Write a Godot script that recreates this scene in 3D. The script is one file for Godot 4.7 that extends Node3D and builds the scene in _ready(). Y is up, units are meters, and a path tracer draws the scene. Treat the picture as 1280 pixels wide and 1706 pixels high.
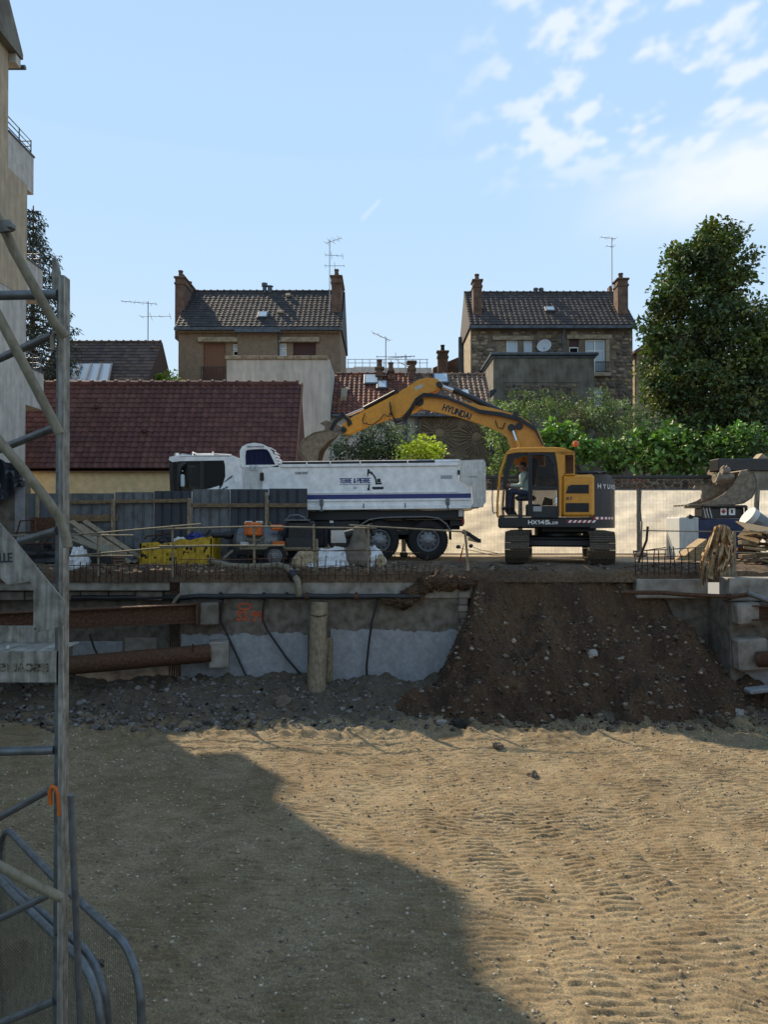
extends Node3D

# ---------------------------------------------------------------- mesh builder
class B:
	var v := PackedVector3Array()
	var n := PackedVector3Array()
	var c := PackedColorArray()
	var col := Color(1, 1, 1)

	func tri(a: Vector3, b: Vector3, d: Vector3) -> void:
		var nn := (d - a).cross(b - a).normalized()
		v.append(a); v.append(b); v.append(d)
		n.append(nn); n.append(nn); n.append(nn)
		c.append(col); c.append(col); c.append(col)

	func trin(a: Vector3, b: Vector3, d: Vector3, na: Vector3, nb: Vector3, nd: Vector3) -> void:
		if (d - a).cross(b - a).dot(na + nb + nd) < 0.0:
			v.append(a); v.append(d); v.append(b)
			n.append(na); n.append(nd); n.append(nb)
		else:
			v.append(a); v.append(b); v.append(d)
			n.append(na); n.append(nb); n.append(nd)
		c.append(col); c.append(col); c.append(col)

	func tri_o(a: Vector3, b: Vector3, d: Vector3, o: Vector3) -> void:
		if (d - a).cross(b - a).dot(o) < 0.0: tri(a, d, b)
		else: tri(a, b, d)

	func quad_o(a: Vector3, b: Vector3, d: Vector3, e: Vector3, o: Vector3) -> void:
		if (d - a).cross(b - a).dot(o) < 0.0:
			tri(a, d, b); tri(a, e, d)
		else:
			tri(a, b, d); tri(a, d, e)

	func box(p: Vector3, s: Vector3, bs := Basis(), bev := 0.0) -> B:
		var h := s * 0.5
		var ax := [bs.x, bs.y, bs.z]
		var hh := [h.x, h.y, h.z]
		bev = minf(bev, minf(h.x, minf(h.y, h.z)) * 0.9)
		for i in 3:
			var j := (i + 1) % 3
			var k := (i + 2) % 3
			var u: Vector3 = ax[j] * (hh[j] - bev)
			var w: Vector3 = ax[k] * (hh[k] - bev)
			for sg in [-1.0, 1.0]:
				var f: Vector3 = p + ax[i] * (hh[i] * sg)
				quad_o(f - u - w, f + u - w, f + u + w, f - u + w, ax[i] * sg)
				if bev > 0.0:
					for sj in [-1.0, 1.0]:
						var a1: Vector3 = p + ax[i] * (sg * hh[i]) + ax[j] * (sj * (hh[j] - bev))
						var a2: Vector3 = p + ax[i] * (sg * (hh[i] - bev)) + ax[j] * (sj * hh[j])
						quad_o(a1 - w, a1 + w, a2 + w, a2 - w, ax[i] * sg + ax[j] * sj)
		if bev > 0.0:
			for a in [-1.0, 1.0]:
				for b in [-1.0, 1.0]:
					for d in [-1.0, 1.0]:
						var q: Vector3 = bs.x * (a * (h.x - bev)) + bs.y * (b * (h.y - bev)) + bs.z * (d * (h.z - bev)) + p
						tri_o(q + bs.x * (a * bev), q + bs.y * (b * bev), q + bs.z * (d * bev), bs.x * a + bs.y * b + bs.z * d)
		return self

	func span(a: Vector3, b: Vector3, bev := 0.0) -> B:   # axis aligned box between two corners
		return box((a + b) * 0.5, (b - a).abs(), Basis(), bev)

	func bar(a: Vector3, b: Vector3, w: float, h: float, up := Vector3.UP, bev := 0.0) -> B:
		var z := (b - a).normalized()
		if absf(z.dot(up)) > 0.98: up = Vector3.RIGHT
		var x := up.cross(z).normalized()
		var y := z.cross(x)
		return box((a + b) * 0.5, Vector3(w, h, a.distance_to(b)), Basis(x, y, z), bev)

	func tube(pts: Array, r, seg := 8, caps := true) -> B:
		var m := pts.size()
		var rings := []
		var nrm := []
		var side := Vector3.ZERO
		for i in m:
			var t: Vector3 = (pts[mini(i + 1, m - 1)] - pts[maxi(i - 1, 0)]).normalized()
			if i == 0:
				side = t.cross(Vector3.UP)
				if side.length() < 0.05: side = t.cross(Vector3.RIGHT)
				side = side.normalized()
			else:
				side = (side - t * side.dot(t)).normalized()
			var o := t.cross(side)
			var rr: float = r[i] if r is Array else r
			var ring := PackedVector3Array()
			var nr := PackedVector3Array()
			for k in seg:
				var an := TAU * k / seg
				var dd := side * cos(an) + o * sin(an)
				ring.append(pts[i] + dd * rr); nr.append(dd)
			rings.append(ring); nrm.append(nr)
		for i in m - 1:
			for k in seg:
				var k2 := (k + 1) % seg
				trin(rings[i][k], rings[i][k2], rings[i + 1][k2], nrm[i][k], nrm[i][k2], nrm[i + 1][k2])
				trin(rings[i][k], rings[i + 1][k2], rings[i + 1][k], nrm[i][k], nrm[i + 1][k2], nrm[i + 1][k])
		if caps:
			for e in [0, m - 1]:
				var o2: Vector3 = (pts[0] - pts[1]) if e == 0 else (pts[m - 1] - pts[m - 2])
				for k in seg:
					tri_o(pts[e], rings[e][k], rings[e][(k + 1) % seg], o2)
		return self

	func cyl(a: Vector3, b: Vector3, r: float, r2 := -1.0, seg := 12) -> B:
		return tube([a, b], [r, r if r2 < 0.0 else r2], seg)

	func lathe(prof: Array, o: Vector3, ax: Vector3, seg := 24) -> B:   # prof: Vector2(radius, height)
		var u := ax.cross(Vector3.UP)
		if u.length() < 0.05: u = ax.cross(Vector3.RIGHT)
		u = u.normalized()
		var w := ax.cross(u)
		for i in prof.size() - 1:
			var p: Vector2 = prof[i]
			var q: Vector2 = prof[i + 1]
			var nn := Vector2(q.y - p.y, p.x - q.x)
			for k in seg:
				var d0 := u * cos(TAU * k / seg) + w * sin(TAU * k / seg)
				var d1 := u * cos(TAU * (k + 1) / seg) + w * sin(TAU * (k + 1) / seg)
				var n0 := (d0 * nn.x + ax * nn.y).normalized()
				var n1 := (d1 * nn.x + ax * nn.y).normalized()
				if p.x > 0.0001: trin(o + ax * p.y + d0 * p.x, o + ax * p.y + d1 * p.x, o + ax * q.y + d1 * q.x, n0, n1, n1)
				if q.x > 0.0001: trin(o + ax * p.y + d0 * p.x, o + ax * q.y + d1 * q.x, o + ax * q.y + d0 * q.x, n0, n1, n0)
		return self

	func prism(poly: PackedVector2Array, o: Vector3, ux: Vector3, uy: Vector3, dep: Vector3) -> B:   # front face at o, extruded by dep
		var ti := Geometry2D.triangulate_polygon(poly)
		var area := 0.0
		for i in poly.size(): area += poly[i].cross(poly[(i + 1) % poly.size()])
		var p := []
		for q in poly: p.append(o + ux * q.x + uy * q.y)
		for i in range(0, ti.size(), 3):
			tri_o(p[ti[i]], p[ti[i + 1]], p[ti[i + 2]], -dep)
			tri_o(p[ti[i]] + dep, p[ti[i + 1]] + dep, p[ti[i + 2]] + dep, dep)
		for i in poly.size():
			var j := (i + 1) % poly.size()
			var e := poly[j] - poly[i]
			var ou := ux * (e.y * signf(area)) + uy * (-e.x * signf(area))
			quad_o(p[i], p[j], p[j] + dep, p[i] + dep, ou)
		return self

	func blob(p: Vector3, r: Vector3, sd: float, rough := 0.25, la := 6, lo := 9) -> B:
		var g := []
		for i in la + 1:
			var row := PackedVector3Array()
			for k in lo:
				var th := PI * i / la
				var ph := TAU * k / lo
				var d := Vector3(sin(th) * cos(ph), cos(th), sin(th) * sin(ph))
				var m := 1.0 + rough * (sin(d.x * 3.1 + sd * 1.7) * sin(d.y * 2.7 + sd * 2.3 + d.z * 2.0) + 0.6 * sin(d.z * 5.3 + sd * 3.1 + d.x * 4.0))
				row.append(p + d * r * m)
			g.append(row)
		for i in la:
			for k in lo:
				var k2 := (k + 1) % lo
				if i > 0: tri_o(g[i][k], g[i][k2], g[i + 1][k2], g[i][k] + g[i + 1][k2] - p * 2.0)
				if i < la - 1: tri_o(g[i][k], g[i + 1][k2], g[i + 1][k], g[i][k] + g[i + 1][k2] - p * 2.0)
				if i == la - 1: tri_o(g[i][k], g[i][k2], g[i + 1][0], g[i][k] - p)
		return self

	func leaf(p: Vector3, d: Vector3, s: Vector3, l: float, w: float) -> void:   # a folded, pointed leaf
		var up := s.cross(d).normalized()
		var a := p
		var t := p + d * l - up * (l * 0.15)
		var b := p + d * (l * 0.45) + s * w + up * (w * 0.25)
		var e := p + d * (l * 0.45) - s * w + up * (w * 0.25)
		tri(a, b, t); tri(a, t, e)

	func facade(x0: float, x1: float, y0: float, y1: float, z: float, holes: Array, dep: float) -> B:   # a wall facing +z with real openings [x0, x1, y0, y1]
		var xs := [x0, x1]
		var ys := [y0, y1]
		for h in holes:
			for q in [h[0], h[1]]:
				if not xs.has(q): xs.append(q)
			for q in [h[2], h[3]]:
				if not ys.has(q): ys.append(q)
		xs.sort(); ys.sort()
		var f := Vector3(0, 0, 1)
		for i in xs.size() - 1:
			for j in ys.size() - 1:
				var mx: float = (xs[i] + xs[i + 1]) * 0.5
				var my: float = (ys[j] + ys[j + 1]) * 0.5
				var open := false
				for h in holes:
					if mx > h[0] and mx < h[1] and my > h[2] and my < h[3]: open = true
				if not open:
					quad_o(Vector3(xs[i], ys[j], z), Vector3(xs[i + 1], ys[j], z), Vector3(xs[i + 1], ys[j + 1], z), Vector3(xs[i], ys[j + 1], z), f)
		for h in holes:
			var bk := Vector3(0, 0, -dep)
			var a := Vector3(h[0], h[2], z); var b := Vector3(h[1], h[2], z); var d := Vector3(h[1], h[3], z); var e := Vector3(h[0], h[3], z)
			quad_o(a, b, b + bk, a + bk, Vector3.UP); quad_o(d, e, e + bk, d + bk, Vector3.DOWN)
			quad_o(a, e, e + bk, a + bk, Vector3.RIGHT); quad_o(b, d, d + bk, b + bk, Vector3.LEFT)
		return self

# ---------------------------------------------------------------- scene helpers
const FOCAL := 1182.0
const EYE := 4.2
const UP_Y := 3.12      # level of the yard above the pit floor
var M := {}
var T := {}
var taken := {}
var rng := RandomNumberGenerator.new()
var noise := FastNoiseLite.new()

func X(px: float, d: float) -> float: return (px - 640.0) / FOCAL * d
func Y(py: float, d: float) -> float: return EYE + (867.0 - py) / FOCAL * d
func P(px: float, py: float, d: float) -> Vector3: return Vector3(X(px, d), Y(py, d), -d)
func L(hex: String) -> Color: return Color(hex).srgb_to_linear()
func rf(a: float, b: float) -> float: return rng.randf_range(a, b)

func numbered(parent: Node, called: String) -> String:
	var key := str(parent.get_instance_id()) + called
	var k: int = taken.get(key, 0)
	taken[key] = k + 1
	return called if k == 0 else "%s_%03d" % [called, k]

func world_of(p: Node) -> Vector3:
	var o := Vector3.ZERO
	while p is Node3D and p != self:
		o += p.position
		p = p.get_parent()
	return o

func to_mesh(b: B, o := Vector3.ZERO, xf := Transform3D()) -> ArrayMesh:
	var vv := b.v
	var nn := b.n
	if xf != Transform3D():
		for i in vv.size():
			vv[i] = xf * vv[i]
			nn[i] = xf.basis * nn[i]
	if o != Vector3.ZERO:
		for i in vv.size(): vv[i] -= o
	var a := []
	a.resize(Mesh.ARRAY_MAX)
	a[Mesh.ARRAY_VERTEX] = vv
	a[Mesh.ARRAY_NORMAL] = nn
	a[Mesh.ARRAY_COLOR] = b.c
	var m := ArrayMesh.new()
	m.add_surface_from_arrays(Mesh.PRIMITIVE_TRIANGLES, a)
	return m

func part(called: String, b: B, m: Material, parent: Node = self, xf := Transform3D()) -> MeshInstance3D:
	var o := MeshInstance3D.new()
	o.mesh = to_mesh(b, world_of(parent), xf)
	o.material_override = m
	o.name = numbered(parent, called)
	parent.add_child(o, true)
	return o

func piece(called: String, mesh: Mesh, m: Material, parent: Node, tr: Transform3D) -> MeshInstance3D:   # one of many alike pieces that share a mesh; tr in world space
	var o := MeshInstance3D.new()
	o.mesh = mesh
	o.material_override = m
	o.name = numbered(parent, called)
	parent.add_child(o, true)
	o.transform = Transform3D(tr.basis, tr.origin - world_of(parent))
	return o

func tag(o: Node, label: String, category: String, group := "") -> Node:
	o.set_meta("label", label); o.set_meta("category", category)
	if group != "": o.set_meta("group", group)
	return o

func thing(called: String, label: String, category: String, at: Vector3, group := "") -> Node3D:
	var o := Node3D.new()
	o.name = numbered(self, called)
	add_child(o, true)
	o.position = at
	tag(o, label, category, group)
	return o

func single(called: String, b: B, m: Material, label: String, category: String, at: Vector3, group := "") -> MeshInstance3D:   # a thing that is one mesh, its origin at its base
	var o := MeshInstance3D.new()
	o.mesh = to_mesh(b, at)
	o.material_override = m
	o.name = numbered(self, called)
	add_child(o, true)
	o.position = at
	tag(o, label, category, group)
	return o

func struct(called: String, b: B, m: Material) -> MeshInstance3D:
	var o := part(called, b, m)
	o.set_meta("kind", "structure")
	return o

func lettering(parent: Node, s: String, at: Vector3, w: float, h: float, m: Material, basis := Basis(), bold := true, serif := false) -> MeshInstance3D:
	var t := TextMesh.new()
	var f := SystemFont.new()
	f.font_names = PackedStringArray(["Droid Serif" if serif else "Droid Sans"])
	f.font_weight = 700 if bold else 400
	t.font = f; t.text = s; t.font_size = 32; t.pixel_size = 0.01; t.depth = 0.004; t.curve_step = 1.0
	var bb := t.get_aabb()
	var o := MeshInstance3D.new()
	o.mesh = t
	o.material_override = m
	o.name = numbered(parent, "lettering")
	parent.add_child(o, true)
	var sc := Vector3(w / bb.size.x, h / bb.size.y, 1.0)
	var bs := Basis(basis.x * sc.x, basis.y * sc.y, basis.z)
	o.transform = Transform3D(bs, at - world_of(parent) - bs * bb.get_center())
	return o

# heavy block lettering drawn with straight strokes on a 4 x 6 grid
const STROKES := {
	"T": [[0, 6, 4, 6], [2, 6, 2, 0]], "E": [[4, 6, 0, 6, 0, 0, 4, 0], [0, 3, 3.4, 3]], "R": [[0, 0, 0, 6, 3, 6, 4, 5.2, 4, 3.8, 3, 3, 0, 3], [2, 3, 4, 0]], "P": [[0, 0, 0, 6, 3, 6, 4, 5.2, 4, 3.6, 3, 2.8, 0, 2.8]],
	"I": [[0.5, 6, 0.5, 0]], "&": [[4, 0, 1, 4.4, 1.2, 5.6, 2, 6, 2.8, 5.4, 2.6, 4.4, 0.5, 2.2, 0.3, 0.9, 1.2, 0, 2.5, 0.2, 4, 2.6]], "H": [[0, 0, 0, 6], [4, 0, 4, 6], [0, 3, 4, 3]], "Y": [[0, 6, 2, 3, 4, 6], [2, 3, 2, 0]],
	"U": [[0, 6, 0, 1, 1, 0, 3, 0, 4, 1, 4, 6]], "N": [[0, 0, 0, 6, 4, 0, 4, 6]], "D": [[0, 0, 0, 6, 2.6, 6, 4, 4.8, 4, 1.2, 2.6, 0, 0, 0]], "A": [[0, 0, 2, 6, 4, 0], [0.8, 2, 3.2, 2]], "X": [[0, 0, 4, 6], [0, 6, 4, 0]],
	"1": [[0.2, 4.8, 1.6, 6, 1.6, 0]], "4": [[3, 0, 3, 6, 0, 2, 4, 2]], "5": [[4, 6, 0.4, 6, 0.2, 3.4, 2.8, 3.6, 4, 2.6, 4, 1, 3, 0, 0, 0.2]], "L": [[0, 6, 0, 0, 4, 0]], "C": [[4, 5, 3, 6, 1, 6, 0, 5, 0, 1, 1, 0, 3, 0, 4, 1]],
	"S": [[4, 5.2, 3, 6, 1, 6, 0, 5, 0, 4, 1, 3.2, 3, 2.8, 4, 2, 4, 1, 3, 0, 1, 0, 0, 0.8]]}

func block_lettering(parent: Node, s: String, at: Vector3, w: float, h: float, m: Material, basis := Basis(), weight := 1.25) -> MeshInstance3D:
	var adv := 0.0
	for ch in s: adv += 3.0 if ch == " " else (2.4 if ch == "I" else (3.4 if ch == "1" else 5.7))
	adv -= 1.7
	var kx := (w - weight * h / 6.0) / maxf(adv, 0.1)
	var ky := h / (6.0 + weight)
	var b := B.new()
	var x := 0.0
	var layer := 0
	for ch in s:
		if STROKES.has(ch):
			for line in STROKES[ch]:
				for i in range(0, line.size() - 2, 2):
					var p := Vector3((x + line[i]) * kx - adv * kx * 0.5, (line[i + 1] - 3.0) * ky, 0)
					var q := Vector3((x + line[i + 2]) * kx - adv * kx * 0.5, (line[i + 3] - 3.0) * ky, 0)
					var e := (q - p).normalized() * (weight * ky * 0.42)
					layer = (layer + 1) % 7
					var up := Vector3(0, 0, 0.0008 + 0.0003 * layer)
					b.bar(p - e + up * 0.5, q + e + up * 0.5, weight * ky, up.z, Vector3.BACK)
		x += 3.0 if ch == " " else (2.4 if ch == "I" else (3.4 if ch == "1" else 5.7))
	var o := MeshInstance3D.new()
	o.mesh = to_mesh(b)
	o.material_override = m
	o.name = numbered(parent, "lettering")
	parent.add_child(o, true)
	o.transform = Transform3D(basis, at - world_of(parent))
	return o

# ---------------------------------------------------------------- textures and materials
func tex(key: String, fr: float, oct: int, lo: float, hi: float, sx := 512, sy := 512, kind := FastNoiseLite.TYPE_SIMPLEX_SMOOTH, tint_lo := Color(1, 1, 1), tint_hi := Color(1, 1, 1), curve := 1.0) -> void:
	var f := FastNoiseLite.new()
	f.noise_type = kind
	f.seed = key.hash() % 1000
	f.frequency = fr
	f.fractal_octaves = oct
	f.fractal_gain = 0.55
	var im := f.get_seamless_image(sx, sy)
	if sx != 512 or sy != 512: im.resize(512, 512, Image.INTERPOLATE_CUBIC)
	im.convert(Image.FORMAT_L8)
	var src := im.get_data()
	var lut := []
	for i in 256:
		var t := pow(i / 255.0, curve)
		var cc := tint_lo.lerp(tint_hi, t) * lerpf(lo, hi, t)
		lut.append([clampi(int(cc.r * 255.0), 0, 255), clampi(int(cc.g * 255.0), 0, 255), clampi(int(cc.b * 255.0), 0, 255)])
	var dst := PackedByteArray()
	dst.resize(512 * 512 * 3)
	var k := 0
	for b in src:
		var e: Array = lut[b]
		dst[k] = e[0]; dst[k + 1] = e[1]; dst[k + 2] = e[2]
		k += 3
	var out := Image.create_from_data(512, 512, false, Image.FORMAT_RGB8, dst)
	T[key] = ImageTexture.create_from_image(out)

func mat(key: String, hex: String, rough := 0.8, o := {}) -> StandardMaterial3D:
	var m := StandardMaterial3D.new()
	m.albedo_color = Color(hex)
	m.roughness = rough
	m.metallic = o.get("metal", 0.0)
	m.metallic_specular = o.get("spec", 0.5)
	m.vertex_color_use_as_albedo = true
	if o.has("tex"):
		m.albedo_texture = T[o.tex]
		m.uv1_triplanar = true
		m.uv1_world_triplanar = true
		m.uv1_scale = Vector3.ONE * float(o.get("s", 1.0))
	if o.has("det"):
		m.detail_enabled = true
		m.detail_blend_mode = BaseMaterial3D.BLEND_MODE_MUL
		m.detail_albedo = T[o.det]
		m.detail_uv_layer = BaseMaterial3D.DETAIL_UV_2
		m.uv2_triplanar = true
		m.uv2_world_triplanar = true
		m.uv2_scale = Vector3.ONE * float(o.get("ds", 1.0))
	if o.has("bump"):
		m.uv1_triplanar = true
		m.uv1_world_triplanar = true
		if not o.has("tex"): m.uv1_scale = Vector3.ONE * float(o.get("s", 1.0))
		m.heightmap_enabled = true
		m.heightmap_texture = T[o.bump]
		m.heightmap_scale = o.get("bh", 1.0)
	if o.has("alpha"):
		m.transparency = BaseMaterial3D.TRANSPARENCY_ALPHA
		m.albedo_color.a = o.alpha
	if o.has("back"):
		m.backlight_enabled = true
		m.backlight = o.back
	if o.get("two", false): m.cull_mode = BaseMaterial3D.CULL_DISABLED
	if o.has("glow"):
		m.emission_enabled = true
		m.emission = o.glow
	M[key] = m
	return m

func materials() -> void:
	tex("fine", 0.09, 3, 0.8, 1.0)
	tex("grit", 0.16, 3, 0.62, 1.0, 512, 512, FastNoiseLite.TYPE_SIMPLEX, Color(0.92, 0.95, 1.0), Color(1, 0.97, 0.92), 0.8)
	tex("patch", 0.008, 5, 0.78, 1.0)
	tex("cloud", 0.012, 4, 0.86, 1.0)
	tex("stain", 0.012, 5, 0.6, 1.0, 512, 512, FastNoiseLite.TYPE_SIMPLEX_SMOOTH, Color(0.95, 0.9, 0.82), Color(1, 1, 1), 0.55)
	tex("streak", 0.03, 4, 0.84, 1.0, 512, 48)
	tex("grain", 0.05, 3, 0.65, 1.0, 512, 32)
	tex("hgrain", 0.05, 3, 0.7, 1.0, 32, 512)
	tex("rust", 0.02, 5, 0.55, 1.0, 512, 512, FastNoiseLite.TYPE_SIMPLEX_SMOOTH, Color(0.95, 0.72, 0.56), Color(1.0, 0.97, 0.92), 0.9)
	tex("soil", 0.03, 5, 0.62, 1.0, 512, 512, FastNoiseLite.TYPE_SIMPLEX, Color(0.9, 0.86, 0.84), Color(1, 0.98, 0.94), 0.9)
	tex("course", 0.06, 2, 0.8, 1.0, 160, 512)
	mat("sand", "#ffffff", 0.95, {"tex": "grit", "s": 0.7, "det": "grit", "ds": 0.31, "bump": "grit", "bh": 1.1})
	mat("earth", "#ffffff", 0.97, {"tex": "soil", "s": 0.8, "det": "grit", "ds": 1.9, "bump": "soil", "bh": 6.0})
	mat("stones", "#ffffff", 0.9, {"tex": "fine", "s": 4.0})
	mat("concrete", "#aea9a0", 0.9, {"tex": "stain", "s": 0.35, "det": "fine", "ds": 2.0, "bump": "fine", "bh": 0.4})
	mat("concrete_rough", "#958e83", 0.95, {"tex": "stain", "s": 0.55, "det": "grit", "ds": 1.6, "bump": "patch", "bh": 3.0})
	mat("concrete_pale", "#9fa1a3", 0.85, {"tex": "cloud", "s": 0.4, "det": "cloud", "ds": 1.1, "bump": "fine", "bh": 0.3})
	mat("galv", "#868c90", 0.5, {"metal": 0.55, "tex": "stain", "s": 2.0, "det": "fine", "ds": 9.0})
	mat("galv_dirty", "#99937f", 0.7, {"metal": 0.2, "tex": "stain", "s": 2.5, "det": "streak", "ds": 5.0})
	mat("galv_plate", "#b4b2a9", 0.62, {"metal": 0.2, "tex": "grain", "s": 1.6, "det": "stain", "ds": 2.1})
	mat("rust", "#725a46", 0.85, {"metal": 0.1, "tex": "rust", "s": 1.2, "det": "fine", "ds": 5.0})
	mat("rebar", "#5b4638", 0.8, {"metal": 0.3, "tex": "rust", "s": 4.0})
	mat("wood", "#96805f", 0.8, {"tex": "hgrain", "s": 1.5, "det": "stain", "ds": 1.3})
	mat("wood_v", "#b4a58b", 0.85, {"tex": "grain", "s": 1.4, "det": "stain", "ds": 1.0})
	mat("wood_pale", "#b29a74", 0.8, {"tex": "fine", "s": 3.0, "det": "stain", "ds": 2.0})
	mat("black", "#17181a", 0.5, {"tex": "cloud", "s": 1.0})
	mat("rubber", "#1b1b1b", 0.85, {"tex": "stain", "s": 2.0})
	mat("hose", "#1c1c1c", 0.55)
	mat("truck_white", "#f4f4f1", 0.28, {"tex": "cloud", "s": 0.5})
	mat("truck_white2", "#e6e5df", 0.45, {"tex": "cloud", "s": 0.7, "det": "streak", "ds": 0.9})
	mat("blue_paint", "#1d2a6b", 0.4)
	mat("navy", "#141c48", 0.85, {"tex": "streak", "s": 6.0})
	mat("print_dark", "#20242e", 0.6)
	mat("print_grey", "#9a9b9c", 0.6)
	mat("print_white", "#e6e6e2", 0.6)
	mat("rim", "#8d9199", 0.45, {"metal": 0.5, "tex": "stain", "s": 3.0})
	mat("chrome", "#c3c6c9", 0.18, {"metal": 0.95})
	mat("steel_dark", "#2c2d30", 0.5, {"metal": 0.3, "tex": "stain", "s": 1.0})
	mat("yellow_machine", "#f2a833", 0.42, {"tex": "cloud", "s": 0.9, "det": "fine", "ds": 0.9})
	mat("machine_black", "#222326", 0.45, {"tex": "stain", "s": 0.8})
	mat("track_steel", "#7d7468", 0.6, {"metal": 0.25, "tex": "stain", "s": 2.0, "det": "soil", "ds": 1.5})
	mat("bucket_steel", "#8f8474", 0.65, {"metal": 0.1, "tex": "stain", "s": 1.1, "det": "cloud", "ds": 0.9})
	mat("glass", "#0c0f10", 0.03, {"alpha": 0.5, "spec": 0.2})
	mat("glass_clear", "#0c100e", 0.0, {"alpha": 0.08, "spec": 0.1})
	mat("pane", "#0d1012", 0.05, {"spec": 0.25})
	mat("pane_light", "#a9b6be", 0.08)
	mat("red_lamp", "#a01410", 0.3)
	mat("orange_lamp", "#c8561e", 0.35)
	mat("orange_paint", "#d06a1a", 0.55, {"tex": "stain", "s": 1.2})
	mat("spray", "#d8643a", 0.9, {"tex": "fine", "s": 9.0})
	mat("skip_yellow", "#d8b520", 0.55, {"tex": "stain", "s": 0.8, "det": "streak", "ds": 0.8})
	mat("hoard_grey", "#787e84", 0.55, {"metal": 0.15, "tex": "streak", "s": 0.7, "det": "stain", "ds": 0.4})
	mat("hoard_dark", "#3c4149", 0.55, {"metal": 0.15, "tex": "streak", "s": 0.7, "det": "cloud", "ds": 0.5})
	mat("hoard_mid", "#666c74", 0.55, {"metal": 0.15, "tex": "streak", "s": 0.7, "det": "cloud", "ds": 0.5})
	mat("sheet_white", "#fbf9f2", 0.7, {"tex": "cloud", "s": 0.5, "back": Color(1.0, 0.98, 0.93), "two": true})
	mat("cloth_white", "#d5d6d6", 0.85, {"tex": "cloud", "s": 2.0, "back": Color(0.25, 0.25, 0.24), "two": true})
	mat("cloth_tan", "#b8a789", 0.9, {"tex": "stain", "s": 2.0, "back": Color(0.25, 0.21, 0.15), "two": true})
	mat("blue_tank", "#25365c", 0.5, {"tex": "stain", "s": 0.9})
	mat("plastic_white", "#b9bdbb", 0.6, {"tex": "streak", "s": 1.2})
	mat("tan_wall", "#c2b196", 0.92, {"tex": "cloud", "s": 0.25, "det": "streak", "ds": 0.3, "bump": "fine", "bh": 0.3})
	mat("pale_wall", "#cfcac1", 0.92, {"tex": "cloud", "s": 0.3, "det": "streak", "ds": 0.3})
	mat("cream_wall", "#e8cf9f", 0.92, {"tex": "cloud", "s": 0.5})
	mat("white_render", "#cfccc1", 0.92, {"tex": "cloud", "s": 0.12, "det": "streak", "ds": 0.22})
	mat("grey_render", "#85847b", 0.92, {"tex": "stain", "s": 0.15, "det": "streak", "ds": 0.3})
	mat("brick_buff", "#8f7d67", 0.92, {"tex": "course", "s": 0.5, "det": "cloud", "ds": 0.3, "bump": "course", "bh": 1.0})
	mat("brick_red", "#7d6556", 0.92, {"tex": "course", "s": 0.6, "det": "stain", "ds": 0.3})
	mat("mortar", "#8b8070", 0.95, {"tex": "fine", "s": 1.0, "det": "stain", "ds": 0.2})
	mat("rubble", "#ffffff", 0.93, {"tex": "fine", "s": 1.6})
	mat("limestone", "#a89c86", 0.9, {"tex": "stain", "s": 0.4})
	mat("tile_red", "#ffffff", 0.8, {"tex": "cloud", "s": 0.6, "det": "fine", "ds": 1.7})
	mat("zinc", "#56606b", 0.5, {"metal": 0.3, "tex": "stain", "s": 0.4})
	mat("shutter", "#7d5944", 0.8, {"tex": "streak", "s": 1.5})
	mat("shutter_dark", "#4e3431", 0.8, {"tex": "course", "s": 1.5})
	mat("white_frame", "#dadad6", 0.6)
	mat("iron", "#2f3032", 0.6, {"metal": 0.3})
	mat("alu", "#9ba0a4", 0.4, {"metal": 0.6})
	mat("bark", "#5c4d3f", 0.95, {"tex": "grain", "s": 1.2, "bump": "grain", "bh": 2.0})
	mat("leaf", "#ffffff", 0.6, {"back": Color(0.5, 0.6, 0.18), "two": true})
	mat("leaf_gloss", "#ffffff", 0.5, {"back": Color(0.5, 0.6, 0.16), "two": true})
	mat("needle", "#ffffff", 0.7, {"two": true})
	mat("tarp_dark", "#2b3038", 0.5, {"tex": "cloud", "s": 1.0})
	mat("cable", "#8a1f18", 0.6)
	mat("skin", "#a8755a", 0.6)
	mat("shirt", "#a9b8ae", 0.9)
	mat("jeans", "#26304a", 0.9)
	mat("hair", "#211a15", 0.8)
	mat("asphalt_dust", "#ffffff", 0.95, {"tex": "soil", "s": 0.5, "det": "patch", "ds": 0.15, "bump": "soil", "bh": 2.0})

func _ready() -> void:
	rng.seed = 7
	noise.seed = 5
	noise.frequency = 1.0
	noise.noise_type = FastNoiseLite.TYPE_SIMPLEX_SMOOTH
	noise.fractal_octaves = 1
	# camera
	var cam := Camera3D.new()
	cam.name = "camera"
	add_child(cam)
	cam.position = Vector3(0, EYE, 0)
	cam.rotation.x = atan(14.0 / FOCAL)
	cam.fov = rad_to_deg(2.0 * atan(853.0 / FOCAL))
	cam.near = 0.05
	cam.far = 1500.0
	cam.current = true
	# sky, sun, exposure
	var env := Environment.new()
	env.background_mode = Environment.BG_SKY
	env.sky = Sky.new()
	env.sky.sky_material = sky_material()
	env.tonemap_mode = Environment.TONE_MAPPER_LINEAR
	env.tonemap_exposure = 1.52
	env.sdfgi_enabled = true
	env.ssao_enabled = true
	env.ssil_enabled = true
	var we := WorldEnvironment.new()
	we.name = "world_environment"
	we.environment = env
	add_child(we)
	var sun := DirectionalLight3D.new()
	sun.name = "sun"
	add_child(sun)
	sun.light_energy = 1.6
	sun.light_color = Color(1.0, 0.92, 0.8)
	sun.light_angular_distance = 0.6
	sun.shadow_enabled = true
	sun.look_at_from_position(Vector3.ZERO, Vector3(0.76, -1.0, 0.90))
	materials()
	terrain()
	pit_walls()
	apartment()
	houses()
	garden()
	hoarding_and_fence()
	truck()
	excavator()
	left_yard()
	right_yard()
	rails_and_bars()
	pit_things()
	scaffold()
	scatter()

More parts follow.
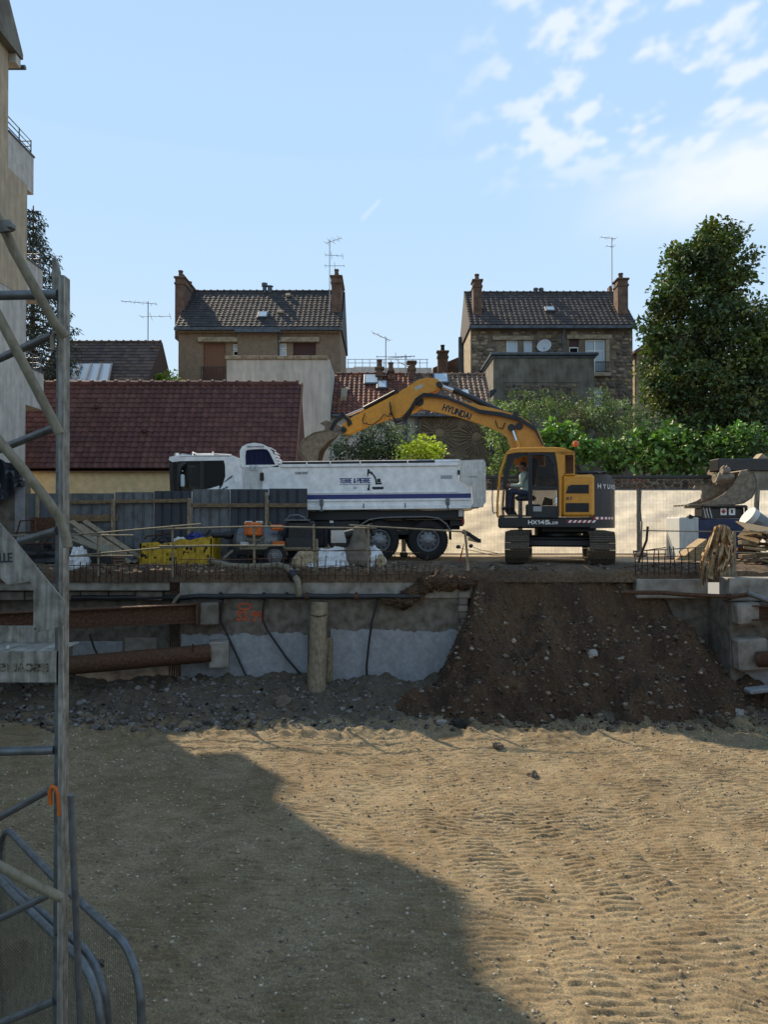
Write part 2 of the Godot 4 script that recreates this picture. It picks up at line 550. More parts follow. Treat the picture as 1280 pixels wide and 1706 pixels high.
# ---------------------------------------------------------------- sky: air and clouds only
func sky_material() -> PanoramaSkyMaterial:
	var w := 2048
	var h := 1024
	var f := FastNoiseLite.new()
	f.seed = 21
	f.frequency = 1.0
	f.fractal_octaves = 5
	f.fractal_gain = 0.55
	var g := FastNoiseLite.new()
	g.seed = 4
	g.frequency = 1.0
	g.fractal_octaves = 3
	var data := PackedFloat32Array()
	data.resize(w * h * 3)
	var k := 0
	for j in h:
		var el := (0.5 - (j + 0.5) / h) * PI
		var e := rad_to_deg(el)
		var t := clampf(e / 90.0, 0.0, 1.0)
		var hz := Color(0.465, 0.58, 0.675)
		var mid := Color(0.345, 0.495, 0.67)
		var top := Color(0.165, 0.30, 0.54)
		var base := hz.lerp(mid, smoothstep(0.0, 0.3, t)) if t < 0.3 else mid.lerp(top, smoothstep(0.2, 1.0, t))
		if e < 0.0: base = Color(0.34, 0.31, 0.26).lerp(hz, clampf(1.0 + e / 3.0, 0.0, 1.0))
		for i in w:
			var az := (i + 0.5) / w * 360.0
			if az > 180.0: az -= 360.0
			var r := base.r
			var gg := base.g
			var b := base.b
			if e > 1.0 and e < 80.0:
				var side := 1.0 - smoothstep(150.0, 178.0, absf(az))
				var mask := smoothstep(3.0, 14.0, az) * side
				if mask > 0.0:
					# clouds lie on a sheet overhead: spread them in the sheet's plane
					var q := 1.0 / maxf(sin(el), 0.08)
					var sx := sin(deg_to_rad(az)) * cos(el) * q
					var sz := cos(deg_to_rad(az)) * cos(el) * q
					var field := g.get_noise_2d(sx * 2.2 + 0.3, sz * 1.7 + 3.7)
					var fl := f.get_noise_3d(sx * 8.5 + sz * 2.4, sz * 6.5 - sx * 1.5, 1.0)
					var up := smoothstep(23.0, 28.0, e)
					var cu := smoothstep(0.10, 0.62, fl * 1.15 + field * 0.75 + 0.14) * mask * up
					# a long low veil
					var veil := f.get_noise_2d(sx * 1.1, sz * 0.55 + 9.0) * 0.75 + 0.42
					var band := exp(-pow((e - 23.6 + (az - 22.0) * 0.05) / 2.9, 2.0)) * smoothstep(9.0, 25.0, az) * side
					var ve := clampf(veil * band * 1.15, 0.0, 0.9)
					var a := clampf(cu * 0.7 + ve, 0.0, 0.9)
					r = lerpf(r, 0.63, a); gg = lerpf(gg, 0.66, a); b = lerpf(b, 0.69, a)
			data[k] = r; data[k + 1] = gg; data[k + 2] = b
			k += 3
	# a short vapour trail
	for s in 90:
		var q2 := s / 89.0
		var px := lerpf(603.0, 633.0, q2)
		var py := lerpf(363.0, 331.0, q2)
		var az2 := rad_to_deg(atan((px - 640.0) / FOCAL))
		var el2 := rad_to_deg(atan((867.0 - py) / FOCAL))
		var ii := int(fposmod(az2 / 360.0, 1.0) * w)
		var jj := int((0.5 - el2 / 180.0) * h)
		var kk := (jj * w + ii) * 3
		data[kk] = lerpf(data[kk], 0.62, 0.06); data[kk + 1] = lerpf(data[kk + 1], 0.67, 0.06); data[kk + 2] = lerpf(data[kk + 2], 0.72, 0.06)
	var im := Image.create_from_data(w, h, false, Image.FORMAT_RGBF, data.to_byte_array())
	var m := PanoramaSkyMaterial.new()
	m.panorama = ImageTexture.create_from_image(im)
	return m

# ---------------------------------------------------------------- terrain
func steps(list: Array) -> PackedFloat32Array:   # [from, to, step] runs
	var o := PackedFloat32Array()
	for r in list:
		var k := maxi(1, int(round((r[1] - r[0]) / r[2])))
		for i in k: o.append(lerpf(r[0], r[1], float(i) / k))
	o.append(list[-1][1])
	return o

func field(xs: PackedFloat32Array, ds: PackedFloat32Array, hf: Callable, cf: Callable) -> ArrayMesh:
	var v := PackedVector3Array()
	var c := PackedColorArray()
	var idx := PackedInt32Array()
	var w := xs.size()
	for d in ds:
		for x in xs:
			var h: float = hf.call(x, d)
			v.append(Vector3(x, h, -d)); c.append(cf.call(x, d, h))
	var n := PackedVector3Array()
	n.resize(v.size())
	for j in ds.size():
		for i in w:
			var a := v[j * w + mini(i + 1, w - 1)] - v[j * w + maxi(i - 1, 0)]
			var b := v[mini(j + 1, ds.size() - 1) * w + i] - v[maxi(j - 1, 0) * w + i]
			n[j * w + i] = a.cross(b).normalized()
	for j in ds.size() - 1:
		for i in w - 1:
			var p := j * w + i
			idx.append_array([p, p + w, p + 1, p + 1, p + w, p + w + 1])
	var a2 := []
	a2.resize(Mesh.ARRAY_MAX)
	a2[Mesh.ARRAY_VERTEX] = v
	a2[Mesh.ARRAY_NORMAL] = n
	a2[Mesh.ARRAY_COLOR] = c
	a2[Mesh.ARRAY_INDEX] = idx
	var m := ArrayMesh.new()
	m.add_surface_from_arrays(Mesh.PRIMITIVE_TRIANGLES, a2)
	return m

func sheet(called: String, mesh: Mesh, m: Material) -> MeshInstance3D:
	var o := MeshInstance3D.new()
	o.mesh = mesh
	o.material_override = m
	o.name = numbered(self, called)
	add_child(o, true)
	o.set_meta("kind", "structure")
	return o

func hash1(k: int) -> float: return fposmod(sin(k * 127.1 + 3.3) * 43758.55, 1.0)

func floor_h(x: float, d: float) -> float:
	var wob := noise.get_noise_2d(x * 0.35, d * 0.35)
	var h := 0.05 * wob + 0.02 * noise.get_noise_2d(x * 1.3 + 9.0, d * 1.3) + 0.012 * noise.get_noise_2d(x * 6.0, d * 6.0 + 4.0)
	# prints of crawler tracks: bands of cross ridges
	var lane := (x * 0.93 + d * 0.42 + 0.5 * wob) / 0.62
	var li := int(floor(lane))
	var fr: float = lane - floor(lane)
	var tilt := (hash1(li) - 0.5) * 0.32 - 0.06
	var ph := (d + x * tilt + 0.10 * noise.get_noise_2d(x * 0.9 + li * 3.0, d * 0.9) + 0.012 * noise.get_noise_2d(x * 3.0, d * 5.0)) / 0.098 + hash1(li + 50)
	var tr := absf(fposmod(ph, 1.0) - 0.5) * 2.0
	var s := smoothstep(0.12, 0.5, tr) * 2.0 - 1.0
	var patch := 0.45 + 0.55 * smoothstep(-0.5, 0.1, noise.get_noise_2d(x * 1.1 + li * 7.0, d * 0.9 + 20.0))
	var far := 1.0 - smoothstep(13.2, 14.2, d)
	var edge := smoothstep(0.0, 0.1, fr) * smoothstep(1.0, 0.9, fr)
	h += (0.0175 * s * (0.7 + 0.6 * absf(noise.get_noise_2d(x * 3.1 + 7.0, d * 6.0))) * edge * patch * (0.6 + 0.4 * hash1(li + 9)) - 0.012 * (1.0 - edge)) * far
	# the churned, heaped soil along the foot of the wall
	var lump := 0.35 + 0.5 * noise.get_noise_2d(x * 1.9 + 5.0, d * 1.9) + 0.3 * noise.get_noise_2d(x * 4.3, d * 4.3 + 8.0) + 0.14 * noise.get_noise_2d(x * 8.0, d * 8.0)
	var rim := exp(-pow((d - 14.1 - 0.25 * noise.get_noise_2d(x * 0.7, 2.0)) / 0.45, 2.0))
	h += rim * (0.05 + 0.14 * lump)
	var rise := smoothstep(14.3, 16.6, d - 0.3 * noise.get_noise_2d(x * 0.6, d * 0.6))
	h += rise * (0.45 + 0.12 * noise.get_noise_2d(x * 0.7 + 3.0, 1.0)) + smoothstep(13.9, 14.6, d) * 0.16 * lump
	return h

func floor_c(x: float, d: float, h: float) -> Color:
	var a := L("#c8b48d")
	var b := L("#ac956e")
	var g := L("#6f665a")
	var p := 0.5 + 0.5 * noise.get_noise_2d(x * 0.55 + 30.0, d * 0.4)
	p = clampf(p + 0.5 * noise.get_noise_2d(x * 2.0, d * 3.0 + 11.0), 0.0, 1.0)
	var col := a.lerp(b, p)
	var soil := smoothstep(14.1, 14.9, d + 0.5 * noise.get_noise_2d(x * 1.1, d * 1.1 + 40.0))  # greyer soil by the wall, with the shade there painted into its colour
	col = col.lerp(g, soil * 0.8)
	var gr := 0.9 + 0.22 * noise.get_noise_2d(x * 17.0, d * 17.0)
	return Color(col.r * gr, col.g * gr, col.b * gr)

func heap_h(x: float, d: float) -> float:
	# a bank of tipped earth from the yard's edge down into the pit
	var n1 := noise.get_noise_2d(x * 0.9 + 60.0, d * 0.9)
	var n2 := noise.get_noise_2d(x * 2.6 + 60.0, d * 2.6)
	var n3 := noise.get_noise_2d(x * 7.0, d * 7.0 + 60.0)
	var n4 := noise.get_noise_2d(x * 16.0, d * 16.0 + 90.0)
	var wob := 0.35 * noise.get_noise_2d(x * 0.4, d * 0.55 + 33.0)
	var dx := maxf(0.0, maxf(2.15 - x, (x - 5.8 - wob) * 0.62))
	if x < 2.15: dx *= lerpf(0.85, 2.2, smoothstep(15.2, 16.3, d))
	var dd := maxf(0.0, 16.8 - d + wob * 0.5)
	var sd := sqrt(dx * dx * 0.95 + dd * dd)
	var h := 3.0 - 2.1 * minf(sd, 0.45) - 1.04 * maxf(0.0, sd - 0.45)
	h += 0.26 * n1 * smoothstep(0.0, 0.6, sd) + 0.11 * n2 + 0.055 * n3 + 0.026 * n4
	# a slumped gully near the middle and a toe that runs out to the left
	var gul := exp(-pow((x - 4.6) / 0.35, 2.0)) * smoothstep(0.3, 1.2, sd) * 0.22
	h -= gul
	var toe := 0.95 - 0.62 * sqrt(pow((x - 2.4) * 0.62, 2.0) + pow((d - 16.4) * 0.85, 2.0)) + 0.06 * n2 + 0.03 * n3
	h = maxf(h, toe)
	h = maxf(h, -0.25 + 0.12 * n2)
	return minf(h, 3.10 + 0.05 * n2 + 0.03 * n3)

func heap_c(x: float, d: float, h: float) -> Color:
	var a := L("#80664a")
	var b := L("#6a533b")
	var p := clampf(0.5 + 0.6 * noise.get_noise_2d(x * 0.8 + 5.0, d * 0.8) + 0.4 * noise.get_noise_2d(x * 4.0, d * 4.0), 0.0, 1.0)
	var col := a.lerp(b, p)
	var damp := smoothstep(0.2, 0.5, noise.get_noise_2d(x * 0.9 + 17.0, d * 1.3))
	col = col.lerp(L("#5a4636"), damp * 0.8)
	var gr := 0.95 + 0.28 * noise.get_noise_2d(x * 15.0, d * 15.0 + h * 9.0)
	return Color(col.r * gr, col.g * gr, col.b * gr)

func yard_h(x: float, d: float) -> float:
	if d < 16.635: return 2.75      # the soil breaks off at the wall's edge
	var near := 1.0 - smoothstep(17.4, 19.2, d)
	var lip := 1.0 - smoothstep(16.66, 16.98, d + 0.1 * noise.get_noise_2d(x * 2.2, 8.0))
	return UP_Y - 0.02 - 0.10 * lip + near * (0.05 * noise.get_noise_2d(x * 1.7, d * 1.7) + 0.05 * absf(noise.get_noise_2d(x * 4.5, d * 4.5)) - 0.02) + 0.006 * noise.get_noise_2d(x * 3.0, d * 3.0)

func yard_c(x: float, d: float, _h: float) -> Color:
	var p := clampf(0.5 + 0.7 * noise.get_noise_2d(x * 0.7, d * 0.7 + 70.0), 0.0, 1.0)
	var pale := L("#c8bba2").lerp(L("#b0a28a"), p)
	var dirt := L("#86735c").lerp(L("#6b5c4c"), p)
	var nr := 1.0 - smoothstep(18.4, 19.6, d + 0.6 * noise.get_noise_2d(x * 1.2, 5.0))
	return pale.lerp(dirt, nr)

func terrain() -> void:
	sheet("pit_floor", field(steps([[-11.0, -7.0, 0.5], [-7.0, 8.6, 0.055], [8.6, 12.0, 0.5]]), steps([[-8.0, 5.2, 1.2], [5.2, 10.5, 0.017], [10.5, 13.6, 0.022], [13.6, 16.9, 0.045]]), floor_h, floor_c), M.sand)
	sheet("earth_ramp", field(steps([[-1.2, 9.0, 0.045]]), steps([[13.6, 17.3, 0.035]]), heap_h, heap_c), M.earth)
	sheet("yard_ground", field(steps([[-400.0, -12.0, 60.0], [-12.0, 12.0, 0.12], [12.0, 400.0, 60.0]]), steps([[16.63, 16.66, 0.03], [16.66, 19.2, 0.05], [19.2, 30.0, 0.6], [30.0, 700.0, 90.0]]), yard_h, yard_c), M.asphalt_dust)
	# ground to both sides of the pit and behind it
	var b := B.new()
	b.col = L("#96886f")
	b.span(Vector3(-400, 2.0, 400), Vector3(-10.89, UP_Y - 0.02, -16.94))
	b.span(Vector3(11.89, 2.0, 400), Vector3(400, UP_Y - 0.02, -16.94))
	b.span(Vector3(-10.89, 2.0, 400), Vector3(11.89, UP_Y - 0.02, 7.88))
	struct("surrounding_ground", b, M.asphalt_dust)

# ---------------------------------------------------------------- concrete walls of the pit
func ragged(x0: float, x1: float, y0: float, y1: float, amp: float, k: int) -> PackedVector2Array:
	var p := PackedVector2Array([Vector2(x0, y0), Vector2(x1, y0)])
	for i in k + 1:
		var x := lerpf(x1, x0, float(i) / k)
		p.append(Vector2(x, y1 + amp * (noise.get_noise_2d(x * 2.0, y1 * 3.0) + 0.7 * noise.get_noise_2d(x * 9.0, y1))))
	return p

func pit_walls() -> void:
	var D := 16.7
	var w := thing("retaining_wall", "long grey concrete pit wall below the truck with pale lower band", "wall", Vector3(X(530, D), 0.0, -D))
	var b := B.new()
	b.span(Vector3(X(299, D), -0.3, -D), Vector3(X(778, D), 2.385, -D - 0.3))
	part("wall_panel", b, M.concrete_rough, w)
	# lower pours, a little proud, with a ragged upper edge
	for s in [[303, 513, 1056], [551, 765, 1050]]:
		b = B.new()
		b.prism(ragged(X(s[0], D), X(s[1], D), 0.42, Y(s[2], D), 0.05, 40), Vector3(0, 0, -D + 0.035), Vector3.RIGHT, Vector3.UP, Vector3(0, 0, -0.03))
		part("lower_band", b, M.concrete_pale, w)
	for s in [[300, 503, 962, 992], [504, 700, 962, 994], [702, 792, 962, 996]]:
		b = B.new()
		b.span(Vector3(X(s[0], D), Y(s[3], D), -D + 0.05), Vector3(X(s[1], D), Y(s[2], D), -D - 0.3), 0.012)
		part("capping_beam", b, M.concrete, w)
	b = B.new()
	b.span(Vector3(X(549, D), 0.3, -D + 0.09), Vector3(X(555, D), Y(1062, D), -D + 0.03), 0.01)
	part("edge_form", b, M.wood_v, w)
	# a stone-faced stub between the wall and the tipped earth
	b = B.new()
	for k in 11:
		b.col = L("#8c8478").lerp(L("#70675a"), rf(0, 1))
		var yy := lerpf(Y(1110, D), Y(985, D), (k + 0.5) / 11.0)
		b.box(Vector3(X(773 + rf(-2, 2), D), yy, -D + 0.02), Vector3(rf(0.2, 0.3), 0.17, 0.24), Basis(Vector3.UP, rf(-0.15, 0.15)), 0.04)
	part("stone_stub", b, M.rubble, w)
	# sprayed level mark
	b = B.new()
	var zf := -D + 0.012
	var strokes := []
	var ov := []
	for i in 15:
		var an := TAU * i / 14.0
		ov.append(P(408 + 10 * cos(an), 1010 - 5 * sin(an), D))
	strokes.append(ov)
	for g in [[394, "3"], [404, "3"], [419, "9"], [429, "9"]]:
		var q := []
		var gx: float = g[0]
		if g[1] == "3": q = [[0, 2], [5, 0], [8, 3], [3, 7], [8, 10], [5, 15], [0, 13]]
		else: q = [[8, 3], [4, 0], [0, 4], [4, 8], [8, 4], [8, 10], [4, 17]]
		var l := []
		for e in q: l.append(P(gx + e[0], 1018 + e[1], D))
		strokes.append(l)
	strokes.append([P(414, 1031, D), P(416, 1032, D)])
	for l in strokes:
		for i in l.size() - 1:
			var p0 := Vector3(l[i].x, l[i].y, zf)
			var p1 := Vector3(l[i + 1].x, l[i + 1].y, zf)
			b.bar(p0, p1, 0.035, 0.006, Vector3.BACK)
	part("sprayed_level_mark", b, M.spray, w)

	# the older, darker wall to the left, set back a little
	var D2 := 17.1
	var o := thing("retaining_wall", "dark old block wall at the pit's left end behind the rusty struts", "wall", Vector3(X(150, D2), 0.0, -D2))
	b = B.new()
	b.span(Vector3(-10.6, -0.3, -D2), Vector3(X(298, D), Y(1000, D2), -D2 - 0.3), 0.01)
	part("wall_panel", b, M.concrete_rough, o)
	b = B.new()
	b.span(Vector3(-10.6, Y(984, D), -D + 0.02), Vector3(X(283, D), Y(966, D), -D - 0.5), 0.02)
	part("capping_beam", b, M.concrete, o)
	b = B.new()
	for k in 9:
		var x0 := -10.5 + k * 0.66
		b.span(Vector3(x0, Y(1001, D), -D - 0.12 + rf(-0.03, 0.03)), Vector3(x0 + 0.63, Y(986, D), -D - 0.5), 0.02)
	part("block_course", b, M.concrete_rough, o)
	b = B.new(); b.span(Vector3(-10.6, 2.2, -D2 - 0.13), Vector3(X(304, D), 2.95, -D2 - 0.45))
	part("backing_wall", b, M.concrete_rough, o)
	for s in [[122, 1068, 205, 1098], [0, 1075, 92, 1112], [208, 1062, 262, 1100]]:
		b = B.new()
		b.span(P(s[0], s[3], D2) + Vector3(0, 0, 0.03), P(s[2], s[1], D2) + Vector3(0, 0, -0.1), 0.015)
		part("block_face", b, M.concrete_pale if s[0] != 208 else M.concrete, o)
	# vertical bars left standing in the gap between the two walls
	for k in 5:
		b = B.new()
		b.tube([P(283 + k * 4, 1140, D), P(285 + k * 3.5, 1030, D), P(288 + k * 3, 920 + 7 * k, D - 0.05)], 0.014, 6)
		part("rebar", b, M.rebar, o)

	# right-hand wall: steps forward towards the camera
	var D3 := 15.75
	var r := thing("retaining_wall", "stepped grey concrete wall right of the earth ramp with two anchor blocks", "wall", Vector3(X(1250, D3), 0.0, -D3))
	b = B.new()
	b.span(Vector3(X(1217, D3), -0.3, -D3), Vector3(11.6, 2.4, -D3 - 1.3), 0.015)
	part("wall_panel", b, M.concrete_rough, r)
	b = B.new()
	b.span(Vector3(X(1213, D3), 2.42, -D3 + 0.06), Vector3(11.6, Y(963, D3), -D3 - 0.42), 0.015)
	part("capping_beam", b, M.concrete, r)
	b = B.new()
	b.prism(ragged(X(1240, D3), 11.0, 0.3, Y(1098, D3), 0.05, 20), Vector3(0, 0, -D3 + 0.03), Vector3.RIGHT, Vector3.UP, Vector3(0, 0, -0.028))
	part("lower_band", b, M.concrete_pale, r)
	for s in [[1218, 1002, 1256, 1038], [1219, 1060, 1268, 1113]]:
		b = B.new()
		b.box((P(s[0], s[1], D3) + P(s[2], s[3], D3)) * 0.5 + Vector3(0, 0, 0.16), Vector3((s[2] - s[0]) / FOCAL * D3, (s[3] - s[1]) / FOCAL * D3, 0.36), Basis(Vector3.BACK, 0.05), 0.05)
		part("anchor_block", b, M.concrete, r)
	# the wall that runs behind the ramp
	var q2 := thing("retaining_wall", "short piece of capping beam half buried above the earth ramp's right side", "wall", Vector3(6.6, 2.3, -16.7))
	b = B.new()
	b.span(Vector3(2.0, -0.2, -16.86), Vector3(7.95, 2.36, -17.2), 0.01)
	part("wall_panel", b, M.concrete_rough, q2)
	b = B.new()
	b.span(Vector3(5.9, 2.38, -16.58), Vector3(7.58, 2.83, -16.94), 0.02)
	part("capping_beam", b, M.concrete, q2)
	# sides of the pit out of view to left, right and behind
	var s1 := B.new()
	s1.span(Vector3(-10.6, -0.3, 7.6), Vector3(-10.9, UP_Y - 0.03, -17.1))
	s1.span(Vector3(11.6, -0.3, 7.6), Vector3(11.9, UP_Y - 0.03, -17.0))
	s1.span(Vector3(-10.6, -0.3, 7.6), Vector3(11.6, UP_Y - 0.03, 7.9))
	struct("pit_sides", s1, M.concrete_rough)

# ---------------------------------------------------------------- buildings
func apartment() -> void:
	var a := thing("apartment_building", "tall beige apartment block at the left edge with white balconies", "building", Vector3(-11.0, UP_Y, -21.7))
	var b := B.new()
	b.span(Vector3(-24.0, UP_Y - 0.1, -8.0), Vector3(-11.0, 11.0, -21.7))
	part("lower_wall", b, M.pale_wall, a)
	b = B.new()
	b.span(Vector3(-24.0, 11.0, -8.0), Vector3(-10.985, 14.5, -21.7))
	part("upper_wall", b, M.tan_wall, a)
	b = B.new()
	b.span(Vector3(-24.0, 14.5, -8.0), Vector3(-11.0, 17.9, -20.6))
	part("attic_wall", b, M.tan_wall, a)
	b = B.new()   # steep roof, its eave towards the street behind
	b.prism(PackedVector2Array([Vector2(20.95, 17.9), Vector2(20.95, 18.05), Vector2(17.3, 23.0), Vector2(9.0, 23.0), Vector2(7.7, 18.05), Vector2(7.7, 17.9)]), Vector3(-10.75, 0, 0), Vector3(0, 0, -1), Vector3.UP, Vector3(-13.5, 0, 0))
	var rf_ := part("roof", b, M.grey_render, a)
	b = B.new()
	b.span(Vector3(-24.0, 17.62, -20.62), Vector3(-10.8, 17.88, -20.9))
	part("cornice", b, M.white_render, rf_)
	b = B.new()
	b.tube([Vector3(-24, 17.72, -21.02), Vector3(-10.72, 17.72, -21.02)], 0.07, 8)
	part("gutter", b, M.zinc, rf_)
	for q in [[20.6, 22.12, 14.4, 15.57], [21.7, 22.75, 11.15, 12.25], [21.7, 22.85, 7.75, 8.93]]:
		b = B.new()
		b.span(Vector3(-22.0, q[2], -q[0] - 0.003), Vector3(-11.003, q[2] + 0.16, -q[1]))
		b.span(Vector3(-11.12, q[2] + 0.16, -q[0] - 0.003), Vector3(-11.003, q[3], -q[1]))
		b.span(Vector3(-22.0, q[2] + 0.16, -q[1] + 0.12), Vector3(-11.12, q[3], -q[1]))
		var ba := part("balcony", b, M.pale_wall, a)
		b = B.new()
		b.span(Vector3(-22.0, q[3], -q[1] + 0.14), Vector3(-10.97, q[3] + 0.05, -q[1] - 0.03))
		b.span(Vector3(-11.14, q[3], -q[0] - 0.003), Vector3(-10.97, q[3] + 0.05, -q[1] + 0.14))
		part("coping", b, M.zinc, ba)
		b = B.new()
		for k in 3:
			var yy: float = q[3] + 0.18 + k * 0.16
			b.tube([Vector3(-11.06, yy, -q[0] - 0.02), Vector3(-11.06, yy, -q[1] + 0.06), Vector3(-21.9, yy, -q[1] + 0.06)], 0.018, 6)
		for k in 3:
			var dd: float = lerpf(q[0] + 0.03, q[1] - 0.06, k / 2.0)
			b.tube([Vector3(-11.06, q[3], -dd), Vector3(-11.06, q[3] + 0.52, -dd)], 0.018, 6)
		part("railing", b, M.zinc, ba)
	# site corner beside it: a patched plaster wall with a dark sheet thrown over
	var g := thing("plaster_wall", "low patched plaster wall at the left edge beside the scaffold", "wall", P(15, 925, 19.6))
	b = B.new()
	b.span(Vector3(-11.4, UP_Y - 0.1, -19.6), Vector3(X(42, 19.6), Y(800, 19.6), -19.9), 0.02)
	part("masonry", b, M.concrete_rough, g)
	b = B.new()
	b.prism(ragged(X(40, 19.6) - 0.25, X(42, 19.6) - 0.01, Y(905, 19.6), Y(812, 19.6), 0.08, 8), Vector3(0, 0, -19.57), Vector3.RIGHT, Vector3.UP, Vector3(0, 0, -0.02))
	part("plaster_patch", b, M.concrete_pale, g)
	b = B.new()
	var rows := []
	for i in 9:
		var row := []
		for k in 7:
			var px := -22.0 + i * 7.5
			var py := 768.0 + k * (14.0 - i * 0.9) + 4.0 * sin(i * 1.7 + k)
			row.append(P(px, py, 19.35 + 0.1 * sin(i * 2.3 + k * 0.6)))
		rows.append(row)
	for i in 8:
		for k in 6:
			b.quad_o(rows[i][k], rows[i + 1][k], rows[i + 1][k + 1], rows[i][k + 1], Vector3.BACK)
	M.tarp_dark.cull_mode = BaseMaterial3D.CULL_DISABLED
	single("tarpaulin", b, M.tarp_dark, "dark plastic sheet hung over the plaster wall at the left edge", "tarpaulin", P(5, 840, 19.4))

func tile_mesh(w: float, l: float, hi: float, col: Color) -> ArrayMesh:   # a pantile: rolled edge and pan, with a thick lower end; x across, y out of the roof, z down the slope
	var b := B.new()
	b.col = col
	var us := [0.0, 0.16, 0.32, 0.5, 0.75, 1.02]
	var hs := [0.25, 0.9, 1.0, 0.35, 0.0, 0.2]
	var ll := l * 1.12
	for i in 5:
		var x0: float = us[i] * w
		var x1: float = us[i + 1] * w
		var y0: float = hs[i] * hi
		var y1: float = hs[i + 1] * hi
		var lift := 0.03
		b.quad_o(Vector3(x0, y0, -ll), Vector3(x1, y1, -ll), Vector3(x1, y1 + lift, 0), Vector3(x0, y0 + lift, 0), Vector3.UP)
		b.quad_o(Vector3(x0, y0 + lift, 0), Vector3(x1, y1 + lift, 0), Vector3(x1, y1 + lift - 0.035, 0), Vector3(x0, y0 + lift - 0.035, 0), Vector3.BACK)
	return to_mesh(b)

func tiled_roof(parent: Node, x0: float, x1: float, ye: float, de: float, yr: float, dr: float, tw: float, tl: float, cols: Array, single_rows := 0, hi := 0.05, called := "roof") -> MeshInstance3D:
	var rise := yr - ye
	var run := dr - de
	var len_ := sqrt(rise * rise + run * run)
	var up := Vector3(0, rise, -run) / len_
	var nrm := Vector3(0, run, rise) / len_
	var b := B.new()   # deck under the tiles, both slopes
	b.col = L(cols[0])
	b.prism(PackedVector2Array([Vector2(de, ye - 0.1), Vector2(de, ye), Vector2(dr, yr), Vector2(dr + run, ye), Vector2(dr + run, ye - 0.1)]), Vector3(x0, 0, 0), Vector3(0, 0, -1), Vector3.UP, Vector3(x1 - x0, 0, 0))
	var base := part(called, b, M.tile_red, parent)
	var nr := int(len_ / tl)
	var step := len_ / nr
	var nc := int((x1 - x0) / tw)
	var cw := (x1 - x0) / nc
	var meshes := []
	for h in cols: meshes.append(tile_mesh(cw, step, hi, L(h)))
	var basis := Basis(Vector3.RIGHT, nrm, -up)
	var all := B.new()
	for r in nr:
		for q in nc:
			var at := Vector3(x0 + q * cw, ye, -de) + up * (r * step - 0.03) + nrm * (0.012 + rf(0.0, 0.008))
			var k := rng.randi() % cols.size()
			var bs := basis.rotated(nrm, rf(-0.01, 0.01))
			if r < single_rows:
				piece("roof_tile", meshes[k], M.tile_red, base, Transform3D(bs, at))
			else:
				all.col = Color.WHITE
				var arr: Array = meshes[k].surface_get_arrays(0)
				var vv: PackedVector3Array = arr[Mesh.ARRAY_VERTEX]
				var nn: PackedVector3Array = arr[Mesh.ARRAY_NORMAL]
				for i in vv.size():
					all.v.append(bs * vv[i] + at); all.n.append(bs * nn[i])
				all.c.append_array(arr[Mesh.ARRAY_COLOR])
	var t := part("roof_tiles", all, M.tile_red, base)
	t.set_meta("kind", "stuff")
	b = B.new()
	for q in int((x1 - x0) / 0.42):   # ridge caps
		b.col = L(cols[rng.randi() % cols.size()])
		var xa := x0 + q * 0.42
		b.tube([Vector3(xa, yr + 0.02, -dr), Vector3(xa + 0.36, yr + 0.02, -dr), Vector3(xa + 0.37, yr + 0.03, -dr), Vector3(xa + 0.44, yr + 0.03, -dr)], [0.11, 0.10, 0.135, 0.135], 8)
	part("ridge_caps", b, M.tile_red, base)
	return base

func window(parent: Node, x0: float, x1: float, y0: float, y1: float, z: float, frame: Material, glass: Material, mull := 1, trans := 0) -> MeshInstance3D:
	var b := B.new()
	var t := 0.06
	b.span(Vector3(x0, y0, z), Vector3(x0 + t, y1, z - 0.07)); b.span(Vector3(x1 - t, y0, z), Vector3(x1, y1, z - 0.07))
	b.span(Vector3(x0 + t, y0, z), Vector3(x1 - t, y0 + t, z - 0.07)); b.span(Vector3(x0 + t, y1 - t, z), Vector3(x1 - t, y1, z - 0.07))
	for k in mull:
		var xm := lerpf(x0, x1, (k + 1.0) / (mull + 1))
		b.span(Vector3(xm - 0.04, y0 + t, z - 0.004), Vector3(xm + 0.04, y1 - t, z - 0.065))
	for k in trans:
		var ym := lerpf(y0, y1, (k + 1.0) / (trans + 1))
		b.span(Vector3(x0 + t, ym - 0.025, z - 0.008), Vector3(x1 - t, ym + 0.025, z - 0.06))
	var w := part("window", b, frame, parent)
	for k in mull + 1:
		b = B.new()
		b.span(Vector3(lerpf(x0, x1, k / (mull + 1.0)) + t, y0 + t, z - 0.03), Vector3(lerpf(x0, x1, (k + 1.0) / (mull + 1)) - t, y1 - t, z - 0.045))
		part("pane", b, glass, w)
	return w

func skylight(parent: Node, at: Vector3, w: float, l: float, up: Vector3, nrm: Vector3, glass: Material) -> void:
	var b := B.new()
	b.box(at + nrm * 0.1, Vector3(w, 0.14, l), Basis(Vector3.RIGHT, nrm, -up), 0.02)
	var s := part("skylight", b, M.zinc, parent)
	b = B.new()
	b.box(at + nrm * 0.175, Vector3(w - 0.16, 0.02, l - 0.16), Basis(Vector3.RIGHT, nrm, -up))
	part("pane", b, glass, s)

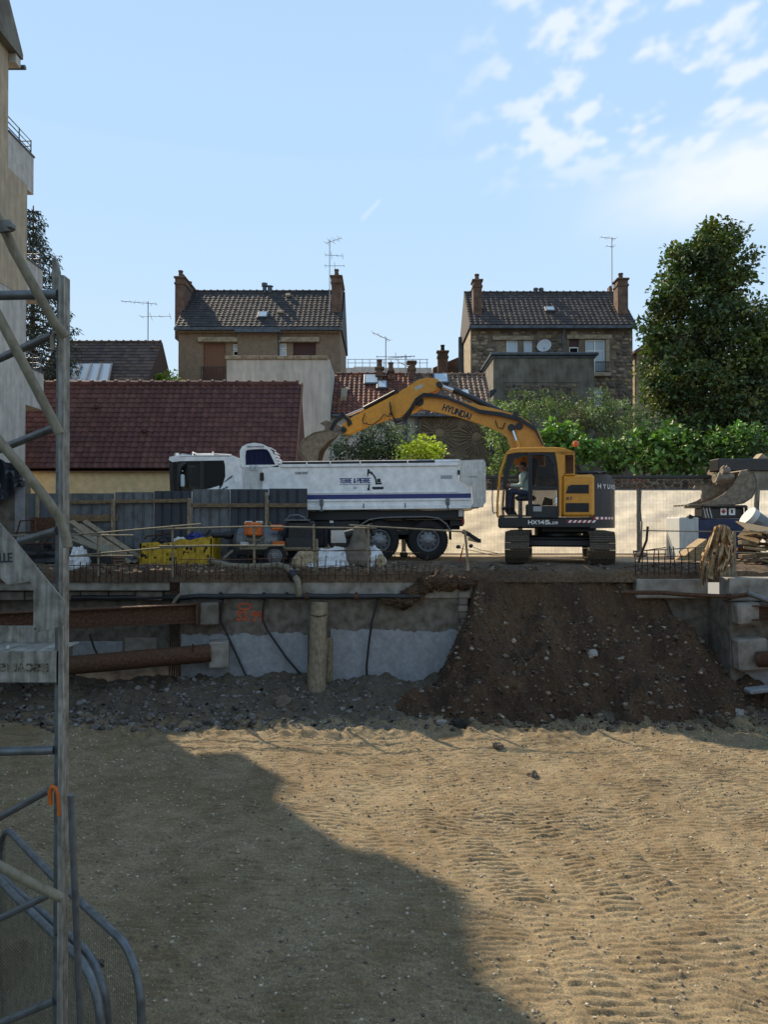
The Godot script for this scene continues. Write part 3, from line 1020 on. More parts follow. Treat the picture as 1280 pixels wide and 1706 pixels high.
func chimney(parent: Node, x0: float, x1: float, d0: float, d1: float, y0: float, y1: float, m: Material, pots := 2) -> void:
	var b := B.new()
	b.span(Vector3(x0, y0, -d0), Vector3(x1, y1 - 0.5, -d1))
	b.span(Vector3(x0 - 0.05, y1 - 0.5, -d0 + 0.05), Vector3(x1 + 0.05, y1 - 0.36, -d1 - 0.05), 0.02)
	b.span(Vector3(x0, y1 - 0.36, -d0), Vector3(x1, y1 - 0.12, -d1))
	b.span(Vector3(x0 - 0.08, y1 - 0.12, -d0 + 0.08), Vector3(x1 + 0.08, y1, -d1 - 0.08), 0.03)
	var c := part("chimney", b, m, parent)
	for k in pots:
		b = B.new()
		var at := Vector3((x0 + x1) * 0.5, y1, -lerpf(d0 + 0.2, d1 - 0.2, 0.5 if pots == 1 else float(k) / (pots - 1)))
		b.lathe([Vector2(0.0, -0.02), Vector2(0.15, -0.02), Vector2(0.12, 0.3), Vector2(0.15, 0.32), Vector2(0.15, 0.4), Vector2(0.0, 0.4)], at, Vector3.UP, 10)
		part("chimney_pot", b, M.brick_red, c)

func antenna(label: String, base: Vector3, h: float, booms: Array) -> void:   # booms: [height share, direction, length, elements]
	var a := thing("television_antenna", label, "antenna", base, "rooftop television antennas")
	var b := B.new()
	b.tube([base, base + Vector3(0, h, 0)], 0.03, 6)
	part("mast", b, M.alu, a)
	for q in booms:
		b = B.new()
		var p := base + Vector3(0, h * q[0], 0)
		var dir := Vector3(cos(q[1]), sin(q[1] * 0.0) + q[4], sin(q[1])).normalized()
		b.tube([p - dir * (q[2] * 0.25), p + dir * (q[2] * 0.75)], 0.018, 5)
		var sd := dir.cross(Vector3.UP).normalized()
		for k in q[3]:
			var e: Vector3 = p + dir * q[2] * (-0.22 + 0.95 * k / maxf(q[3] - 1, 1))
			var up: Vector3 = sd if k % 2 == 0 else (sd * 0.7 + Vector3.UP * 0.7)
			var l: float = 0.28 - 0.12 * k / maxf(q[3], 1)
			b.tube([e - up * l, e + up * l], 0.012, 4)
		part("aerial", b, M.alu, a)

func stone_skin(parent: Node, x0: float, x1: float, y0: float, y1: float, z: float, size: float, holes: Array, cols: Array) -> void:   # rubble masonry as real stones
	var b := B.new()
	var ny := int((y1 - y0) / (size * 0.62))
	var sy := (y1 - y0) / ny
	for j in ny:
		var x := x0
		while x < x1 - 0.05:
			var w := minf(size * rf(0.6, 1.7), x1 - x)
			var c := Vector3(x + w * 0.5, y0 + (j + 0.5) * sy + rf(-0.25, 0.25) * sy, z)
			var hit := false
			for h in holes:
				if c.x > h[0] - w * 0.5 and c.x < h[1] + w * 0.5 and c.y > h[2] - sy * 0.5 and c.y < h[3] + sy * 0.5: hit = true
			if not hit:
				var cc := L(cols[rng.randi() % cols.size()])
				var gain := rf(0.7, 1.2)
				b.col = Color(cc.r * gain, cc.g * gain, cc.b * gain)
				var hw := w * 0.46
				var hh := sy * rf(0.36, 0.6)
				var pr := rf(0.02, 0.06)
				var o := []
				var k := 6
				for i in k:
					var an := TAU * (i + rf(-0.3, 0.3)) / k
					o.append(c + Vector3(hw * cos(an) * rf(0.85, 1.12), hh * sin(an) * rf(0.85, 1.15), 0))
				for i in k:
					var p: Vector3 = o[i]
					var q: Vector3 = o[(i + 1) % k]
					var pi := p.lerp(c, 0.22) + Vector3(0, 0, pr)
					var qi := q.lerp(c, 0.22) + Vector3(0, 0, pr)
					b.quad_o(p, q, qi, pi, (p - c) + Vector3(0, 0, 0.2))
					b.tri_o(pi, qi, c + Vector3(0, 0, pr * 1.15), Vector3.BACK)
			x += w
	var s := part("rubble_stones", b, M.rubble, parent)
	s.set_meta("kind", "stuff")

func gable_fill(parent: Node, x: float, de: float, ye: float, dr: float, yr: float, y0: float, m: Material, thick: float) -> void:
	var b := B.new()
	b.prism(PackedVector2Array([Vector2(de, y0), Vector2(de, ye), Vector2(dr, yr), Vector2(2 * dr - de, ye), Vector2(2 * dr - de, y0)]), Vector3(x, 0, 0), Vector3(0, 0, -1), Vector3.UP, Vector3(thick, 0, 0))
	part("gable_wall", b, m, parent)

func houses() -> void:
	var b: B
	var G := UP_Y - 0.1
	# ---- brick house with two tall chimneys
	var D := 42.0
	var hx0 := X(296, D); var hx1 := X(567, D)
	var ye := Y(549, D); var yr := Y(485, 45.2)
	var h := thing("brick_house", "buff brick house with a dark tiled roof and a chimney at either end", "house", Vector3((hx0 + hx1) * 0.5, UP_Y, -D))
	var holes := [[X(338, D), X(375, D), Y(634, D), Y(571, D)], [X(488, D), X(526, D), Y(634, D), Y(570, D)], [X(387, D), X(397, D), Y(592, D), Y(572, D)], [X(465, D), X(477, D), Y(592, D), Y(571, D)]]
	b = B.new(); b.facade(hx0, hx1, G, ye, -D, holes, 0.3); b.span(Vector3(hx0 + 0.26, G, -D - 0.35), Vector3(hx1 - 0.26, ye - 0.12, -48.3))
	part("front_wall", b, M.brick_buff, h)
	gable_fill(h, hx1 - 0.25, D + 0.005, ye, 45.2, yr - 0.06, G, M.brick_buff, 0.25)
	gable_fill(h, hx0, D + 0.005, ye, 45.2, yr - 0.06, G, M.brick_buff, 0.25)
	b = B.new(); b.span(Vector3(X(396, D), G, -D + 0.2), Vector3(X(463, D), ye - 0.15, -D + 0.003), 0.01)
	part("projecting_bay", b, M.brick_buff, h)
	var rt := tiled_roof(h, hx0 - 0.1, hx1 + 0.1, ye + 0.12, D - 0.35, yr, 45.2, 0.3, 0.31, ["#3a3634", "#2f2c2d", "#45403c", "#38322f"], 0, 0.02)
	b = B.new(); b.span(Vector3(hx0 - 0.15, ye - 0.12, -D + 0.45), Vector3(hx1 + 0.12, ye + 0.08, -D + 0.24), 0.03); b.span(Vector3(X(396, D) - 0.1, ye - 0.3, -D + 0.62), Vector3(X(466, D) + 0.1, ye - 0.1, -D + 0.46), 0.03)
	part("gutter", b, M.zinc, h)
	b = B.new(); b.span(Vector3(hx0, ye - 0.2, -D + 0.23), Vector3(hx1, ye - 0.02, -D + 0.003))
	part("eaves_board", b, M.wood_v, h)
	for q in [[330, 396.0, 562, 570, 0.03], [464, 532, 562, 570, 0.03]]:
		b = B.new(); b.span(Vector3(X(q[0], D), Y(q[3], D), -D + 0.24), Vector3(X(q[1], D), Y(q[2], D), -D + 0.203 if q[0] == 0 else -D + 0.004), 0.01)
		part("lintel", b, M.limestone, h)
	b = B.new(); b.span(Vector3(holes[0][0], holes[0][2], -D - 0.12), Vector3(holes[0][1], holes[0][3], -D - 0.2))
	for k in 12: b.span(Vector3(holes[0][0] + 0.02 + k * 0.108, holes[0][2], -D - 0.1), Vector3(holes[0][0] + 0.09 + k * 0.108, holes[0][3], -D - 0.12))
	part("roller_shutter", b, M.shutter, h)
	b = B.new(); b.span(Vector3(holes[1][0], holes[1][2], -D - 0.12), Vector3(holes[1][1], holes[1][3], -D - 0.2))
	for k in 20: b.span(Vector3(holes[1][0], holes[1][2] + k * 0.115, -D - 0.1), Vector3(holes[1][1], holes[1][2] + k * 0.115 + 0.09, -D - 0.12))
	part("roller_shutter", b, M.shutter_dark, h)
	b = B.new()
	for k in 14: b.bar(Vector3(X(335, D) + k * 0.11, Y(634, D), -D + 0.1), Vector3(X(335, D) + k * 0.11, Y(612, D), -D + 0.1), 0.025, 0.025)
	b.span(Vector3(X(334, D), Y(612, D), -D + 0.12), Vector3(X(377, D), Y(611, D), -D + 0.08)); b.span(Vector3(X(334, D), Y(634, D), -D + 0.13), Vector3(X(377, D), Y(632, D), -D + 0.07))
	part("railing", b, M.iron, h)
	b = B.new(); b.span(Vector3(X(333, D), Y(642, D), -D + 0.25), Vector3(X(378, D), Y(636, D), -D + 0.004), 0.02)
	part("window_sill", b, M.limestone, h)
	window(h, holes[2][0], holes[2][1], Y(582, D), holes[2][3], -D - 0.08, M.white_frame, M.pane_light, 0)
	window(h, holes[2][0], holes[2][1], holes[2][2], Y(583, D), -D - 0.08, M.white_frame, M.pane, 0)
	window(h, holes[3][0], holes[3][1], Y(581, D), holes[3][3], -D - 0.08, M.white_frame, M.pane_light, 0)
	window(h, holes[3][0], holes[3][1], holes[3][2], Y(582, D), -D - 0.08, M.white_frame, M.pane_light, 0)
	b = B.new(); b.tube([Vector3(X(466, D), ye - 0.2, -D + 0.26), Vector3(X(466, D), ye - 0.6, -D + 0.26), Vector3(X(464.5, D), ye - 0.8, -D + 0.1), Vector3(X(464.5, D), G, -D + 0.1)], 0.06, 8)
	part("downpipe", b, M.zinc, h)
	chimney(h, X(298, 44) - 0.06, X(312, 44), 43.2, 45.6, ye - 0.2, Y(466, 44), M.brick_red, 2)
	chimney(h, X(554, 44), X(570, 44), 43.0, 45.6, ye - 0.2, Y(466, 44), M.brick_red, 2)
	for q in [[298, 308, 461], [555, 566, 461]]:   # upper stage of the stacks
		b = B.new(); b.span(Vector3(X(q[0] + 2, 44.4), Y(470, 44), -44.0), Vector3(X(q[2 - 1], 44.4), Y(458, 44.4), -44.9), 0.05)
		part("chimney_head", b, M.brick_red, h)
	var up := Vector3(0, yr - ye - 0.12, -3.55).normalized()
	var nm := Vector3(0, 3.55, yr - ye - 0.12).normalized()
	var on := func(px: float, t: float) -> Vector3: return Vector3(X(px, 42 + 3.2 * t), lerpf(ye + 0.12, yr, t), -lerpf(D - 0.35, 45.2, t))
	skylight(h, on.call(439, 0.27), 0.62, 0.75, up, nm, M.pane_light)
	for q in [[467, 0.36], [480, 0.85]]:
		b = B.new()
		var p: Vector3 = on.call(q[0], q[1])
		b.box(p + nm * 0.12, Vector3(0.3, 0.14, 0.3), Basis(Vector3.RIGHT, nm, -up), 0.03)
		part("roof_vent", b, M.limestone, rt)
	for q in [[440, 17, 0.13], [449, 12, 0.15]]:
		b = B.new()
		var p := P(q[0], 487, 45.2)
		b.lathe([Vector2(0, 0), Vector2(q[2], 0), Vector2(q[2], 0.38), Vector2(q[2] * 1.5, 0.42), Vector2(q[2] * 1.5, q[1] * 0.037), Vector2(0, q[1] * 0.037)], p, Vector3.UP, 10)
		part("ridge_vent", b, M.zinc, rt)
	antenna("tall antenna with three aerials on the brick house's right chimney", P(549, 545, 43.0), 5.4, [[0.97, 0.5, 1.1, 7, 0.1], [0.82, 0.1, 1.1, 4, -0.1], [0.7, 0.0, 1.2, 3, 0.0]])

	# ---- stone house on the right
	var sx0 := X(785, D); var sx1 := X(1056, D)
	ye = Y(546, D); yr = Y(487, 44.6)
	var s := thing("stone_house", "rubble stone house with dark tiled roof, satellite dish and two brick chimneys", "house", Vector3((sx0 + sx1) * 0.5, UP_Y, -D))
	holes = [[X(828, D), X(864, D), Y(610, D), Y(566, D)], [X(874, D), X(888, D), Y(610, D), Y(566, D)], [X(950, D), X(966, D), Y(600, D), Y(564, D)], [X(977, D), X(1010, D), Y(620, D), Y(565, D)], [X(991, D), X(1006, D), Y(676, D), Y(645, D)]]
	b = B.new(); b.facade(sx0, sx1, G, ye, -D, holes, 0.3); b.span(Vector3(sx0 + 0.26, G, -D - 0.35), Vector3(sx1 - 0.26, ye - 0.12, -47.1))
	part("front_wall", b, M.mortar, s)
	stone_skin(s, sx0 + 0.02, sx1 - 0.02, Y(720, D), ye - 0.15, -D + 0.004, 0.34, holes + [[X(945, D), X(1022, D), Y(566, D), Y(557, D)], [X(820, D), X(892, D), Y(567, D), Y(559, D)], [X(1009, D), X(1018, D), Y(622, D), Y(557, D)]], ["#8a7c69", "#75695a", "#9b8d76", "#6a6158", "#a08a6b", "#5f574f"])
	gable_fill(s, sx0, D + 0.005, ye, 44.6, yr - 0.06, G, M.limestone, 0.25)
	gable_fill(s, sx1 - 0.25, D + 0.005, ye, 44.6, yr - 0.06, G, M.mortar, 0.25)
	rt = tiled_roof(s, sx0 - 0.1, sx1 + 0.1, ye + 0.12, D - 0.35, yr, 44.6, 0.3, 0.31, ["#4a423c", "#3e3733", "#574c43", "#433a36"], 0, 0.03)
	b = B.new(); b.span(Vector3(sx0 - 0.15, ye - 0.12, -D + 0.45), Vector3(sx1 + 0.12, ye + 0.08, -D + 0.24), 0.03); b.tube([Vector3(X(940, D), ye - 0.1, -D + 0.3), Vector3(X(938, D), ye - 0.5, -D + 0.2), Vector3(X(938, D), G, -D + 0.14)], 0.06, 8)
	part("gutter", b, M.zinc, s)
	for q in [[822, 890, 559, 566], [946, 1021, 557, 564]]:
		b = B.new(); b.span(Vector3(X(q[0], D), Y(q[3], D), -D + 0.09), Vector3(X(q[1], D), Y(q[2], D), -D + 0.004), 0.01)
		part("lintel", b, M.limestone, s)
	b = B.new(); b.span(Vector3(X(1010.5, D), Y(620, D), -D + 0.08), Vector3(X(1017, D), Y(564.3, D), -D + 0.004), 0.01)
	part("window_jamb", b, M.limestone, s)
	b = B.new(); b.span(Vector3(X(828, D), Y(610, D), -D - 0.06), Vector3(X(845, D), Y(566, D), -D - 0.12))
	part("shutter", b, M.wood_v, s)
	window(s, X(845.5, D), holes[0][1], holes[0][2], holes[0][3], -D - 0.08, M.white_frame, M.pane_light, 0)
	window(s, holes[1][0], holes[1][1], holes[1][2], holes[1][3], -D - 0.08, M.white_frame, M.pane_light, 0, 1)
	window(s, holes[2][0], holes[2][1], holes[2][2], Y(577, D), -D - 0.08, M.white_frame, M.pane, 0)
	b = B.new(); b.span(Vector3(holes[2][0], Y(576.5, D), -D - 0.09), Vector3(holes[2][1], holes[2][3], -D - 0.14))
	part("shutter_box", b, M.shutter_dark, s)
	window(s, holes[3][0], holes[3][1], holes[3][2], holes[3][3], -D - 0.08, M.white_frame, M.pane_light, 1, 2)
	window(s, holes[4][0], holes[4][1], holes[4][2], holes[4][3], -D - 0.08, M.white_frame, M.pane_light, 0, 1)
	b = B.new()
	for k in 9: b.bar(Vector3(X(992.5, D) + k * 0.098, Y(620, D), -D + 0.15), Vector3(X(992.5, D) + k * 0.098, Y(604, D), -D + 0.15), 0.025, 0.025)
	b.span(Vector3(X(992, D), Y(604, D), -D + 0.17), Vector3(X(1016, D), Y(602.5, D), -D + 0.13)); b.span(Vector3(X(992, D), Y(620, D), -D + 0.17), Vector3(X(1016, D), Y(618.5, D), -D + 0.13))
	part("railing", b, M.iron, s)
	b = B.new(); b.span(Vector3(X(975, D), Y(627, D), -D + 0.25), Vector3(X(1018, D), Y(621, D), -D + 0.004), 0.02)
	part("window_sill", b, M.limestone, s)
	chimney(s, X(788, 43), X(802, 43), 42.5, 43.2, ye + 0.2, Y(468, 43), M.brick_red, 1)
	chimney(s, X(1027, 43), X(1044, 43), 42.5, 43.3, ye + 0.2, Y(466, 43), M.brick_red, 1)
	b = B.new(); b.span(Vector3(X(1016, 45.2), yr - 0.4, -45.0), Vector3(X(1021, 45.2), Y(476, 45.2), -45.5), 0.03)
	part("chimney_head", b, M.brick_red, s)
	for q in [[786, 807], [1023, 1047]]:
		b = B.new(); b.span(Vector3(X(q[0], 42.4), ye + 0.35, -42.1), Vector3(X(q[1], 42.4), ye + 0.62, -42.49), 0.03)
		part("chimney_flashing", b, M.zinc, s)
	up = Vector3(0, yr - ye - 0.12, -2.95).normalized(); nm = Vector3(0, 2.95, yr - ye - 0.12).normalized()
	var on2 := func(px: float, t: float) -> Vector3: return Vector3(X(px, 42 + 2.6 * t), lerpf(ye + 0.12, yr, t), -lerpf(D - 0.35, 44.6, t))
	skylight(s, on2.call(916, 0.42), 0.62, 0.55, up, nm, M.pane_light)
	for q in [[894, 0.2], [903, 0.24]]:
		b = B.new(); b.lathe([Vector2(0, 0), Vector2(0.11, 0), Vector2(0.11, 0.2), Vector2(0.16, 0.22), Vector2(0.16, 0.34), Vector2(0, 0.4)], P(q[0], 488, 44.6), Vector3.UP, 10)
		part("ridge_vent", b, M.zinc, rt)
	b = B.new()
	var dc := P(908, 575, 41.4)
	b.lathe([Vector2(0, 0.1), Vector2(0.2, 0.085), Vector2(0.34, 0.04), Vector2(0.42, 0.0), Vector2(0.42, -0.02), Vector2(0.2, 0.06), Vector2(0, 0.075)], dc, Vector3(0.35, -0.35, -0.85).normalized(), 24)
	var dish := thing("satellite_dish", "pale satellite dish on the stone house's front wall", "satellite dish", dc + Vector3(0, -0.42, 0))
	part("reflector", b, M.plastic_white, dish)
	b = B.new(); b.tube([dc + Vector3(0.0, 0, -0.1), Vector3(dc.x + 0.1, dc.y - 0.2, -D + 0.06)], 0.03, 6); b.tube([dc + Vector3(0, -0.38, 0.04), dc + Vector3(-0.1, -0.25, 0.45)], 0.015, 5); b.box(dc + Vector3(-0.1, -0.25, 0.47), Vector3(0.09, 0.07, 0.1))
	part("arm", b, M.alu, dish)
	antenna("tall thin antenna rising beside the stone house's right chimney", P(1022, 478, 43.2), 3.1, [[0.98, 2.95, 1.0, 5, 0.03], [0.82, 3.0, 0.5, 3, 0.0]])
	# neighbour's gable behind, and dark flue
	var f := thing("brick_outbuilding", "brown chimney stacks of a low building left of the stone house", "building", P(750, 640, 47.5))
	b = B.new(); b.span(P(722, 720, 47.5), P(775, 612, 47.5) + Vector3(0, 0, -3))
	b.prism(PackedVector2Array([Vector2(X(722, 47.5), Y(612, 47.5)), Vector2(X(775, 47.5), Y(590, 47.5)), Vector2(X(775, 47.5), Y(612, 47.5))]), Vector3(0, 0, -47.5), Vector3.RIGHT, Vector3.UP, Vector3(0, 0, -3))
	part("wall", b, M.brick_red, f)
	chimney(f, X(730, 47), X(747, 47), 47.0, 47.4, Y(640, 47), Y(583, 47), M.brick_red, 2)
	b = B.new(); b.span(P(765, 700, 45.9), P(772, 560, 45.9) + Vector3(0, 0, -0.3), 0.02)
	part("flue", b, M.zinc, f)

	# ---- white rendered block with blind wall
	D = 33.0
	var w := thing("rendered_block", "tall blind white rendered wall in front of the brick house", "building", P(463, 867, D))
	b = B.new(); b.span(Vector3(X(377, D), G, -D), Vector3(X(549, D), Y(598, D), -D - 6.5), 0.02)
	part("wall", b, M.white_render, w)
	b = B.new()
	var cx := X(374.5, D)
	while cx < X(550, D) - 0.3:
		b.span(Vector3(cx, Y(598, D) - 0.003, -D + 0.08), Vector3(minf(cx + 0.78, X(551.5, D)), Y(592, D) + rf(-0.01, 0.01), -D - 0.3), 0.02)
		cx += 0.8
	part("coping", b, M.limestone, w)

	# ---- red tiled garage in the front
	D = 23.0
	var rg := thing("garage", "low cream building with a steep red-brown tiled roof behind the truck cab", "building", P(260, 867, D))
	var gx1 := X(491, D)
	ye = Y(780, D); yr = Y(640, 24.6)
	b = B.new(); b.span(Vector3(-13.5, G, -D), Vector3(gx1 - 0.05, ye, -D - 3.0))
	part("wall", b, M.cream_wall, rg)
	gable_fill(rg, gx1 - 0.2, D + 0.004, ye, 24.6, yr - 0.05, G, M.cream_wall, 0.18)
	tiled_roof(rg, -13.5, gx1 + 0.02, ye, D - 0.22, yr, 24.6, 0.215, 0.2, ["#6b443b", "#5f3c35", "#744c43", "#65423c"], 5, 0.035)
	b = B.new(); b.span(Vector3(-13.5, ye - 0.13, -D + 0.22), Vector3(gx1, ye - 0.03, -D + 0.12)); b.span(Vector3(-13.5, ye - 0.1, -D + 0.12), Vector3(gx1, ye - 0.06, -D + 0.003))
	part("fascia", b, M.shutter, rg)
	b = B.new(); b.bar(Vector3(gx1 + 0.06, ye - 0.1, -D + 0.25), Vector3(gx1 + 0.06, yr, -24.6), 0.05, 0.16)
	part("verge", b, M.shutter, rg)
	for q in [[162, 682], [243, 725]]:
		b = B.new(); var t2: float = (Y(q[1], 24.0) - ye) / (yr - ye)
		b.box(Vector3(X(q[0], D + 1.6 * t2), lerpf(ye, yr, t2) + 0.08, -lerpf(D - 0.2, 24.6, t2) + 0.1), Vector3(0.14, 0.12, 0.16), Basis(), 0.03)
		part("vent_tile", b, M.shutter_dark, rg)

	# ---- small house with brown roof and glazed lean-to at left
	D = 38.0
	var lh := thing("small_house", "small house with weathered brown tiled roof and a glazed lean-to at left", "house", P(180, 867, D))
	var lx1 := X(246, D)
	ye = Y(640, D); yr = Y(570, 40.4)
	b = B.new(); b.span(Vector3(X(60, D), G, -D), Vector3(lx1 - 0.05, ye, -D - 4.8))
	part("wall", b, M.mortar, lh)
	gable_fill(lh, lx1 - 0.3, D + 0.005, ye, 40.4, yr - 0.05, G, M.limestone, 0.26)
	tiled_roof(lh, X(60, D), lx1, ye, D - 0.25, yr, 40.4, 0.3, 0.29, ["#5b4a42", "#4e413b", "#67554a"], 0, 0.02)
	chimney(lh, X(253, 40.2), X(263, 40.2), 40.0, 40.8, ye, Y(578, 40.2), M.brick_red, 1)
	b = B.new()
	for k in 5: b.bar(P(103 + k * 19, 636, 37.2), P(117 + k * 17, 605, 38.6), 0.09, 0.08)
	var ro := part("veranda_frame", b, M.zinc, lh)
	for k in 4:
		b = B.new()
		var q0 := P(104 + k * 19, 636, 37.2); var q1 := P(121 + k * 19, 636, 37.2); var q2 := P(133 + k * 17, 605, 38.6); var q3 := P(118 + k * 17, 605, 38.6)
		b.quad_o(q0, q1, q2, q3, Vector3(0, 1, 1)); var dn := Vector3(0, -0.03, 0)
		b.quad_o(q0 + dn, q1 + dn, q2 + dn, q3 + dn, Vector3(0, -1, -1))
		part("pane", b, M.pane_light, ro)
	antenna("antenna with two crossed aerials on the small brown-roofed house", P(245, 568, 40.4), 2.3, [[0.95, 3.05, 2.0, 9, 0.06], [0.62, 0.1, 1.8, 4, -0.02]])

	# ---- low pantiled house in the middle, with skylights
	D = 34.0
	var ph := thing("pantiled_house", "low house with orange-brown pantiled roof and skylights behind the excavator boom", "house", P(690, 867, D))
	ye = Y(690, D); yr = Y(624, 36.8)
	b = B.new(); b.span(Vector3(X(552, D), G, -D), Vector3(X(695, D), ye, -D - 4), 0.01)
	part("rendered_wall", b, M.white_render, ph)
	b = B.new(); b.span(Vector3(X(695.5, D), G, -D), Vector3(X(818, D), ye, -D - 4), 0.01)
	part("stone_wall", b, M.mortar, ph)
	var suns := [[733, 722, 1.35], [795, 728, 1.25]]
	var hs := []
	for q in suns: hs.append([X(q[0], D) - 0.85, X(q[0], D) + 0.85, Y(q[1], D) - 0.85, Y(q[1], D) + 0.85])
	stone_skin(ph, X(697, D), X(817, D), Y(775, D), ye - 0.2, -D + 0.004, 0.26, hs, ["#75695a", "#867863", "#61584d", "#978468"])
	for q in suns:   # sunbursts laid in flat stones on edge
		var c := Vector3(X(q[0], D), Y(q[1], D), -D + 0.004)
		for ring in [[0.30, 0.46, 18], [0.50, 0.9, 30]]:
			for k in ring[2]:
				b = B.new()
				var gain := rf(0.75, 1.2)
				var cc := L("#7d6f5c")
				b.col = Color(cc.r * gain, cc.g * gain, cc.b * gain)
				var an: float = TAU * (k + rf(-0.2, 0.2)) / ring[2]
				var dr := Vector3(cos(an), sin(an), 0)
				var r1: float = ring[1] * rf(0.9, 1.1)
				b.box(c + dr * ((ring[0] + r1) * 0.5) + Vector3(0, 0, 0.03), Vector3(r1 - ring[0], 0.075, 0.06), Basis(dr, Vector3(-dr.y, dr.x, 0), Vector3.BACK), 0.015)
				part("sunburst_stone", b, M.rubble, ph)
		b = B.new(); b.col = L("#8c7c66"); b.blob(c, Vector3(0.22, 0.22, 0.09), 3.0, 0.12)
		part("sunburst_boss", b, M.rubble, ph)
	tiled_roof(ph, X(552, D), X(690, D), ye, D - 0.25, yr, 36.8, 0.24, 0.27, ["#7e4a37", "#6e4233", "#8d563f", "#5f3b30"], 0, 0.055)
	tiled_roof(ph, X(691, D), X(823, D), ye - 0.03, D - 0.25, yr - 0.03, 36.8, 0.24, 0.27, ["#7d6553", "#6c574a", "#8d735e", "#594a40"], 0, 0.055, "roof")
	up = Vector3(0, yr - ye, -3.05).normalized(); nm = Vector3(0, 3.05, yr - ye).normalized()
	for q in [[619, 633, 26, 1.0], [637, 645, 19, 0.8], [735, 631, 27, 1.0], [775, 662, 16, 0.6]]:
		var t3: float = clampf((Y(q[1], 35.9) - ye) / (yr - ye), 0, 1)
		skylight(ph, Vector3(X(q[0], 34 + 2.8 * t3), lerpf(ye, yr, t3), -lerpf(D - 0.25, 36.8, t3)), q[2] * 0.0295, q[3], up, nm, M.pane_light)
	b = B.new(); b.span(Vector3(X(552, D), ye - 0.16, -D + 0.36), Vector3(X(820, D), ye - 0.02, -D + 0.22), 0.02)
	for q in [677, 694.5, 818]: b.tube([Vector3(X(q, D), ye - 0.1, -D + 0.28), Vector3(X(q, D), ye - 0.4, -D + 0.1), Vector3(X(q, D), G, -D + 0.1)], 0.06, 8)
	part("gutter", b, M.zinc, ph)
	chimney(ph, X(627, 36), X(638, 36), 36.2, 36.6, ye + 1.0, Y(609, 36), M.brick_red, 1)
	chimney(ph, X(648, 36), X(655, 36), 36.2, 36.5, ye + 1.0, Y(614, 36), M.brick_red, 1)
	chimney(ph, X(681, 36), X(693, 36), 36.4, 36.9, ye + 1.0, Y(597, 36), M.brick_red, 0)
	b = B.new(); b.prism(PackedVector2Array([Vector2(X(560, D), Y(686, D)), Vector2(X(574, D), Y(686, D)), Vector2(X(577, D), Y(655, D)), Vector2(X(566, D), Y(657, D))]), Vector3(0, 0, -34.6), Vector3.RIGHT, Vector3.UP, Vector3(0, 0.6, -0.9))
	part("dormer_cheek", b, M.limestone, ph)
	antenna("short antenna on the pantiled house beside its dark chimney pot", P(643, 626, 36.4), 2.0, [[0.97, 2.6, 1.1, 6, 0.25], [0.5, 0.05, 2.0, 3, 0.0]])
	antenna("leaning antenna at the right end of the low pantiled roof", P(676, 626, 36.4), 1.1, [[0.9, 3.0, 1.2, 6, -0.1], [0.5, 2.6, 0.6, 4, 0.3]])

	# ---- grey rendered annex in front of the stone house
	D = 37.5
	var an2 := thing("rendered_annex", "dark grey rendered annex with a flat roof in front of the stone house", "building", P(908, 867, D))
	b = B.new(); b.span(Vector3(X(823, D), G, -D), Vector3(X(992, D), Y(592, D), -D - 4.2), 0.02)
	part("wall", b, M.grey_render, an2)
	b = B.new(); b.span(Vector3(X(821, D), Y(596, D), -D + 0.06), Vector3(X(994, D), Y(592, D), -D - 4.3), 0.02); b.span(Vector3(X(818, D), Y(592, D) - 0.003, -D + 0.18), Vector3(X(998, D), Y(587, D), -D - 4.4), 0.03)
	part("cornice", b, M.zinc, an2)
	b = B.new(); b.span(Vector3(X(840, D), Y(637, D), -D + 0.03), Vector3(X(965, D), Y(600, D), -D + 0.003), 0.012)
	part("render_panel", b, M.grey_render, an2)
	stone_skin(an2, X(842, D), X(964, D), Y(680, D), Y(640, D), -D + 0.004, 0.28, [], ["#75695a", "#867863", "#61584d"])
	b = B.new(); b.tube([Vector3(X(824, 37), Y(650, 37), -36.9), Vector3(X(808, 36), Y(668, 36), -36.0), Vector3(X(800, 35), Y(672, 35), -35.2)], [0.12, 0.2, 0.26], 7)
	part("flue_pipe", b, M.iron, an2)

	# ---- far white building with roof railing
	D = 62.0
	var fb := thing("white_building", "distant low white building with a rooftop railing between the houses", "building", P(640, 867, D))
	b = B.new(); b.span(Vector3(X(576, D), G, -D), Vector3(X(720, D), Y(612, D), -D - 8)); b.span(Vector3(X(588, D), Y(612, D), -D - 1), Vector3(X(640, D), Y(606, D), -D - 6))
	part("wall", b, M.pale_wall, fb)
	b = B.new()
	for k in 12: b.tube([P(580 + k * 12, 612, D), P(580 + k * 12, 598, D)], 0.035, 5)
	for q in [598, 604]: b.tube([P(578, q, D), P(714, q, D)], 0.03, 5)
	part("railing", b, M.alu, fb)

	# ---- pale house half hidden by the big tree at right
	D = 46.0
	var kh := thing("pale_house", "pale house half hidden behind the big tree at right", "house", P(1120, 867, D))
	ye = Y(585, D)
	b = B.new(); b.facade(X(1062, D), X(1180, D), G, ye, -D, [[X(1067, D), X(1072, D), Y(660, D), Y(640, D)], [X(1100, D), X(1112, D), Y(700, D), Y(665, D)]], 0.3)
	b.span(Vector3(X(1062, D), G, -D - 0.31), Vector3(X(1180, D), ye, -D - 6.0))
	part("wall", b, M.limestone, kh)
	b = B.new(); b.prism(PackedVector2Array([Vector2(X(1056, D), ye), Vector2(X(1120, D), Y(545, D)), Vector2(X(1186, D), ye), Vector2(X(1186, D), ye - 0.15), Vector2(X(1056, D), ye - 0.15)]), Vector3(0, 0, -D + 0.4), Vector3.RIGHT, Vector3.UP, Vector3(0, 0, -6.8))
	part("roof", b, M.brick_red, kh)
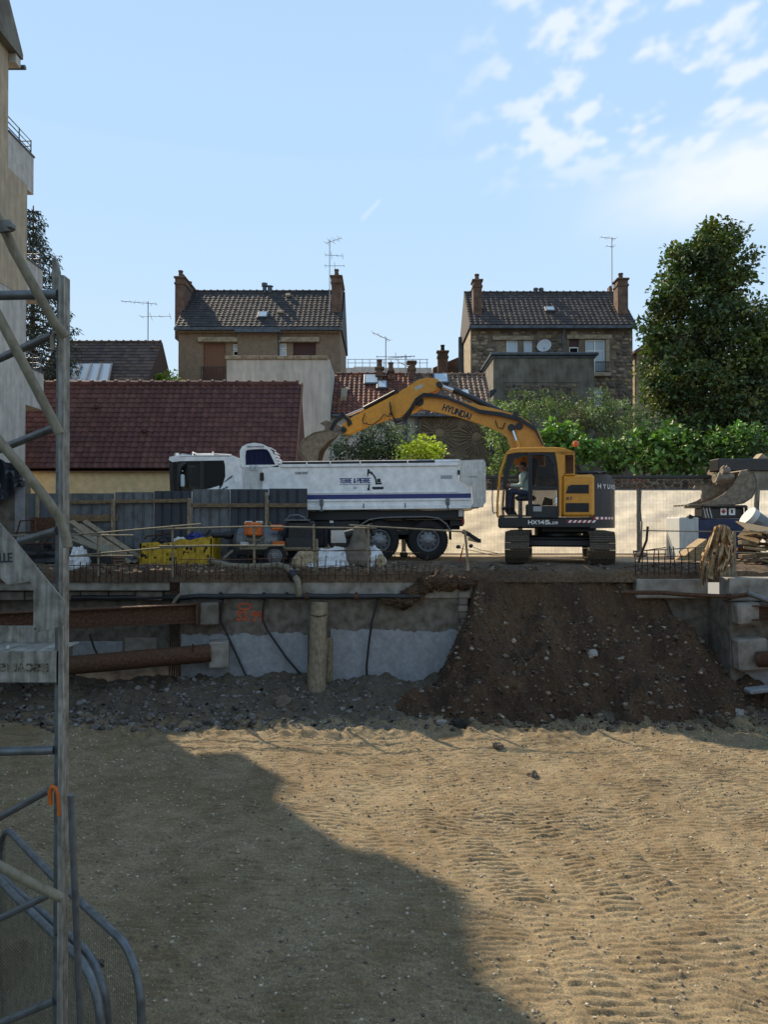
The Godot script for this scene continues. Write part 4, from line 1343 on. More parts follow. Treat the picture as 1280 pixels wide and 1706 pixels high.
	window(kh, X(1067, D), X(1072, D), Y(660, D), Y(640, D), -D - 0.1, M.white_frame, M.pane, 0)
	window(kh, X(1100, D), X(1112, D), Y(700, D), Y(665, D), -D - 0.1, M.white_frame, M.pane, 0)
	# tall house on the rise beyond, closing the gap at the far right
	var th := thing("terrace_house", "brown terrace house glimpsed through the dark foliage at the right edge", "house", P(1330, 867, 48.0))
	b = B.new(); b.span(P(1240, 900, 48.0), P(1480, 640, 48.0) + Vector3(0, 0, -6))
	part("wall", b, M.brick_buff, th)
	b = B.new(); b.prism(PackedVector2Array([Vector2(X(1236, 48), Y(641, 48)), Vector2(X(1350, 48), Y(590, 48)), Vector2(X(1484, 48), Y(641, 48))]), Vector3(0, 0, -47.7), Vector3.RIGHT, Vector3.UP, Vector3(0, 0, -6.5))
	part("roof", b, M.grey_render, th)

# ---------------------------------------------------------------- trees and shrubs
func foliage(b: B, c: Vector3, r: Vector3, clumps: int, cr: float, leaves: int, ll: float, lw: float, cols: Array, hang := 0.0) -> Array:   # leaves in clumps spread over the outer part of an ellipsoid; returns the clump centres
	var cen := []
	for i in clumps:
		var d := Vector3(rng.randfn(), rng.randfn(), rng.randfn()).normalized()
		var q := c + d * r * pow(rng.randf(), 0.42)
		cen.append(q)
		var rad := cr * rf(0.55, 1.3)
		var base := L(cols[rng.randi() % cols.size()])
		var gain0 := rf(0.75, 1.25) * (1.6 if ll > 0.175 and lw < 0.075 else 1.45)
		for k in leaves:
			var e := Vector3(rng.randfn(), rng.randfn(), rng.randfn()).normalized()
			var p := q + e * (rad * pow(rng.randf(), 0.5)) * Vector3(1.15, 0.8, 1.15)
			var gain := gain0 * rf(0.7, 1.35)
			b.col = Color(base.r * gain, base.g * gain, base.b * gain)
			var dir := (e + Vector3(rng.randfn() * 0.6, rng.randfn() * 0.6 - hang, rng.randfn() * 0.6)).normalized()
			var s := dir.cross(Vector3(rng.randfn() * 0.5, 1.0, rng.randfn() * 0.5)).normalized()
			var z := rf(0.65, 1.3)
			b.leaf(p, dir, s, ll * z, lw * z)
	return cen

func limb(b: B, p0: Vector3, p1: Vector3, r0: float, r1: float) -> void:
	var pts := []
	var rr := []
	for i in 6:
		var t := i / 5.0
		var w := p0.distance_to(p1) * 0.05 * sin(t * PI)
		pts.append(p0.lerp(p1, t) + Vector3(w * sin(i * 2.1 + p0.x), 0, w * cos(i * 1.7 + p1.x)))
		rr.append(lerpf(r0, r1, t))
	b.tube(pts, rr, 7)

func broad_tree(label: String, foot: Vector3, trunk_top: Vector3, lobes: Array, cols: Array, leaf_l: float, leaf_w: float, r0: float, called := "broadleaf_tree", category := "tree", m: Material = null, grow := 1.0) -> void:   # lobes: [centre, radii, clumps, clump radius, leaves per clump]
	var t := thing(called, label, category, foot)
	var b := B.new()
	limb(b, foot - Vector3(0, 0.15, 0), trunk_top, r0, r0 * 0.55)
	var cb := B.new()
	for q in lobes:
		var cen := foliage(cb, q[0], q[1] * grow, int(q[2] * (1.25 if grow > 1.0 else 1.0)), q[3] * grow, q[4], leaf_l, leaf_w, cols)
		limb(b, foot.lerp(trunk_top, rf(0.55, 0.95)), q[0], r0 * 0.45, r0 * 0.12)
		for k in range(0, cen.size(), 5): limb(b, q[0], cen[k], r0 * 0.14, r0 * 0.05)
	part("trunk", b, M.bark, t)
	part("crown", cb, m if m else M.leaf, t)

func garden() -> void:
	var b: B
	var g := UP_Y - 0.05
	# the big tree at the right
	var D := 32.0
	var f := func(px: float, py: float, dd := 0.0) -> Vector3: return P(px, py, D + dd)
	broad_tree("big dark green tree standing behind the fence at right", Vector3(X(1136, D), g, -D), f.call(1150, 600), [
		[f.call(1205, 392, 0.3), Vector3(0.85, 0.75, 0.9), 26, 0.34, 46],
		[f.call(1160, 430, -0.3), Vector3(1.2, 0.8, 1.2), 34, 0.38, 46],
		[f.call(1200, 450, 0.0), Vector3(1.4, 1.3, 1.4), 60, 0.42, 50],
		[f.call(1120, 490, 0.0), Vector3(0.95, 1.1, 1.1), 34, 0.38, 48],
		[f.call(1170, 530, 0.2), Vector3(2.1, 1.7, 1.8), 100, 0.46, 52],
		[f.call(1225, 560, -0.4), Vector3(1.6, 1.8, 1.6), 60, 0.46, 50],
		[f.call(1150, 620, 0.0), Vector3(1.9, 1.3, 1.6), 70, 0.42, 50],
		[f.call(1110, 640, 0.3), Vector3(1.0, 1.4, 1.0), 30, 0.36, 46],
		[f.call(1215, 660, 0.0), Vector3(1.9, 1.6, 1.6), 70, 0.44, 50],
		[f.call(1140, 700, 0.4), Vector3(1.7, 1.0, 1.4), 44, 0.44, 46],
		[f.call(1215, 720, 0.4), Vector3(1.9, 1.1, 1.4), 50, 0.44, 46],
		[f.call(1090, 560, 0.4), Vector3(0.6, 1.1, 0.8), 16, 0.36, 40],
		[f.call(1262, 600, 0.2), Vector3(1.0, 1.3, 1.0), 26, 0.42, 46]],
		["#46552f", "#3a4a2c", "#54612f", "#3d4a33", "#5c5f30", "#2f3c26"], 0.2, 0.07, 0.26, "broadleaf_tree", "tree", null, 1.1)
	D = 34.5
	broad_tree("dark tree filling the right edge behind the big tree", Vector3(X(1262, D), g, -D), f.call(1262, 720), [
		[f.call(1262, 660), Vector3(1.6, 1.5, 1.2), 50, 0.5, 44],
		[f.call(1300, 560), Vector3(1.5, 1.6, 1.3), 44, 0.5, 44],
		[f.call(1240, 730), Vector3(1.8, 1.0, 1.2), 46, 0.46, 44]],
		["#33402a", "#2c3826", "#3d4a30"], 0.18, 0.065, 0.2, "broadleaf_tree", "tree", null, 1.1)
	# shrubs along the garden wall
	var shrubs := [
		["grey-green olive bush behind the bucket above the truck bed", 27.5, 622, 720, [[0, 0, 1.35, 0.95, 34], [-30, 15, 0.9, 0.8, 20], [40, 12, 0.9, 0.8, 20]], ["#5c6647", "#4a5438", "#6d7657", "#3f4831"], 0.12, 0.032, 0],
		["dark leafy bush low behind the truck bed's middle", 26.0, 610, 752, [[0, 0, 1.3, 0.6, 30], [40, 4, 0.8, 0.5, 16]], ["#35422a", "#2c3824", "#414e31"], 0.12, 0.045, 0],
		["bright yellow-green shrub above the middle of the truck bed", 25.0, 700, 752, [[0, 0, 0.62, 0.42, 20], [-22, 8, 0.32, 0.3, 8], [20, -3, 0.35, 0.26, 8]], ["#9aa332", "#b0b43c", "#7f8c2c", "#c0bf4a"], 0.13, 0.055, 0],
		["sunlit mixed shrub between the truck's tail and the excavator cab", 25.5, 838, 745, [[0, 0, 0.75, 1.25, 34], [-8, 45, 0.7, 0.8, 20], [10, -45, 0.6, 0.6, 14]], ["#647443", "#7d8b52", "#4a5a33", "#8a9560"], 0.12, 0.042, 0],
		["pale feathery olive bush left of the dark annex window", 29.5, 870, 690, [[0, 0, 1.3, 0.95, 40], [55, -4, 1.0, 0.9, 28], [-38, 5, 0.7, 0.7, 16], [95, 8, 0.8, 0.7, 18]], ["#5f6b41", "#6f7b4a", "#4a5733", "#828c5a"], 0.13, 0.034, 0],
		["dry brownish bush between the olive bushes behind the cab", 28.5, 965, 702, [[0, 0, 0.85, 0.75, 26], [-25, 15, 0.7, 0.6, 16]], ["#504a38", "#443f31", "#5c5540"], 0.1, 0.025, 0],
		["grey-green olive bush in front of the stone house corner", 28.0, 1025, 700, [[0, 0, 1.25, 0.95, 40], [-28, -20, 0.7, 0.7, 16], [35, 12, 0.9, 0.8, 22]], ["#5d6a48", "#6d7a57", "#4b5739", "#7d8869"], 0.13, 0.032, 0],
		["fig-like shrub with large glossy leaves above the excavator beacon", 25.0, 938, 735, [[0, 0, 0.7, 0.62, 18], [-18, -14, 0.35, 0.35, 8], [28, 10, 0.6, 0.5, 12]], ["#51702f", "#628238", "#3d5826", "#6f8e46"], 0.24, 0.1, 1],
		["broad laurel hedge shrub with glossy leaves right of the excavator", 24.4, 1075, 745, [[0, 0, 1.2, 0.7, 34], [-52, 15, 0.8, 0.6, 18], [52, -6, 0.9, 0.65, 20], [20, 28, 1.5, 0.45, 22]], ["#456028", "#557233", "#34491f", "#64813e"], 0.23, 0.085, 1],
		["laurel shrub with glossy leaves below the big tree's trunk", 24.2, 1165, 762, [[0, 0, 0.85, 0.6, 22], [38, -14, 0.5, 0.6, 12], [-22, -22, 0.5, 0.4, 10]], ["#46602a", "#5a7536", "#34471f"], 0.22, 0.08, 1],
		["dark shrub in the shade behind the spare bucket", 24.6, 1240, 745, [[0, 0, 1.1, 0.8, 26], [-40, 15, 0.8, 0.6, 16]], ["#456028", "#557233", "#34491f"], 0.18, 0.076, 1],
		["small light green bush between the small house and brick house", 37.0, 275, 632, [[0, 0, 0.45, 0.45, 10], [10, 8, 0.4, 0.4, 8]], ["#6d8236", "#7d9040", "#5a6e2c"], 0.16, 0.06, 0]]
	for s in shrubs:
		var d: float = s[1] + (3.6 if s[1] < 27.0 else 2.6)
		var z: float = d / s[1]
		var lobes := []
		for q in s[4]:
			lobes.append([P(s[2] + q[0], s[3] + q[1], d + rf(-0.3, 0.3)), Vector3(q[2], q[3], q[2] * 0.75) * z, q[4], 0.33 if s[8] == 0 else 0.40, 46 if s[8] == 0 else 26])
		broad_tree(s[0], Vector3(X(s[2], d), g, -d), P(s[2], s[3] + 20, d), lobes, s[5], s[6], s[7], 0.07, "shrub", "shrub", M.leaf if s[8] == 0 else M.leaf_gloss)
	# spruce behind the apartment block
	D = 36.0
	var top := P(52, 340, D)
	var foot := Vector3(top.x, g, -D)
	var t := thing("spruce_tree", "dark spruce with drooping twigs rising behind the apartment block", "tree", foot)
	b = B.new(); b.tube([foot, top], [0.3, 0.03], 8)
	var cb := B.new()
	var y := 6.5
	while y < top.y - 0.2:
		var share := (top.y - y) / (top.y - 6.5)
		var k := 7
		for i in k:
			var an := TAU * i / k + y * 2.4 + rf(-0.3, 0.3)
			var rl := (0.3 + 3.3 * pow(share, 0.8)) * rf(0.55, 1.12)
			var dir := Vector3(cos(an), -0.12, sin(an)).normalized()
			var p0 := Vector3(foot.x, y, foot.z)
			var tip := p0 + dir * rl + Vector3(0, 0.12 * rl, 0)
			b.tube([p0, p0.lerp(tip, 0.5) + Vector3(0, -0.06 * rl, 0), tip], [0.05, 0.03, 0.012], 5)
			var m := int(40 * rl)
			for q in m:
				var u := 0.15 + 0.85 * sqrt(rng.randf())
				var p := p0.lerp(tip, u) + Vector3(rng.randfn() * 0.10, rf(-0.42, 0.1) * (0.4 + 0.6 * share), rng.randfn() * 0.10) + dir.cross(Vector3.UP) * (rng.randfn() * 0.22 * rl * (1.1 - u * 0.6))
				var cc := L(["#27332a", "#2f3d30", "#36432f"][rng.randi() % 3])
				var gain := rf(0.7, 1.4)
				cb.col = Color(cc.r * gain, cc.g * gain, cc.b * gain)
				var dd := (dir * 0.5 + Vector3(rng.randfn() * 0.5, -0.5 + rng.randfn() * 0.4, rng.randfn() * 0.5)).normalized()
				cb.leaf(p, dd, dd.cross(Vector3(rng.randfn(), 1, rng.randfn())).normalized(), rf(0.16, 0.3), 0.035)
		y += 0.42
	part("trunk", b, M.bark, t)
	part("crown", cb, M.needle, t)
	# old garden wall behind the fence
	D = 25.6
	var w := thing("garden_wall", "old dark garden wall with faded painted marks behind the white fence", "wall", P(1130, 925, D))
	b = B.new(); b.span(Vector3(X(560, D), g, -D), Vector3(X(1235, D), Y(797, D), -D - 0.3), 0.02)
	part("masonry", b, M.concrete_rough, w)
	stone_skin(w, X(800, D), X(1234, D), Y(830, D), Y(798, D), -D + 0.004, 0.2, [], ["#4d463c", "#3d3831", "#5c5346", "#6b4a3a"])
	b = B.new(); b.span(Vector3(X(560, D), Y(797, D), -D + 0.05), Vector3(X(1235, D), Y(792, D), -D - 0.35), 0.02)
	part("coping", b, M.iron, w)
	D = 24.6
	var p2 := thing("gate_pier", "grey concrete gate pier with dark coping slab behind the spare bucket", "pier", P(1260, 925, D))
	b = B.new(); b.span(Vector3(X(1230, D), g, -D), Vector3(X(1330, D), Y(784, D), -D - 0.5), 0.02)
	part("masonry", b, M.grey_render, p2)
	b = B.new(); b.span(Vector3(X(1196, D), Y(785, D), -D + 0.1), Vector3(X(1336, D), Y(764, D), -D - 0.6), 0.03)
	part("coping", b, M.machine_black, p2)
	b = B.new(); b.prism(PackedVector2Array([Vector2(X(1264, D), Y(764.2, D)), Vector2(X(1272, D), Y(755, D)), Vector2(X(1284, D), Y(764.2, D))]), Vector3(0, 0, -D), Vector3.RIGHT, Vector3.UP, Vector3(0, 0, -0.4))
	part("ridge_stone", b, M.limestone, p2)

# ---------------------------------------------------------------- site hoarding and white sheeted fence
func hoarding_and_fence() -> void:
	var b: B
	var D := 18.5
	var h := thing("hoarding", "grey corrugated steel hoarding with timber rails in front of the truck cab", "hoarding", P(310, 925, D))
	# folded sheets, each a part; shared profile of six ribs
	var sheets := [[46, 117, 822, "hoard_mid"], [118, 190, 822, "hoard_grey"], [191, 256, 820, "hoard_grey"], [257, 319, 818, "hoard_dark"], [320, 383, 815, "hoard_grey"], [384, 447, 815, "hoard_dark"], [448, 512, 814, "hoard_dark"]]
	var j := 0
	for s in sheets:
		b = B.new()
		var x0 := X(s[0], D); var x1 := X(s[1], D)
		var y1 := Y(s[2], D)
		var n := 4
		var w := (x1 - x0) / n
		var prof := []
		for k in n: prof.append_array([Vector2(x0 + k * w, 0.0), Vector2(x0 + k * w + w * 0.08, 0.035), Vector2(x0 + k * w + w * 0.8, 0.035), Vector2(x0 + k * w + w * 0.88, 0.0)])
		prof.append(Vector2(x1, 0.0))
		var z := -D + 0.012 * (j % 2)
		for i in prof.size() - 1:
			var p: Vector2 = prof[i]; var q: Vector2 = prof[i + 1]
			var o := Vector3(-(q.y - p.y), 0, q.x - p.x)
			b.quad_o(Vector3(p.x, UP_Y - 0.08, z + p.y), Vector3(q.x, UP_Y - 0.08, z + q.y), Vector3(q.x, y1, z + q.y), Vector3(p.x, y1, z + p.y), o)
			b.quad_o(Vector3(p.x, UP_Y - 0.08, z + p.y - 0.006), Vector3(q.x, UP_Y - 0.08, z + q.y - 0.006), Vector3(q.x, y1, z + q.y - 0.006), Vector3(p.x, y1, z + p.y - 0.006), -o)
			b.quad_o(Vector3(p.x, y1, z + p.y), Vector3(q.x, y1, z + q.y), Vector3(q.x, y1, z + q.y - 0.006), Vector3(p.x, y1, z + p.y - 0.006), Vector3.UP)
		part("steel_sheet", b, M[s[3]], h)
		j += 1
	for q in [[100, 837, 318, 834, 6], [319, 842, 512, 842, 6.5], [110, 864, 196, 863, 11]]:
		b = B.new(); b.bar(P(q[0], q[1], D - 0.12), P(q[2], q[3], D - 0.12), 0.06, q[4] / FOCAL * D, Vector3.UP, 0.008)
		part("timber_rail", b, M.wood, h)
	for q in [[188, 832, 925, 6], [315, 830, 925, 6], [444, 820, 925, 5], [62, 815, 925, 5]]:
		b = B.new(); b.bar(P(q[0], q[2], D - 0.2), P(q[0], q[1], D - 0.2), q[3] / FOCAL * D, 0.07, Vector3.BACK, 0.008)
		part("timber_post", b, M.wood_v, h)
	b = B.new(); b.bar(P(448, 870, D - 0.16), P(478, 925, D - 0.9), 0.06, 0.06)
	part("timber_brace", b, M.wood, h)
	# temporary fence panels, each with its white sheet
	D = 21.6
	var joints := [478.0, 673.0, 868.0, 1066.0, 1263.0, 1460.0]
	for k in joints.size() - 1:
		var names := ["white sheeted fence panel hidden behind the truck's fuel tank", "white sheeted fence panel seen between the truck's rear wheels", "white sheeted fence panel behind the excavator cab and left track", "wrinkled white sheeted fence panel between the excavator and spare bucket", "white sheeted fence panel at the right edge behind the grey tube"]
		var x0 := X(joints[k] + 2.5, D); var x1 := X(joints[k + 1] - 2.5, D)
		var y0 := UP_Y + 0.06; var y1 := Y(816, D)
		var f := thing("fence_panel", names[k], "fence panel", Vector3((x0 + x1) * 0.5, UP_Y, -D), "white sheeted fence panels")
		b = B.new()
		var zz := -D + 0.03
		b.tube([Vector3(x0, y0 - 0.06, zz), Vector3(x0, y0 + 0.5, zz), Vector3(x0 + 0.03 * sin(k * 2.0 + 1.0), y0 + 0.95, zz), Vector3(x0, y0 + 1.0, zz), Vector3(x0 - 0.03, y0 + 1.4, zz), Vector3(x0, y1, zz)], 0.022, 7)
		b.tube([Vector3(x1, y0 - 0.06, zz), Vector3(x1, y0 + 0.9, zz), Vector3(x1 + 0.02, y0 + 1.5, zz), Vector3(x1, y1, zz)], 0.022, 7)
		b.tube([Vector3(x0, y1, zz), Vector3(x1, y1, zz)], 0.02, 7)
		b.tube([Vector3(x0, y0, zz), Vector3(x1, y0, zz)], 0.018, 7)
		part("frame", b, M.galv, f)
		b = B.new()
		var nx := 34
		for i in nx: b.bar(Vector3(lerpf(x0, x1, (i + 0.5) / nx), y0, zz + 0.012), Vector3(lerpf(x0, x1, (i + 0.5) / nx), y1, zz + 0.012), 0.003, 0.003)
		for i in 9: b.bar(Vector3(x0, lerpf(y0, y1, (i + 0.5) / 9), zz + 0.018), Vector3(x1, lerpf(y0, y1, (i + 0.5) / 9), zz + 0.018), 0.003, 0.003)
		part("wire_mesh", b, M.plastic_white, f)
		b = B.new()
		var rows := []
		for i in 29:
			var row := PackedVector3Array()
			for m in 19:
				var u := i / 28.0; var v := m / 18.0
				var x := lerpf(x0 + 0.02, x1 - 0.02, u); var y := lerpf(y0 - 0.02, y1 + 0.02, v)
				var fold := sin((u * 3.0 - v * 2.0) * 5.0 + k) * 0.03 + 0.02 * sin(u * 23.0 + v * 9.0 + k * 2.0) + 0.012 * sin(v * 31.0 - u * 14.0)
				if m == 18: y -= 0.04 * absf(sin(u * 17.0 + k))
				row.append(Vector3(x, y, zz - 0.075 + fold * sin(v * PI) * 0.9))
			rows.append(row)
		for i in 28:
			for m in 18: b.quad_o(rows[i][m], rows[i + 1][m], rows[i + 1][m + 1], rows[i][m + 1], Vector3.BACK)
		part("white_sheet", b, M.sheet_white, f)
		b = B.new(); b.box(Vector3(x0 - 0.05, UP_Y + 0.05, -D), Vector3(0.24, 0.13, 0.62), Basis(), 0.03)
		part("foot_block", b, M.concrete, f)

func pxpoly(pts: Array, d: float) -> PackedVector2Array:
	var o := PackedVector2Array()
	for q in pts: o.append(Vector2(X(q[0], d), Y(q[1], d)))
	return o

func slab(b: B, pts: Array, d: float, z: float, dep: float) -> B:   # an outline given at depth d, front face at z, thickness dep going away
	return b.prism(pxpoly(pts, d), Vector3(0, 0, z), Vector3.RIGHT, Vector3.UP, Vector3(0, 0, -dep))

func truck_wheel(t: Node, c: Vector3, out: float, r: float) -> void:
	var ax := Vector3(0, 0, out)
	var b := B.new()
	b.lathe([Vector2(0.30, -0.30), Vector2(r * 0.9, -0.30), Vector2(r, -0.25), Vector2(r, -0.05), Vector2(r * 0.93, 0.0), Vector2(r * 0.72, 0.015), Vector2(0.31, -0.01), Vector2(0.30, -0.05)], c, ax, 40)
	for k in 44:
		var an := TAU * k / 44.0
		var dr := Vector3(cos(an), sin(an), 0)
		b.box(c + dr * (r - 0.005) - ax * 0.07, Vector3(0.022, 0.035, 0.09), Basis(dr, Vector3(-dr.y, dr.x, 0), Vector3.BACK))
	var w := part("wheel", b, M.rubber, t)
	b = B.new()
	b.lathe([Vector2(0.305, -0.02), Vector2(0.30, 0.0), Vector2(0.285, 0.0), Vector2(0.27, -0.05), Vector2(0.24, -0.10), Vector2(0.15, -0.075), Vector2(0.14, -0.02), Vector2(0.10, -0.01), Vector2(0.095, 0.04), Vector2(0.05, 0.055), Vector2(0.0, 0.055)], c, ax, 32)
	for k in 10:
		var an := TAU * k / 10.0
		b.cyl(c + Vector3(cos(an), sin(an), 0) * 0.17 - ax * 0.08, c + Vector3(cos(an), sin(an), 0) * 0.17 - ax * 0.03, 0.016, 0.016, 6)
	part("rim", b, M.rim, w)
	b = B.new()
	for k in 10:
		var an := TAU * (k + 0.5) / 10.0
		var q := c + Vector3(cos(an), sin(an), 0) * 0.215 - ax * 0.082
		b.cyl(q, q + ax * 0.006, 0.03, 0.03, 8)
	part("hand_hole", b, M.black, w)

func truck() -> void:
	var D := 19.2
	var zn := -D
	var zf := -D - 2.45
	var b: B
	var t := thing("tipper_truck", "white tipper truck with a blue stripe being loaded by the excavator", "truck", Vector3(X(673, D), UP_Y, zn - 1.2))
	# --- chassis
	b = B.new()
	for z in [zn - 0.75, zn - 1.7]: b.span(Vector3(X(300, D), Y(884, D), z), Vector3(X(772, D), Y(866, D), z - 0.09), 0.01)
	for px in [330, 420, 520, 600, 674, 760]: b.span(Vector3(X(px, D), Y(882, D), zn - 0.8), Vector3(X(px + 6, D), Y(868, D), zn - 1.7))
	b.span(Vector3(X(515, D), Y(880, D), zn - 0.3), Vector3(X(600, D), Y(866, D), zn - 2.1), 0.02)
	b.span(Vector3(X(512, D), Y(865.9, D), zn - 0.22), Vector3(X(776, D), Y(850, D), zn - 2.2), 0.02)
	b.span(Vector3(X(752, D), Y(878, D), zn - 0.4), Vector3(X(776, D), Y(866, D), zn - 2.0), 0.02)
	part("chassis", b, M.black, t)
	b = B.new()
	for px in [632, 714]: b.cyl(Vector3(X(px, D), Y(903, D), zn - 0.2), Vector3(X(px, D), Y(903, D), zf + 0.2), 0.09, 0.09, 10)
	b.blob(Vector3(X(632, D), Y(903, D), zn - 1.2), Vector3(0.25, 0.25, 0.2), 1.0, 0.05); b.blob(Vector3(X(714, D), Y(903, D), zn - 1.2), Vector3(0.25, 0.25, 0.2), 1.0, 0.05)
	b.bar(Vector3(X(632, D), Y(895, D), zn - 0.6), Vector3(X(714, D), Y(895, D), zn - 0.6), 0.1, 0.12)
	b.prism(pxpoly([[655, 884], [692, 884], [682, 900], [665, 900]], D), Vector3(0, 0, zn - 0.55), Vector3.RIGHT, Vector3.UP, Vector3(0, 0, -0.12))
	part("axle_assembly", b, M.black, t)
	for px in [632, 714, 345]:
		var c := Vector3(X(px, D), UP_Y + 0.535, zn + 0.02)
		truck_wheel(t, c, 1.0, 0.54)
		truck_wheel(t, Vector3(c.x, c.y, zf - 0.02), -1.0, 0.54)
	# --- mudguard over the two rear wheels
	b = B.new()
	var arc := [[597, 882], [604, 872], [616, 865], [635, 862], [675, 861], [712, 861], [732, 864], [745, 874], [751, 884]]
	for i in arc.size() - 1:
		var p0 := P(arc[i][0], arc[i][1], D); var p1 := P(arc[i + 1][0], arc[i + 1][1], D)
		b.bar(Vector3(p0.x, p0.y, zn - 0.2), Vector3(p1.x, p1.y, zn - 0.2), 0.5, 0.035, Vector3.UP)
	part("mudguard", b, M.galv, t)
	b = B.new(); b.span(Vector3(X(751, D), Y(900, D), zn), Vector3(X(753, D), Y(876, D), zn - 0.45))
	part("mud_flap", b, M.rubber, t)
	# --- tanks and boxes between the axles
	b = B.new(); b.box(Vector3(X(565, D), Y(893, D), zn - 0.42), Vector3(0.72, 0.62, 0.6), Basis(), 0.14)
	part("fuel_tank", b, M.chrome, t)
	b = B.new(); b.box(Vector3(X(526, D), Y(893, D), zn - 0.4), Vector3(0.5, 0.6, 0.55), Basis(), 0.04)
	part("battery_box", b, M.steel_dark, t)
	b = B.new(); b.span(Vector3(X(542, D), Y(910, D), zn - 0.06), Vector3(X(546, D), Y(878, D), zn - 0.1))
	b.span(Vector3(X(577, D), Y(910, D), zn - 0.06), Vector3(X(581, D), Y(878, D), zn - 0.1))
	part("tank_strap", b, M.steel_dark, t)
	b = B.new(); b.span(Vector3(X(549, D), Y(870, D), zn - 0.26), Vector3(X(555, D), Y(866, D), zn - 0.29))
	part("marker_plate", b, M.print_white, t)
	# --- tipping body
	var bed := Node3D.new()
	bed.name = "tipping_body"
	t.add_child(bed, true)
	var T0 := 771.5
	b = B.new()
	slab(b, [[438, 848], [438, 779], [470, T0], [766, T0], [766, 800], [779, 811], [787, 812], [789, 842], [786, 848]], D, zn, 0.09)
	part("side_panel", b, M.truck_white, bed)
	b = B.new()
	slab(b, [[438, 848], [438, 779], [470, T0], [806, T0], [806, 848]], D, zf + 0.09, 0.09)
	part("side_panel", b, M.truck_white, bed)
	b = B.new(); b.span(Vector3(X(438, D), Y(848, D), zn - 0.092), Vector3(X(800, D), Y(840, D), zf + 0.092))
	part("floor", b, M.truck_white2, bed)
	b = B.new(); slab(b, [[767, 800], [767, 768], [808, 767], [811, 772], [811, 838], [803, 846], [788, 846], [790, 842], [788, 811.5], [780, 810]], D, zn + 0.03, 0.14)
	part("rear_post", b, M.truck_white2, bed)
	b = B.new(); b.span(Vector3(X(799, D), Y(846, D), zn - 0.115), Vector3(X(808, D), Y(770, D), zf + 0.1), 0.02)
	part("tailgate", b, M.truck_white2, bed)
	b = B.new()   # pressed folds, rims and the lower rail
	b.span(Vector3(X(470, D), Y(777, D), zn + 0.045), Vector3(X(765, D), Y(771, D), zn + 0.002), 0.012)
	b.span(Vector3(X(440, D), Y(848.5, D), zn + 0.06), Vector3(X(786, D), Y(841, D), zn + 0.002), 0.014)
	b.span(Vector3(X(440, D), Y(834.5, D), zn + 0.03), Vector3(X(787, D), Y(831.5, D), zn + 0.002), 0.01)
	b.prism(PackedVector2Array([Vector2(Y(822, D), 0.002), Vector2(Y(821, D), 0.016), Vector2(Y(819, D), 0.016), Vector2(Y(818, D), 0.002)]), Vector3(X(480, D), 0, zn), Vector3.UP, Vector3.BACK, Vector3(X(764, D) - X(480, D), 0, 0))
	part("side_rib", b, M.truck_white, bed)
	b = B.new(); b.span(Vector3(X(440, D), Y(830.5, D), zn + 0.012), Vector3(X(786, D), Y(823, D), zn + 0.002))
	part("blue_stripe", b, M.blue_paint, bed)
	b = B.new(); b.tube([Vector3(X(472, D), Y(770.2, D), zn + 0.01), Vector3(X(726, D), Y(769.6, D), zn + 0.01)], 0.045, 8)
	part("cover_roll", b, M.black, bed)
	b = B.new(); b.tube([Vector3(X(468, D), Y(769.3, D), zn - 0.03), Vector3(X(768, D), Y(768.4, D), zn - 0.03)], 0.04, 8)
	for px in [513, 552, 602, 681]: b.box(Vector3(X(px, D), Y(770.5, D), zn + 0.03), Vector3(0.03, 0.1, 0.1))
	part("top_rail", b, M.truck_white, bed)
	for px in [537, 747]:
		b = B.new()
		b.span(Vector3(X(px - 3, D), Y(842, D), zn + 0.09), Vector3(X(px + 3, D), Y(831, D), zn + 0.032), 0.01)
		b.span(Vector3(X(px - 1.6, D), Y(852, D), zn + 0.075), Vector3(X(px + 1.6, D), Y(842, D), zn + 0.03), 0.008)
		b.cyl(Vector3(X(px - 3.5, D), Y(849.5, D), zn + 0.07), Vector3(X(px + 3.5, D), Y(849.5, D), zn + 0.07), 0.03, 0.03, 8)
		part("side_hinge", b, M.galv, bed)
	for px in [607, 676]:
		b = B.new(); b.span(Vector3(X(px - 1, D), Y(846, D), zn + 0.075), Vector3(X(px + 1, D), Y(838, D), zn + 0.061))
		part("side_latch", b, M.galv, bed)
	for q in [[447, 470, 0], [741, 762, 1]]:   # white corner marks
		b = B.new()
		var px0: float = q[0]; var px1: float = q[1]
		b.span(Vector3(X(px0, D), Y(782.5, D), zn + 0.006), Vector3(X(px1, D), Y(779.5, D), zn + 0.002))
		var vx: float = px0 if q[2] == 0 else px1 - 3.0
		b.span(Vector3(X(vx, D), Y(800, D) if q[2] == 1 else Y(804, D), zn + 0.006), Vector3(X(vx + 3, D), Y(782.6, D), zn + 0.002))
		part("corner_mark", b, M.print_white, bed)
	# headboard and rock guard with a net inside
	b = B.new()
	slab(b, [[404, 848], [404, 776], [470, 776], [470, 779], [437, 790], [437, 848]], D, zn - 0.02, 0.1)
	b.span(Vector3(X(428, D), Y(846, D), zn - 0.13), Vector3(X(436, D), Y(776, D), zf + 0.1))
	part("headboard", b, M.truck_white2, bed)
	b = B.new()
	var outer := [[402, 776], [401, 748], [405, 741], [413, 737], [425, 735], [438, 737], [448, 742], [455, 750], [462, 763], [466, 776]]
	var inner := [[410, 772], [410, 756], [411, 748.5], [414, 746.5], [425, 745.5], [438, 745], [446, 746], [450, 751], [456, 763], [460, 772]]
	for i in outer.size() - 1:
		slab(b, [outer[i], outer[i + 1], inner[i + 1], inner[i]], D, zn, 0.07)
	slab(b, [outer[0], inner[0], inner[9], outer[9]], D, zn, 0.07)
